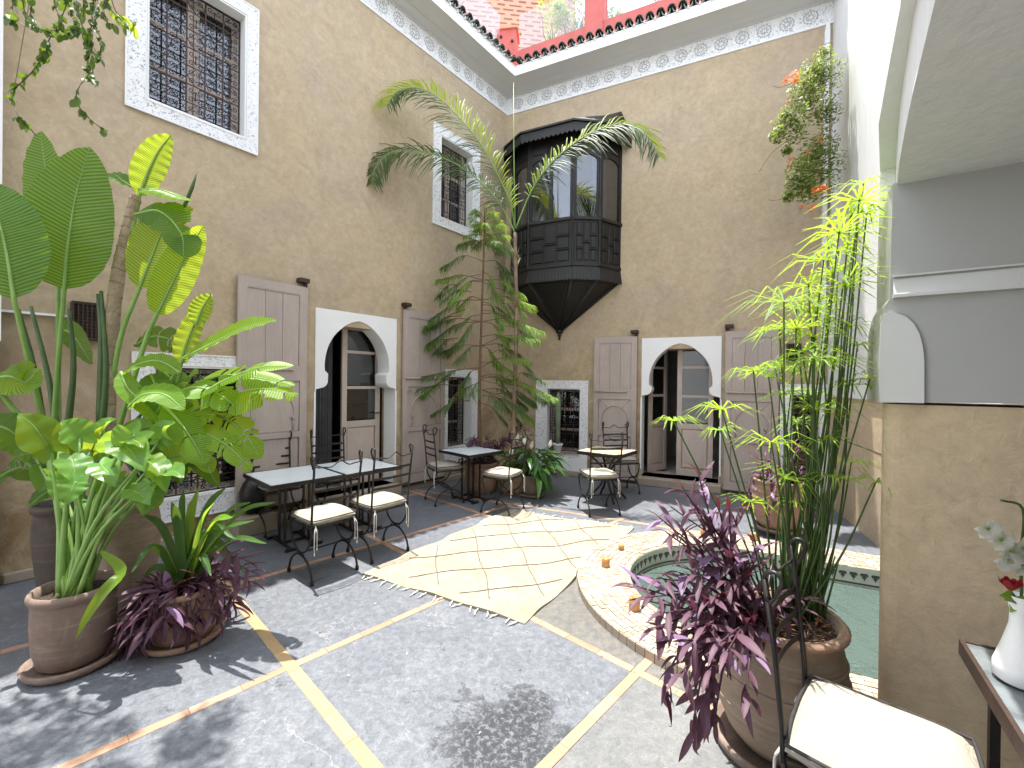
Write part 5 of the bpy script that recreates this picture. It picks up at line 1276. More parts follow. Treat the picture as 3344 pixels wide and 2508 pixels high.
TALL = [(.62,0),(.66,.02),(.82,.25),(.98,.6),(1.0,.78),(.93,.88),(.90,.91),(1.02,.93),(1.06,.965),(1.0,1.0),(.9,1.0),(.86,.9)]
URN = [(.55,0),(.60,.01),(.80,.12),(.95,.28),(1.03,.45),(1.0,.6),(1.02,.61),(1.0,.63),(.95,.75),(.97,.76),(.95,.78),(.88,.93),(.90,.94),(.96,.955),(.97,.985),(.93,1.0),(.86,.995),(.82,.93)]
ROUND = [(.74,0),(.86,.04),(.97,.25),(1.0,.55),(.98,.85),(.97,.88),(1.05,.90),(1.07,.95),(1.03,1.0),(.95,1.0),(.90,.88)]
# dark tall pot
pd = atZ(205,1975); t1 = thing('tall_clay_pot', 'tall dark weathered clay pot at the far left behind the terracotta pot', 'pot', (pd.x,pd.y,0)); pot(t1, .165, .76, TALL, 'terra_dark', seed=1)
pt_ = atZ(415,2010); t2 = thing('tall_clay_pot', 'tall pale terracotta pot behind the bowl of purple leaves', 'pot', (pt_.x,pt_.y,0)); pot(t2, .185, .83, TALL, 'terra_pale', seed=2)
m = MB(); m.lathe([(.001,0),(.2,0),(.23,.02),(.235,.05),(.215,.05),(.2,.03)], 32); m.build('saucer', MT['terra'], t2, (0,0,.0))

# ---------------- strelitzia with a trunk (upper big leaves)
Y0 = 3.15
st_ = thing('bird_of_paradise_tree', 'tall strelitzia with a ringed pale trunk and huge paddle leaves at the left', 'plant', (pt_.x-.12, pt_.y+.05, .78)); O = st_.location.copy()
tr = bez([atY(*q)-O for q in ((350,1600,Y0),(350,1350,Y0),(362,1100,Y0),(385,900,Y0),(415,760,Y0),(445,640,Y0))], 40)
m = MB(); m.tube(tr, [(.052-.020*i/40)*(1+.10*((i*7)%5)/5) for i in range(41)], 12); m.build('trunk', simple('ringed_trunk', (.33,.27,.18), (.20,.15,.09), 9, .85, bmp=1, bscale=25, bdist=.02), st_)
m = MB()
for i in range(3, 40, 2): 
    c = tr[i]; d = (tr[min(i+1,40)]-tr[i-1]).normalized(); r_ = .054-.020*i/40; u = d.orthogonal().normalized(); w = d.cross(u); m.tube([c+u*r_*math.cos(R(30*k))+w*r_*math.sin(R(30*k))+d*.006*math.sin(k) for k in range(13)], .0035, 4, cap=False)
m.build('leaf_scars', MT['bark'], st_)
BL_ = lambda *a, **k: big_leaf(st_, *a, org=O, **k)
crown = (440,660,Y0)
BL_([(210,945,3.0),(222,800,3.0),(248,640,3.02),(292,480,3.05)], .50, mat='banana', stalk=[(175,1420,3.1),(190,1180,3.05)], N=(.45,-1,.12), fold=.12, ripple=.008)
BL_([(190,900,3.2),(170,700,3.2),(150,560,3.2),(132,428,3.2)], .30, mat='banana', stalk=[(190,1420,3.2),(190,1200,3.2)], N=(.1,-1,.1), fold=.2)
BL_([(45,975,2.7),(20,820,2.7),(-10,700,2.7),(-60,590,2.75)], .42, mat='banana', stalk=[(160,1450,3.0),(110,1250,2.9)], N=(.6,-1,.2), fold=.15)
BL_([(-30,1240,2.7),(30,1230,2.7),(80,1250,2.75),(128,1202,2.8)], .30, mat='banana_b', stalk=[(150,1450,2.9),(40,1330,2.8)], N=(.2,-.6,.8), fold=.1)
BL_([(455,640,3.15),(485,560,3.15),(520,490,3.15),(560,440,3.15)], .22, mat='banana_b', N=(.4,-1,.1), fold=.15, stalk=[(430,760,3.15),(440,700,3.15)])
BL_([(430,610,3.15),(400,590,3.15),(370,570,3.15),(336,570,3.15)], .16, mat='banana', N=(.2,-.5,.9), fold=.15)
BL_([(455,620,3.1),(520,620,3.05),(580,640,3.0),(628,655,3.0)], .16, mat='banana_b', N=(.0,-.4,.9), fold=.1, curl=.4)
BL_([(455,942,3.1),(500,830,3.1),(545,735,3.1),(630,680,3.1)], .34, mat='banana_b', N=(.2,-1,.3), fold=.15, stalk=[(365,1240,3.15),(400,1080,3.12)])
BL_([(440,700,3.1),(520,690,3.05),(590,760,3.0),(600,840,3.0)], .26, mat='banana', N=(.3,-1,.4), fold=.1, tears=2)
BL_([(510,1030,3.05),(560,930,3.05),(610,830,3.05),(665,735,3.05)], .24, mat='banana_b', N=(.7,-1,.1), fold=.3, stalk=[(380,1420,3.1),(470,1130,3.08)])
m = MB(); m.tube([atY(600,680,3.1)-O, atY(628,610,3.1)-O, atY(645,556,3.1)-O], [.012,.012,.001], 6); m.build('leaf_spear', MT['stalk_dk'], st_)
for q in (((320,960),(330,1100),(325,1400)),((225,1010),(240,1200),(215,1450)),((60,1010),(110,1200),(150,1450)),((330,950),(345,1200),(330,1430)),((100,1000),(160,1240),(190,1450))):
    m = MB(); m.tube(bez([atY(x,y,3.1)-O for x, y in q], 10), [.011+.0012*i for i in range(11)], 6); m.build('leaf_stalk', MT['stalk_dk'], st_)
BL_([(180,1090,3.2),(215,1080,3.2),(250,1110,3.2),(300,1190,3.2)], .17, mat='banana', N=(.2,-1,.2), fold=.1)
BL_([(-60,1380,2.7),(20,1400,2.75),(70,1440,2.8),(118,1500,2.85)], .22, mat='banana', N=(.1,-.7,.7), stalk=[(200,1600,2.95),(150,1560,2.9)])
BL_([(200,1560,2.95),(120,1540,2.9),(50,1530,2.85),(-50,1590,2.8)], .20, mat='banana', N=(0,-.6,.8), tears=4)
BL_([(260,1600,3.0),(210,1590,2.95),(150,1610,2.9),(92,1655,2.85)], .16, mat='banana', N=(0,-.8,.6))

# ---------------- young banana with torn bright leaves
ba = thing('banana_plant', 'bushy banana plant with torn bright yellow-green leaves leaning over the table', 'plant', (pt_.x+.05, pt_.y, .82)); O2 = ba.location.copy()
def BB(*a, **k): return big_leaf(ba, *a, org=O2, **k)
B0 = (500,1600,3.15)
BB([(600,1170,3.1),(700,1120,3.05),(800,1070,3.0),(902,1045,3.0)], .20, mat='banana_b', N=(.2,-.7,.8), fold=.25, stalk=[B0,(520,1380,3.15),(560,1250,3.1)])
BB([(590,1220,3.0),(520,1180,2.95),(450,1190,2.9),(395,1225,2.9)], .17, mat='banana_b', N=(0,-.6,.8), fold=.1)
BB([(395,1215,2.9),(420,1270,2.85),(470,1320,2.85),(520,1385,2.85)], .13, mat='banana_b', N=(.5,-.8,.3), fold=.2)
BB([(590,1190,3.2),(610,1120,3.2),(640,1050,3.2),(685,990,3.2)], .17, mat='banana_b', N=(.2,-1,.2), fold=.2, stalk=[B0,(560,1350,3.2)])
BB([(655,1330,3.0),(760,1290,2.95),(860,1270,2.9),(972,1290,2.9)], .30, mat='banana_b', N=(0,-.55,.85), fold=-.05, tears=6, stalk=[B0,(540,1450,3.1),(590,1370,3.05)])
BB([(640,1250,3.1),(740,1225,3.05),(850,1235,3.0),(965,1260,2.95)], .20, mat='banana_b', N=(0,-.5,.85), tears=5)
BB([(530,1320,2.85),(580,1370,2.8),(630,1440,2.78),(670,1520,2.78)], .22, mat='banana_b', N=(.5,-.8,.5), fold=.1, tears=1, stalk=[B0,(500,1400,2.95)])
BB([(600,1350,2.9),(640,1420,2.85),(665,1480,2.82),(690,1545,2.8)], .17, mat='banana_b', N=(.9,-.6,.3), fold=.1, tears=2)
BB([(690,1350,3.0),(760,1380,2.95),(810,1430,2.9),(850,1500,2.9)], .18, mat='banana_b', N=(.3,-.8,.6), tears=5, stalk=[B0,(600,1430,3.1)])
BB([(520,1200,3.2),(570,1250,3.2),(600,1330,3.2),(640,1400,3.2)], .24, mat='banana', N=(.2,-1,.2), tears=2)
BB([(440,1130,3.3),(500,1100,3.3),(560,1110,3.3),(600,1140,3.3)], .20, mat='banana', N=(0,-1,.3), tears=5)
BB([(700,1400,3.1),(740,1440,3.1),(770,1460,3.1),(800,1460,3.1)], .13, mat='banana', N=(0,-.8,.5), tears=2)
BB([(560,1450,3.1),(620,1480,3.05),(680,1540,3.0),(715,1590,3.0)], .12, mat='banana', N=(.3,-.8,.4))
BB([(470,1350,3.0),(520,1430,2.95),(570,1500,2.95),(590,1580,2.95)], .16, mat='banana', N=(.3,-.8,.4), tears=2)
BB([(640,1060,3.15),(655,1020,3.15),(670,990,3.15),(690,960,3.15)], .16, mat='banana_b', N=(.2,-1,.2), fold=.2)
BB([(560,1290,2.95),(640,1265,2.9),(720,1290,2.88),(790,1350,2.86)], .24, mat='banana_b', N=(.1,-.6,.8), fold=.05, tears=4)
BB([(640,1300,2.9),(740,1240,2.85),(850,1200,2.82),(960,1195,2.8)], .17, mat='banana_b', N=(0,-.5,.9), fold=.15, tears=3)
BB([(600,1400,2.9),(680,1420,2.86),(760,1470,2.84),(820,1540,2.84)], .17, mat='banana_b', N=(.3,-.7,.7), fold=.1, tears=3)
BB([(420,1330,2.8),(470,1290,2.78),(540,1290,2.76),(600,1340,2.75)], .20, mat='banana_b', N=(.2,-.6,.8), fold=.1)
rgb = random.Random(55)
for i in range(22):
    bx, by_ = rgb.uniform(470,640), rgb.uniform(1220,1560); an = rgb.uniform(-.9,.9); l = rgb.uniform(90,190); yy = rgb.uniform(2.9,3.35); ex, ey = bx+l*math.sin(an+.5), by_+l*math.cos(an+.5)*(1 if rgb.random() < .6 else -.6)
    BB([(bx,by_,yy),((bx*2+ex)/3,(by_*2+ey)/3-14,yy-.04),((bx+2*ex)/3,(by_+2*ey)/3-14,yy-.08),(ex,ey,yy-.1)], rgb.uniform(.10,.20), mat='banana_b' if i % 2 else 'banana', N=(rgb.uniform(-.3,.7),-.8,rgb.uniform(.2,.9)), fold=rgb.uniform(.05,.25), tears=rgb.choice((0,0,3,5)))
for q in (((500,1600),(560,1380),(665,1230)),((480,1600),(430,1400),(560,1280)),((490,1600),(470,1420),(500,1330)),((510,1600),(640,1400),(760,1290)),((480,1600),(380,1480),(300,1560))):
    m = MB(); m.tube(bez([atY(x,y,3.1)-O2 for x, y in q], 12), [.015-.0006*i for i in range(13)], 6); m.build('leaf_stalk', MT['stalk_dk'], ba)

# ---------------- arum in the near-left pot
pa = atZ(245,2165); ar_t = thing('arum_pot', 'round terracotta pot on a saucer in the left foreground holding the arum', 'pot', (pa.x,pa.y,0))
m = MB(); m.lathe([(.001,.0),(.19,0),(.215,.02),(.225,.05),(.205,.052),(.19,.03),(.001,.03)], 40, wob=.01, seed=4); m.build('saucer', MT['terra_old'], ar_t)
pot(ar_t, .185, .43, ROUND, 'terra_old', loc=(0,0,.03), seed=5, wob=.02)
ar = thing('arum_plant', 'arum with pale green stalks and heart-shaped leaves in the left terracotta pot', 'plant', (pa.x,pa.y,.42)); O3 = ar.location.copy(); ya = pa.y
def heart(parent, tip, base, w, O, mat='arum', N=None, foot=None, fr=.010, Nup=.6, stm='rib'):
    # heart-shaped blade from its notch at base to the tip
    P = [base, base.lerp(tip,.5)+Vector((0,0,(tip-base).length*.10)), tip]; mid = bez(P, 12); N = Vector(N) if N is not None else (TOCAM(base+O)+Vector((0,0,Nup)))
    ws = [w*.5*q for q in (.70,.92,1.0,1.0,.96,.90,.82,.72,.60,.47,.33,.18,.01)]; mb = MB(); mb.blade(mid, N, ws, .25, 3, 0, .006, 3)
    # two back lobes
    t = (mid[1]-mid[0]).normalized(); sd = t.cross(N).normalized(); nn = sd.cross(t)
    for s_ in (-1, 1):
        l0 = mid[0]+sd*s_*w*.18; l1 = l0 - t*w*.38 + sd*s_*w*.10; mb.blade([mid[0]+sd*s_*w*.17+t*.01, l0-t*w*.12, l0-t*w*.26+sd*s_*w*.04, l1], N, [w*.185,w*.18,w*.12,.004], .1, 2)
    parent_leaf = mb.build('leaf', [MT[mat]], parent)
    r_ = MB(); r_.tube(mid, [.004*(1-i/13) for i in range(13)], 4)
    if foot is not None:
        f = foot; md = f.lerp(mid[0], .5)+Vector(((mid[0]-f).x*-.12,(mid[0]-f).y*-.12,.04)); S = bez([f, md, mid[0]], 10); r_.tube(S, [fr*(1.5-.09*i) for i in range(11)], 7)
    r_.build('leaf_stalk', MT[stm], parent)
rg = random.Random(4)
AR = [((160,1460),(60,1350),.22),((175,1530),(125,1610),.20),((235,1500),(250,1590),.18),((300,1470),(345,1380),.20),((330,1560),(420,1490),.20),((290,1640),(310,1700),.14),((110,1480),(35,1500),.16),((360,1470),(395,1400),.16),((400,1450),(470,1540),.20),((420,1430),(500,1390),.18),((260,1430),(200,1375),.2),((330,1520),(375,1590),.16),((470,1500),(530,1560),.17),((520,1440),(570,1380),.16),((230,1560),(180,1640),.2),((370,1560),(330,1640),.15),((430,1600),(490,1650),.14),((300,1760),(330,1720),.10),((270,1790),(200,1790),.10),((440,1420),(380,1480),.2),((540,1540),(600,1560),.15)]
rga = random.Random(66)
for _ in range(16):
    bx, by_ = rga.uniform(120,560), rga.uniform(1400,1600); AR.append(((bx,by_),(bx+rga.uniform(-90,90),by_+rga.uniform(-70,110)),rga.uniform(.12,.19)))
for i, (b_, tp, w) in enumerate(AR):
    yy = ya + rg.uniform(-.05,.30); base = atY(b_[0], b_[1], yy)-O3; tip = atY(tp[0], tp[1], yy-.06)-O3
    foot = Vector((rg.uniform(-.07,.07), rg.uniform(-.06,.06), -.02)); heart(ar, tip, base, w*.95, O3, 'arum' if i % 3 else 'banana_b', foot=foot, fr=rg.uniform(.009,.014), N=TOCAM(base+O3)*.7+Vector((rg.uniform(-.4,.4),0,rg.uniform(.3,.9))))
m = MB(); mid = bez([atY(330,1800,ya-.05)-O3, atY(400,1862,ya-.20)-O3, atY(345,1930,ya-.30)-O3, atY(290,2010,ya-.31)-O3, atY(248,2085,ya-.31)-O3], 18); m.blade(mid, (.1,-.9,.5), [.008,.014,.02,.024,.027,.029,.030,.030,.030,.030,.029,.028,.026,.024,.021,.017,.012,.007,.002], .4, 2); m.build('leaf', MT['banana_b'], ar)

# ---------------- strap-leaved plant + purple leaves in the bowl
pb = atZ(600,2085); bowl = thing('terracotta_bowl', 'low terracotta pot on a saucer overgrown with purple leaves, left of the slabs', 'pot', (pb.x,pb.y,0))
m = MB(); m.lathe([(.001,0),(.19,0),(.215,.02),(.22,.05),(.205,.05),(.19,.03),(.001,.03)], 40); m.build('saucer', MT['terra'], bowl)
pot(bowl, .185, .33, ROUND, 'terra', loc=(0,0,.02), seed=8)
sp = thing('strap_leaf_plant', 'dark green strap-leaved plant spreading from the terracotta bowl', 'plant', (pb.x,pb.y,.33)); O4 = sp.location.copy(); rg = random.Random(21)
STR = [((760,1690),.06),((900,1640),.05),((830,1700),.045),((770,1760),.05),((740,1590),.06),((700,1640),.05),((690,1880),.045),((800,1870),.045),((760,1830),.05),((470,1680),.045),((440,1860),.05),((430,1990),.05),((430,1870),.04),((560,1650),.06),((600,1600),.05),((640,1620),.055),((870,1775),.04),((755,1760),.05),((690,1700),.05),((560,1640),.05),((650,1590),.05),((720,1730),.06),((820,1640),.05),((780,1670),.05),((590,1700),.05),((610,2030),.05)]
for i, (tp, w) in enumerate(STR):
    yy = pb.y + rg.uniform(-.28,.22); tip = atY(tp[0], tp[1], yy)-O4; a = Vector((rg.uniform(-.04,.04), rg.uniform(-.04,.04), 0)); mdl = a.lerp(tip,.55) + Vector((0,0,.10+.1*rg.random())); mid = bez([a, mdl, tip], 14)
    mb = MB(); mb.blade(mid, Vector((rg.uniform(-.3,.3),-.5,.8)), [w*.5*q for q in (.6,.7,.8,.88,.94,1,1,1,.98,.95,.9,.8,.65,.4,.1)], .45, 1); mb.build('leaf', MT['strap' if i % 5 else 'cyp'], sp)
# small mesh of one purple leaf, shared
def leafdata(name, L, w, mat, bend=.25, fold=.3, k=1, n=7):
    mb = MB(); pts = [Vector((0, L*i/n, -bend*L*(i/n)**2)) for i in range(n+1)]; ws = [w/2*max(.02, math.sin(math.pi*min(1,(.12+.88*i/n)))**.8) for i in range(n+1)]; ws[-1] = .001
    mb.blade(pts, (0,0,1), ws, fold, k); me = bpy.data.meshes.new(name); me.from_pydata(mb.v, [], mb.f); me.polygons.foreach_set('use_smooth', [True]*len(mb.f)); me.materials.append(mat); return me
PL = [leafdata('leaf', .11, .024, MT['purple'], .2+.2*i, .35) for i in range(3)] + [leafdata('leaf', .115, .034, MT['purple_b'], .3, .3)]
def orient(d, up=Vector((0,0,1)), roll=0.0):
    y = d.normalized(); x = y.cross(up); x = x.normalized() if x.length > 1e-4 else Vector((1,0,0)); z = x.cross(y); M = Matrix((x, y, z)).transposed(); return (M @ Matrix.Rotation(roll, 3, 'Y'))
def addleaf(parent, me, p, d, s=1.0, roll=0.0, M=None, store=None):
    rot = orient(d, roll=roll)
    if store is not None:
        T = Matrix.Translation(p) @ rot.to_4x4() @ Matrix.Scale(s, 4); vs = [T @ v.co for v in me.vertices]; store.add(vs, [tuple(q.vertices) for q in me.polygons], 0, True); return
    o = link('leaf', me, parent); o.matrix_local = Matrix.Translation(p) @ rot.to_4x4() @ Matrix.Scale(s, 4)
def tradescantia(parent, stems, step=.045, scale=1.0, seed=1, bright=.2, stemr=.0038, limit=290, stuffname='foliage', mats=None):
    rg = random.Random(seed); cnt = 0; sm = MB(); stuff = MB(); pl = mats or PL
    for S in stems:
        pts = bez(S, 14); L = sum((pts[i+1]-pts[i]).length for i in range(14)); sm.tube(pts, [stemr*(1-.4*i/14) for i in range(15)], 5); k = max(2, int(L/step))
        for j in range(k):
            t = (j+.5)/k; f = min(13, int(t*14)); p = pts[f].lerp(pts[f+1], t*14-f); dr = (pts[f+1]-pts[f]).normalized(); sd = dr.orthogonal().normalized(); sd = Matrix.Rotation(j*math.pi+rg.uniform(-.8,.8), 3, dr) @ sd
            d = dr*.75 + sd*.9 + Vector((0,0,rg.uniform(-.05,.25))); me = pl[3] if rg.random() < bright else pl[rg.randrange(3)]; cnt += 1
            addleaf(parent, me, p, d, scale*rg.uniform(.7,1.15), rg.uniform(-.5,.5), store=stuff if cnt > limit else None)
        addleaf(parent, pl[rg.randrange(3)], pts[-1], (pts[-1]-pts[-2]), scale*.8, store=stuff if cnt > limit else None)
    sm.build('stem', MT['purple'], parent)
    if stuff.v: tag(stuff.build(stuffname, MT['purple'], parent), kind='stuff')
tp = thing('purple_heart_plant', 'purple-leaved trailing plant spilling over the low bowl at the left', 'plant', (pb.x,pb.y,.32)); rg = random.Random(31); stems = []
for i in range(46):
    a = rg.uniform(0, 6.283); c, s_ = math.cos(a), math.sin(a); 
    if s_ > .5 and rg.random() < .6: a = -a; c, s_ = math.cos(a), math.sin(a)
    r1 = rg.uniform(.16,.24); dn = rg.uniform(.02,.25); stems.append([Vector((c*.06,s_*.06,.0)), Vector((c*r1*.8,s_*r1*.8,.07)), Vector((c*(r1+.03),s_*(r1+.03),.0-dn*.4)), Vector((c*(r1+.05+rg.uniform(0,.05)),s_*(r1+.05),-dn))])
for q in ((800,1830),(820,1900),(760,1950),(830,1870)): stems.append([Vector((.08,-.05,.02)), (atY(q[0]-90,q[1]-30,pb.y-.1)-tp.location), atY(q[0],q[1],pb.y-.1)-tp.location])
tradescantia(tp, stems, .045, 1.2, 3, .12)
# ---------------- big right pot: papyrus + purple heart
pr = Vector((1.25,1.99,0)); rp_ = thing('terracotta_urn', 'large banded terracotta urn in the right foreground beside the pool', 'pot', pr)
m = MB(); m.lathe([(.001,0),(.24,0),(.27,.02),(.275,.06),(.255,.06),(.24,.03),(.001,.03)], 48); m.build('saucer', MT['terra_old'], rp_)
pot(rp_, .265, .60, URN, 'terra_pale', loc=(0,0,.03), seed=12, n=56, wob=.01)
m = MB(); m.lathe([(.86*.265,.605),(.93*.265+.006,.60),(.97*.265+.008,.605),(.975*.265+.008,.62),(.95*.265,.635),(.88*.265,.632)], 48, wob=.01, seed=12); m.build('rim', MT['terra'], rp_)
for zz3 in (.255,.372,.395,.475):
    m = MB(); rr3 = {.255:1.005,.372:1.015,.395:1.0,.475:.965}[zz3]*.265; m.lathe([(rr3,zz3-.012),(rr3+.006,zz3-.004),(rr3+.006,zz3+.004),(rr3,zz3+.012)], 48, wob=.008, seed=12); m.build('thrown_band', MT['terra_pale'], rp_)
sd = MB(); rg = random.Random(2)
for i in range(120):
    a, r_ = rg.uniform(0,6.28), .2*math.sqrt(rg.random()); p = Vector((r_*math.cos(a), r_*math.sin(a), .60+rg.uniform(0,.02))); d = Vector((rg.uniform(-1,1),rg.uniform(-1,1),rg.uniform(-.1,.3))).normalized()*rg.uniform(.02,.06); sd.tube([p, p+d], [.004,.002], 4)
tag(sd.build('dry_litter', simple('dry_bark_litter', (.22,.12,.06), (.10,.05,.03), 30, .9), rp_), kind='stuff')
cyp = thing('papyrus_plant', 'tall papyrus with many umbrella heads rising from the right-hand urn', 'plant', (pr.x+.10, pr.y+.04, .60)); O5 = cyp.location.copy()
def umbel(parent, top, n, L, droop, mat, seed, up=None, w=.011):
    rg = random.Random(seed); mb = MB(); up = up or Vector((0,0,1)); up = (up + Vector((rg.uniform(-.35,.35), rg.uniform(-.35,.35), 0))).normalized(); x = up.orthogonal().normalized(); y = up.cross(x)
    for i in range(n):
        a = 6.283*i/n + rg.uniform(-.15,.15); rise = rg.uniform(.05,.75); d = (x*math.cos(a)+y*math.sin(a)); l = L*rg.uniform(.65,1.1); p0 = top; p1 = top + d*l*.5 + up*l*.30*rise; p2 = top + d*l + up*l*(.28*rise-droop*rg.uniform(.5,1.3))
        mb.blade([p0, top.lerp(p1,.45), p1, p1.lerp(p2,.55)+up*.004*L, p2], up+d*-.2, [w*.25,w*.5,w*.55,w*.38,.0008], .3, 1)
    return mb.build('leaf_whorl', MT[mat], parent)
ST = [ # (top pixel, depth, whorl radius, rays)
 ((2806,655),2.05,.17,16),((2780,705),2.15,.20,18),((2740,760),2.0,.17,14),((2690,850),2.1,.22,18),((2560,985),1.95,.24,20),((2600,1075),2.05,.22,18),((2665,1020),2.2,.20,16),
 ((2820,600),2.3,.16,12),((2760,935),2.0,.19,16),((2700,980),2.3,.18,14),((2790,885),2.2,.15,12),((2690,1190),2.05,.22,20),((2725,1175),2.2,.18,16),((2460,1210),2.1,.14,16),((2530,1195),2.2,.13,14),((2590,1215),2.3,.12,12),
 ((2200,1375),1.9,.12,12),((2357,1338),1.95,.14,12),((2352,1405),2.1,.12,12),((2518,1445),1.85,.17,14),((2660,1340),2.0,.16,14),((2690,1440),2.05,.15,14),((2560,1560),1.95,.16,14),((2450,1640),1.9,.12,14),((2770,1260),2.1,.14,12),((2840,1240),2.0,.13,6),
 ((2860,1575),2.0,.13,10),((2780,1510),2.2,.15,12),((2600,1380),2.3,.14,12),((2740,820),2.4,.18,14),((2650,1290),2.35,.15,14),((2730,1330),2.3,.14,12),((2660,1170),1.9,.14,14),((2590,1640),2.1,.12,12),((2725,1560),1.95,.13,12),((2640,930),2.15,.17,14),((2720,890),2.25,.17,14),((2600,1010),2.25,.18,16),((2655,1100),2.1,.18,16),((2545,1075),2.2,.18,16),((2800,760),2.2,.15,12),((2830,700),2.1,.14,12),((2760,1060),2.15,.16,14),((2620,1150),2.0,.16,14),((2560,1290),2.15,.14,12),((2800,1130),2.1,.12,12),((2510,1230),2.2,.13,14)]
rg = random.Random(77); 
for i, (t_, Y, L, n) in enumerate(ST):
    top = atY(t_[0], t_[1], Y)-O5; f = Vector((rg.uniform(-.05,.09), rg.uniform(-.07,.07), -.01)); 
    if t_[0] < 2480: f = Vector((rg.uniform(-.12,-.04), rg.uniform(-.05,.05), -.01))
    bend = top.lerp(f,.5) + Vector((rg.uniform(-.02,.02)+.03*(1 if t_[0] > 2600 else -.3), rg.uniform(-.02,.02), .0)); S = bez([f, bend, top], 12)
    m = MB(); m.tube(S, [.0056-.0024*q/12 for q in range(13)], 6); m.build('stem', MT['cyp_stem'], cyp)
    umbel(cyp, top, n+4, L*1.2, .32, 'cyp', i, w=.0078)
for i in range(26):   # bare cut stems and fallen stalks
    f = Vector((rg.uniform(-.08,.12), rg.uniform(-.08,.08), -.01)); l = rg.uniform(.05,.5); m = MB(); m.tube([f, f+Vector((rg.uniform(-.1,.16)*l*1.5, rg.uniform(-.1,.1), l))], [.006,.003], 5); m.build('stem', MT['cyp_stem'], cyp)
ph = thing('purple_heart_plant', 'large purple-leaved trailing plant cascading from the left side of the right urn', 'plant', (pr.x-.10, pr.y, .60)); O6 = ph.location.copy(); stems = []
Yp = 1.85
TIPS = [((2210,1590),1.75),((2135,1690),1.8),((2160,1740),1.75),((2245,1640),1.8),((2300,1700),1.8),((2380,1700),1.85),((2440,1770),1.8),((2145,1890),1.7),((2180,1930),1.75),((2200,1870),1.8),((2330,1660),1.85),((2280,1790),1.75),((2360,1810),1.75),((2220,1800),1.8),
 ((2090,1950),1.6),((2150,2000),1.6),((2130,2180),1.55),((2150,2260),1.6),((2170,2130),1.6),((2230,2100),1.55),((2200,2200),1.5),((2260,2270),1.5),((2300,2190),1.5),((2350,2280),1.5),((2420,2280),1.55),((2320,2360),1.55),((2200,2340),1.65),((2250,2420),1.65),((2180,2080),1.6),((2280,2050),1.55),((2330,2100),1.5),((2380,2160),1.5),((2240,2000),1.6),((2300,1960),1.65),((2350,1900),1.7),((2400,1880),1.75),((2500,1960),1.75),((2560,2010),1.8),((2600,1990),1.8),((2630,1960),1.85),((2260,1880),1.7),((2190,2290),1.7),((2290,2320),1.6),((2330,2240),1.55),((2120,2050),1.62),((2270,2150),1.58)]
rg = random.Random(41)
for qi, (q, Y) in enumerate(TIPS):
    if q[1] > 2080 and qi % 5 in (1, 3): continue
    tip = atY(q[0]+18, q[1], Y)-O6; a = Vector((rg.uniform(-.12,.04), rg.uniform(-.12,.06), 0))
    if tip.z < -.05:
        out = Vector((tip.x*.75, tip.y*.75, .06)); mid2 = Vector((tip.x*.98, tip.y*.98, tip.z*.5)); stems.append([a, out, mid2, tip])
    else: stems.append([a, a.lerp(tip,.5)+Vector((0,0,.05)), tip])
    if rg.random() < .25:
        t2_ = tip + Vector((rg.uniform(-.1,.1), rg.uniform(-.05,.1), rg.uniform(-.06,.08))); stems.append([s_.copy() for s_ in stems[-1][:-1]] + [t2_])
tradescantia(ph, stems, .056, 1.0, 8, .26, .0048, 295)
# ---------------- pot beyond the pool with purple plant
pz = Vector((3.02,4.85,0)); t = thing('terracotta_urn', 'terracotta urn standing behind the pool, half hidden by papyrus stems', 'pot', (pz.x,pz.y,KH)); pot(t, .26, .56, URN, 'terra', seed=14, n=40); m = MB(); m.lathe([(.001,0),(.22,0),(.25,.03),(.24,.045),(.2,.03)], 32); m.build('saucer', MT['terra_old'], t)
t = thing('purple_heart_plant', 'dark purple plant overflowing the urn behind the pool', 'plant', (pz.x,pz.y,.60)); rg = random.Random(5); stems = []
for i in range(34):
    a = rg.uniform(0,6.283); c, s_ = math.cos(a), math.sin(a)
    if rg.random() < .5: h = rg.uniform(.15,.42); stems.append([Vector((c*.08,s_*.08,0)), Vector((c*.14,s_*.14,h*.6)), Vector((c*.24-.05,s_*.2,h))])
    else: h = rg.uniform(.1,.4); stems.append([Vector((c*.1,s_*.1,0)), Vector((c*.25,s_*.25,.08)), Vector((c*.32,s_*.32,-h*.5)), Vector((c*.34,s_*.34,-h))])
tradescantia(t, stems, .05, 1.1, 9, .05)

# ---------------- corner group: palm, araucaria, purple pot, peace lily
pc = Vector((-.45,6.62,0)); t = thing('terracotta_pot', 'reddish terracotta pot behind the small glass table', 'pot', pc); pot(t, .26, .46, ROUND, 'terra', seed=16)
t = thing('purple_heart_plant', 'dusky purple plant bushing out of the corner pot behind the small glass table', 'plant', pc+Vector((0,0,.46))); rg = random.Random(6); stems = []
for i in range(40):
    a = rg.uniform(0,6.283); c, s_ = math.cos(a), math.sin(a); h = rg.uniform(.05,.42); rr_ = rg.uniform(.12,.42); stems.append([Vector((c*.1,s_*.1,0)), Vector((c*rr_*.6,s_*rr_*.6,h*.8)), Vector((c*rr_,s_*rr_,h*rg.uniform(.5,1)))])
for i in range(12):
    a = rg.uniform(-.4,.9); stems.append([Vector((.1,0,0)), Vector((.35,.1*a,.3)), Vector((.55+.25*rg.random(),.2*a,.25+.3*rg.random()))])
tradescantia(t, stems, .055, 1.05, 10, .02, limit=60)
ap = thing('araucaria_tree', 'slim young araucaria with tiered drooping branches in the corner', 'tree', pc+Vector((-.02,.05,.44))); O7 = ap.location.copy()
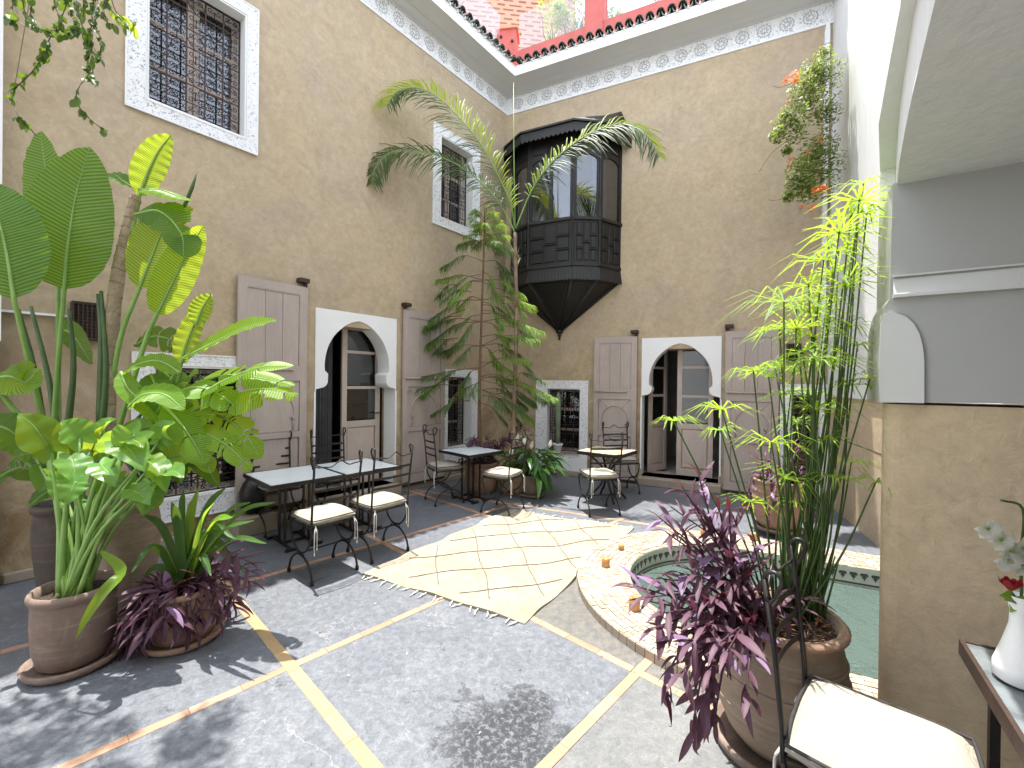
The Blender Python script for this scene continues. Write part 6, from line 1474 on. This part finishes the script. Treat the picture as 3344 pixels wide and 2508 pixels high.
tk = bez([Vector((0,0,0)), atY(1566,1300,6.6)-O7, atY(1572,1050,6.6)-O7, atY(1580,820,6.6)-O7, atY(1583,700,6.6)-O7], 30); m = MB(); m.tube(tk, [.026-.017*i/30 for i in range(31)], 8); m.build('trunk', MT['pine_bark'], ap)
def pinebranch(parent, S, L, seed, bright=False, nl_=.10, r=.006):
    rg = random.Random(seed); pts = bez(S, 14); w = MB(); w.tube(pts, [r*(1-.6*i/14) for i in range(15)], 5, 1); mb = MB(); 
    n = int(L/.0105)
    for j in range(n):
        t = .30+.70*j/n; f = min(13, int(t*14)); p = pts[f].lerp(pts[f+1], t*14-f); d = (pts[f+1]-pts[f]).normalized(); sd = d.cross(Vector((0,0,1))); sd = sd.normalized() if sd.length > .01 else Vector((1,0,0)); env = nl_*(1-.55*abs(2*t-1.2))
        for s_ in (-1, 1):
            q = p + sd*s_*env*rg.uniform(.2,1.1) + d*env*rg.uniform(.3,.9) + Vector((0,0,-env*rg.uniform(.1,1.25))); up = Vector((rg.uniform(-.3,.3),rg.uniform(-.3,.3),1))
            md = p.lerp(q,.5)+Vector((0,0,.012)); mb.blade([p, md, q], up, [.0032,.0036,.0012], .5, 1)
    w.build('branch', MT['pine_bark'], parent); mb.build('needles', MT['pine_b' if bright else 'pine'], parent)
def PB(a, b, Y0_, Y1_, sag, bright=False, seed=0, nl_=.14):
    A, B = atY(a[0],a[1],Y0_)-O7, atY(b[0],b[1],Y1_)-O7; M_ = A.lerp(B,.45)+Vector((0,0,sag)); pinebranch(ap, [A, M_, A.lerp(B,.8)+Vector((0,0,sag*.4)), B], (B-A).length, seed, bright, nl_)
BR = [((1581,855),(1440,875),.14,0),((1581,855),(1668,905),.12,0),((1578,915),(1425,915),.08,1),((1578,915),(1470,985),.12,1),((1578,915),(1620,980),.12,0),((1578,915),(1712,965),.10,1),((1575,980),(1400,1045),.12,0),((1575,980),(1490,1010),.12,1),((1575,980),(1745,1000),.10,1),((1575,985),(1640,1060),.1,0),
 ((1572,1050),(1385,1075),.1,0),((1572,1050),(1395,1125),.12,0),((1572,1050),(1500,1120),.1,0),((1572,1050),(1660,1120),.1,1),((1572,1050),(1775,1085),.12,1),((1570,1130),(1440,1150),.06,0),((1570,1130),(1490,1180),.08,0),((1570,1130),(1700,1160),.1,0),((1570,1130),(1760,1110),.12,1),((1570,1130),(1625,1180),.06,1),
 ((1568,1200),(1380,1230),.02,0),((1568,1200),(1500,1260),.06,0),((1568,1200),(1640,1200),.08,1),((1568,1200),(1730,1175),.1,1),((1568,1240),(1540,1290),.05,0),((1568,1240),(1660,1250),.08,0),((1568,1240),(1720,1330),.1,0),((1566,1230),(1815,1300),.10,1),((1566,1250),(1500,1280),.02,1),((1566,1270),(1700,1380),.1,0),((1566,1270),(1640,1330),.05,0),((1566,1270),(1740,1370),.08,1)]
rg = random.Random(12)
for i, (a, b, sg, br) in enumerate(BR): PB(a, b, 6.6, 6.6+rg.uniform(-.35,.35), sg, bool(br), i)
for i in range(40):   # shorter branchlets filling the tiers
    tt_ = rg.uniform(880,1330); ln_ = rg.uniform(50,150)*(.7+.3*(tt_-880)/450); sd_ = rg.choice((-1,1)); ax = 1572 + (0 if rg.random() < .4 else sd_*rg.uniform(30,90)); PB((ax,tt_-rg.uniform(0,20)),(ax+sd_*ln_,tt_+rg.uniform(0,60)),6.6+rg.uniform(-.25,.2),6.75+rg.uniform(-.45,.3),rg.uniform(.02,.1),rg.random() < .35,400+i,rg.uniform(.09,.13))
for i in range(30):   # the dense young top
    a = rg.uniform(0,6.283); up_ = i/30; c0 = atY(1582, 800-95*up_, 6.6)-O7; L = .50*(1-up_*.70); d = Vector((math.cos(a), math.sin(a), -.25+.95*up_)); pinebranch(ap, [c0, c0+d*L*.5+Vector((0,0,.03)), c0+d*L], L, 100+i, i > 6, .12, .004)
pinebranch(ap, [tk[-2], tk[-1]+Vector((0,0,.04)), tk[-1]+Vector((0,0,.12))], .2, 300, True, .05)

pm = thing('palm_tree', 'slim feather palm with three arching fronds in front of the oriel window', 'tree', Vector((.04,6.5,.0))); O8 = pm.location.copy(); m = MB(); m.lathe([(.16,0),(.22,.1),(.24,.3),(.23,.38),(.20,.40)], 28); m.build('pot', MT['terra'], pm)
tk = bez([Vector((0,0,.38)), atY(1678,1375,6.50)-O8, atY(1686,1066,6.50)-O8, atY(1682,760,6.50)-O8], 40); m = MB(); m.tube(tk, [(.036-.012*i/40)*(1+.16*((i*5)%3)/3) for i in range(41)], 9); m.build('trunk', MT['bark'], pm)
for i in range(46):
    f = rg.randrange(14,40); a = rg.uniform(0,5.83); d = Vector((math.cos(a)*.35, math.sin(a)*.35, 1)); p = tk[f]; m = MB(); m.blade([p, p+d*.10+Vector((math.cos(a)*.02,math.sin(a)*.02,0)), p+d*.18+Vector((math.cos(a)*.05,math.sin(a)*.05,0))], (math.cos(a),math.sin(a),0), [.016,.010,.002], .4, 1); m.build('leaf_base', MT['bark'], pm)
def frond(pts, Ls, n, seed, mat, droopf=.35, t0=.2, side=(1,1)):
    dkpos = atY(*pts[-1]).x > atY(*pts[0]).x
    rg = random.Random(seed); S = bez([atY(*q)-O8 for q in pts], 50); m = MB(); m.tube(S, [.011-.0085*i/50 for i in range(51)], 6); fr_ = thing_part = None
    mb = MB()
    for j in range(n):
        t = t0+(1-t0)*j/n; f = min(49, int(t*50)); p = S[f].lerp(S[f+1], t*50-f); d = (S[f+1]-S[f]).normalized(); sd = d.cross(Vector((0,-.8,.6))).normalized(); env = Ls*(math.sin(math.pi*(.12+.83*(t-t0)/(1-t0)))**.6)
        for s_ in (-1, 1):
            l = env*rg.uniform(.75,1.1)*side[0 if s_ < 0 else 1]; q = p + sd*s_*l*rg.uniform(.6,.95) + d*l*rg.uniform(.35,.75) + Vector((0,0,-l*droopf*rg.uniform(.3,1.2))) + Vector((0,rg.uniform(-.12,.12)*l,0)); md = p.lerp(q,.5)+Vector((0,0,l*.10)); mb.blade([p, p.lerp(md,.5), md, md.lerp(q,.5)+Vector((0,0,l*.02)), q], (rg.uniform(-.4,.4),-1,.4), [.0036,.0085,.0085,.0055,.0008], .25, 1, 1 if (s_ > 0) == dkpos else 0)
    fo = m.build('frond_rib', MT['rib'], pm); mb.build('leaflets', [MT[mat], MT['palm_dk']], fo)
frond([(1682,746,6.50),(1662,651,6.35),(1597,517,6.25),(1533,423,6.15),(1448,333,6.10),(1369,288,6.05),(1299,298,6.00),(1262,345,5.95)], .52, 110, 1, 'palm', .25, .10)
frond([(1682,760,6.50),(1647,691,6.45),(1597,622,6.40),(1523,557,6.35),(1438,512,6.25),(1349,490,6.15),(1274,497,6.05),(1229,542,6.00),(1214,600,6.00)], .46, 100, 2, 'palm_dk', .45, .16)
frond([(1684,746,6.50),(1736,622,6.35),(1796,537,6.25),(1876,467,6.15),(1955,423,6.05),(2045,403,6.00),(2110,438,5.95),(2154,512,5.95)], .46, 105, 3, 'palm', .55, .12)
m = MB(); m.tube([atY(1682,746,6.50)-O8, atY(1678,500,6.50)-O8, atY(1677,269,6.50)-O8], [.012,.009,.003], 6); m.build('spear_leaf', MT['rib'], pm)
# peace lily
pl_ = atZ(1735,1618); t = thing('terracotta_pot', 'round brown terracotta pot on a saucer under the peace lily', 'pot', (pl_.x,pl_.y,0)); m = MB(); m.lathe([(.001,0),(.17,0),(.2,.02),(.205,.045),(.18,.04),(.001,.03)], 32); m.build('saucer', MT['terra_old'], t); pot(t, .165, .30, ROUND, 'terra_old', loc=(0,0,.02), seed=18)
li = thing('peace_lily', 'peace lily with glossy drooping leaves and white flowers beside the iron chair', 'plant', (pl_.x,pl_.y,.30)); LL = [leafdata('leaf', .30, .085, MT['lily'], .35+.25*i, .25, 2, 9) for i in range(3)]; rg = random.Random(15); sm = MB()
for i in range(120):
    a = rg.uniform(0,6.283); c, s_ = math.cos(a), math.sin(a); r_ = rg.uniform(.05,.36); h = rg.uniform(.05,.42)*(1-r_*.8); p = Vector((c*r_,s_*r_,h)); sm.tube([Vector((c*.04,s_*.04,0)), Vector((c*r_*.5,s_*r_*.5,h*.75)), p], .0035, 4); addleaf(li, LL[rg.randrange(3)], p, Vector((c,s_,rg.uniform(-.5,.55))), rg.uniform(.65,1.05), rg.uniform(-.4,.4))
sm.build('leaf_stalks', MT['stalk_dk'], li)
for (q, Y) in (((1795,1450),6.0),((1688,1432),6.0),((1712,1440),6.0),((1670,1475),5.9),((1735,1455),6.1)):
    p = atY(q[0],q[1],Y)-li.location; m = MB(); m.tube(bez([Vector((0,0,.1)), p*.6+Vector((0,0,.08)), p-Vector((0,0,.03))], 8), .003, 4); m.build('flower_stalk', MT['stalk_dk'], li); m = MB(); m.blade([p-Vector((0,0,.045)), p-Vector((0,0,.01)), p+Vector((.01,0,.035)), p+Vector((.02,0,.07))], TOCAM(p+li.location)+Vector((rg.uniform(-.5,.5),0,.3)), [.006,.030,.022,.001], .35, 2); m.tube([p-Vector((0,.012,.03)), p+Vector((0,-.012,.015))], .006, 6); m.build('flower', MT['petal'], li)
# cactus on the sill
cs = WB(1.13,.40,.02)+Vector((0,0,.005)); t = thing('white_flower_pot', 'small white flower pot on the sill of the low window', 'pot', cs); m = MB(); m.lathe([(.055,0),(.06,.01),(.085,.13),(.095,.135),(.095,.165),(.08,.165),(.078,.15)], 20); m.build('pot', MT['white'], t); m = MB(); m.disc(.078,.15,16); m.build('soil', MT['soil'], t)
t = thing('column_cactus', 'tall grey-green column cactus in the white pot on the window sill', 'plant', cs+Vector((0,0,.155))); m = MB(); prof = [(.001,0),(.035,.02),(.042,.2),(.030,.3),(.040,.32),(.050,.5),(.048,.78),(.035,.90),(.001,.96)]; n = 20
vs = [Vector((r_*(1+.16*math.cos(a*8*6.283/n*1))*math.cos(6.283*a/n), r_*(1+.16*math.cos(a*8*6.283/n))*math.sin(6.283*a/n), z)) for r_, z in prof for a in range(n)]; m.add(vs, [(i*n+k, i*n+(k+1)%n, (i+1)*n+(k+1)%n, (i+1)*n+k) for i in range(len(prof)-1) for k in range(n)], 0, True); m.build('column', simple('cactus_skin', (.14,.20,.12), (.20,.26,.17), 12, .6), t)

# ---------------- bougainvillea on the right
def leafcloud(mb, pts, n, sz, rg, mats=1):
    for i in range(n):
        c, r_ = pts[rg.randrange(len(pts))]; d = Vector((rg.gauss(0,1),rg.gauss(0,1),rg.gauss(0,1))).normalized()*r_*rg.random()**.4; p = c+d; u = Vector((rg.uniform(-1,1),rg.uniform(-1,1),rg.uniform(-.6,.6))).normalized(); w = u.orthogonal().normalized(); s_ = sz*rg.uniform(.6,1.2)
        mb.add([p-u*s_, p+w*s_*.55, p+u*s_, p-w*s_*.55], [(0,1,2,3)], 0)
bo2 = thing('bougainvillea', 'bougainvillea with orange flowers hanging from the right wall above the papyrus', 'climbing plant', R0+rd*.6+rn*.03+Vector((0,0,5.0))); O9 = bo2.location.copy(); rg = random.Random(61)
CL = [((2690,180),5.6,.10),((2660,230),5.5,.16),((2700,240),5.5,.18),((2620,290),5.4,.16),((2680,320),5.5,.22),((2640,350),5.4,.2),((2590,370),5.3,.15),((2560,400),5.3,.13),((2600,430),5.3,.13),((2540,440),5.2,.09),((2650,260),5.5,.18),((2700,380),5.5,.15),((2570,490),5.2,.06),
      ((2690,470),5.5,.16),((2660,500),5.4,.17),((2700,540),5.5,.2),((2640,540),5.4,.16),((2610,560),5.3,.15),((2680,600),5.4,.18),((2600,610),5.3,.12),((2640,620),5.3,.14),((2575,640),5.2,.07)]
pts = [(atY(q[0][0],q[0][1],q[1])-O9, q[2]) for q in CL]; m = MB()
for c, r_ in pts: leafcloud(m, [(c,r_*1.15)], int(2300*r_), .027, rg)
tag(m.build('foliage', MT['boug'], bo2), kind='stuff'); m = MB()
for c, r_ in pts:
    m.tube(bez([c+Vector((.12,.05,.12)), c+Vector((.05,.02,.08)), c], 8), [.010-.0009*i for i in range(9)], 5)
for q in (((2570,460),(2520,500),(2480,560)),((2560,650),(2520,655),(2510,650)),((2590,270),(2550,285),(2525,282)),((2570,400),(2530,410),(2515,450))): m.tube(bez([atY(x,y,5.3)-O9 for x,y in q],8), .003, 4); 
m.build('branches', MT['twig'], bo2)
m = MB()
for (q, Y, r_, n) in (((2590,250),5.2,.07,70),((2600,262),5.2,.05,40),((2565,262),5.2,.04,30),((2576,330),5.2,.035,26),((2580,520),5.2,.04,28),((2576,545),5.2,.03,20),((2690,615),5.1,.06,60),((2665,620),5.1,.05,40),((2650,680),5.1,.05,40),((2620,675),5.1,.03,20),((2680,455),5.3,.04,24),((2640,500),5.2,.02,10)):
    leafcloud(m, [(atY(q[0],q[1],Y)-O9, r_)], n, .020, rg)
tag(m.build('flowers', MT['orange'], bo2), kind='stuff')
for q in (((2510,560),(2480,590),(2450,640)),):
    pass

# ---------------- creeping fig strands top left
fg = thing('creeping_fig', 'strands of small-leaved creeper hanging into the top left corner', 'climbing plant', (-2.3,2.2,5.6)); O10 = fg.location.copy(); rg = random.Random(71); YF = 2.65
SR = [[(60,-60),(90,60),(150,100),(190,90)],[(250,-80),(200,60),(160,130),(150,170),(100,240),(50,290),(38,340)],[(40,330),(60,380),(90,410),(115,440)],[(240,-60),(260,60),(300,150),(290,220),(320,280)],[(310,-60),(320,40),(290,110),(290,200),(300,270)],[(290,240),(255,290),(250,330),(275,370),(320,410),(350,428)],[(330,-80),(350,10),(390,60),(415,90)],[(350,-60),(380,40),(430,70),(440,110)],[(200,-60),(230,30),(260,90),(220,120)],[(120,-60),(100,40),(110,80),(140,100)],[(280,-60),(270,60),(230,100),(200,120)],[(320,-60),(300,60),(330,130),(320,200)],[(170,-80),(180,20),(200,70),(180,110)],[(370,-60),(340,20),(350,70),(370,80)],[(45,-30),(40,30),(30,60),(48,70)]]
VL = leafdata('leaf', .045, .032, MT['vine'], .3, .2, 1, 4); VB = leafdata('leaf', .05, .034, MT['vine_b'], .3, .2, 1, 4); sm = MB(); stuff = MB(); cnt = 0
for k, S in enumerate(SR):
    P = bez([atY(x,y,YF+rg.uniform(-.12,.12))-O10 for x, y in S], 24); P = [Vector((P[0].x*.6,P[0].y,-.1))] + P; sm.tube(P, .003, 4); L = sum((P[i+1]-P[i]).length for i in range(1,24)); n = int(L/(.020 if k not in (2,5) else .05))
    for j in range(n):
        t = rg.random(); f = 1+min(22, int(t*23)); p = P[f].lerp(P[f+1], rg.random()); d = (P[f+1]-P[f]).normalized()+rvec(.9)+Vector((0,0,-.3)); addleaf(fg, VB if k in (6,7,13) and rg.random() < .7 else VL, p, d, rg.uniform(.6,1.2), rg.uniform(-1,1), store=stuff if cnt > 285 else None); cnt += 1
# the mass of creeper above the frame that these strands hang from
cl_ = [(Vector((rg.uniform(-.9,.7), rg.uniform(-.6,.5), rg.uniform(-1.1,.1))), rg.uniform(.15,.28)) for _ in range(22)]
for c, r_ in cl_: leafcloud(stuff, [(c,r_)], 130, .030, rg)
tag(stuff.build('foliage', MT['vine'], fg), kind='stuff'); sm.build('stems', MT['twig'], fg)
# ---------------- roof planting
for i, (q, Y, r_, lab, fl_) in enumerate((((1800,60),11.0,.42,'leafy yellow-green shrub on the roof terrace beside the tall red post',1),((1870,90),10.6,.40,'shrub with pink flowers behind the terrace glass left of the tall post',1),((1990,70),10.0,.30,'small grey-green shrub behind the long glass panel',0),((2180,10),9.6,.30,'pale shrub on the roof terrace above the long glass panel',0))):
    c = atY(q[0],q[1],Y); t = thing('roof_shrub', lab, 'shrub', (c.x,c.y,c.z-.9)); rg2 = random.Random(90+i); m = MB(); leafcloud(m, [(Vector((rg2.uniform(-.3,.3),rg2.uniform(-.3,.3),.9+rg2.uniform(-.45,.4))), r_*rg2.uniform(.4,.7)) for _ in range(8)], 900, .05, rg2); tag(m.build('crown', MT['vine_b' if i == 0 else 'boug'], t), kind='stuff'); m = MB()
    for k in range(5): m.tube([Vector((0,0,0)), Vector((rg2.uniform(-.2,.2),0,.5)), Vector((rg2.uniform(-.4,.4),rg2.uniform(-.2,.2),1.0))], [.02,.012,.005], 5)
    m.build('branches', MT['twig'], t)
    if fl_ and i: m = MB(); leafcloud(m, [(Vector((.25,-.2,.95)), .3)], 60, .05, rg2); tag(m.build('flowers', MT['pinkf'], t), kind='stuff')
# ---------------- orchid vase on the marble table
vb = atZ(3310,2225,.756); vs_t = thing('white_vase', 'tall white ceramic vase on the marble table at the right edge', 'vase', (vb.x+.02,vb.y,.755)); m = MB(); m.lathe([(.05,0),(.062,.01),(.060,.05),(.040,.12),(.026,.18),(.024,.22),(.034,.27),(.032,.272),(.02,.22)], 28); m.build('body', MT['white'], vs_t)
oc = thing('orchid_stem', 'white moth orchids with a dark red rose and leaves in the white vase', 'flowers', (vb.x+.02,vb.y,1.0)); O11 = oc.location.copy(); Yv = vb.y
m = MB(); m.tube(bez([Vector((0,0,0)), Vector((.02,.02,.15)), Vector((.0,0,.30)), Vector((-.08,-.01,.33))], 12), .004, 5); m.build('stem', MT['stalk_dk'], oc)
def orchid(p, s_, N, seed):
    rg = random.Random(seed); m = MB(); N = N.normalized(); x = N.orthogonal().normalized(); y = N.cross(x)
    for k, (a, w, l) in enumerate(((90,.9,1),(210,.55,.9),(330,.55,.9),(20,1.1,1.05),(160,1.1,1.05))):
        d = x*math.cos(R(a))+y*math.sin(R(a)); pts = [p, p+d*s_*l*.35+N*.004, p+d*s_*l*.75+N*.006, p+d*s_*l]; m.blade(pts, N, [s_*.12,s_*.42*w,s_*.40*w,.002], .1, 2)
    m.build('flower', MT['petal'], oc); m = MB(); m.tube([p, p+N*.012-y*.006], [.006,.003], 6); m.build('flower_centre', MT['vine_b'], oc)
for i, (px, py, s_) in enumerate(((3225,1725,.035),(3268,1762,.036),(3300,1800,.040),(3290,1830,.036),(3335,1790,.040),(3335,1840,.038))): orchid(atY(px,py,Yv-.01)-O11, s_, Vector((-.5+.2*(i%3),-1,.1)), i)
m = MB(); rg = random.Random(3); c = atY(3300,1915,Yv-.02)-O11
for k in range(16):
    a = k*2.4; r_ = .004+.0017*k; d = Vector((math.cos(a), math.sin(a)*.8, .3)); m.blade([c+d*r_*.2-Vector((0,0,.012)), c+d*r_, c+d*r_*1.1+Vector((0,0,.016))], d, [.006,.013,.004], -.2, 2)
m.build('red_rose', leafmat('dark_red_petal', (.30,.01,.02), (.18,.008,.015), (.4,.02,.02), .2, .5), oc)
for (px, py) in ((3262,1945),(3280,1960),(3320,1950),(3300,2000)): 
    p = atY(px,py,Yv)-O11; m = MB(); m.blade([Vector((0,0,-.01)), p*.5+Vector((0,0,.015)), p], TOCAM(p+O11)+Vector((0,0,.5)), [.008,.020,.001], .2, 2); m.build('leaf', MT['arum'], oc)
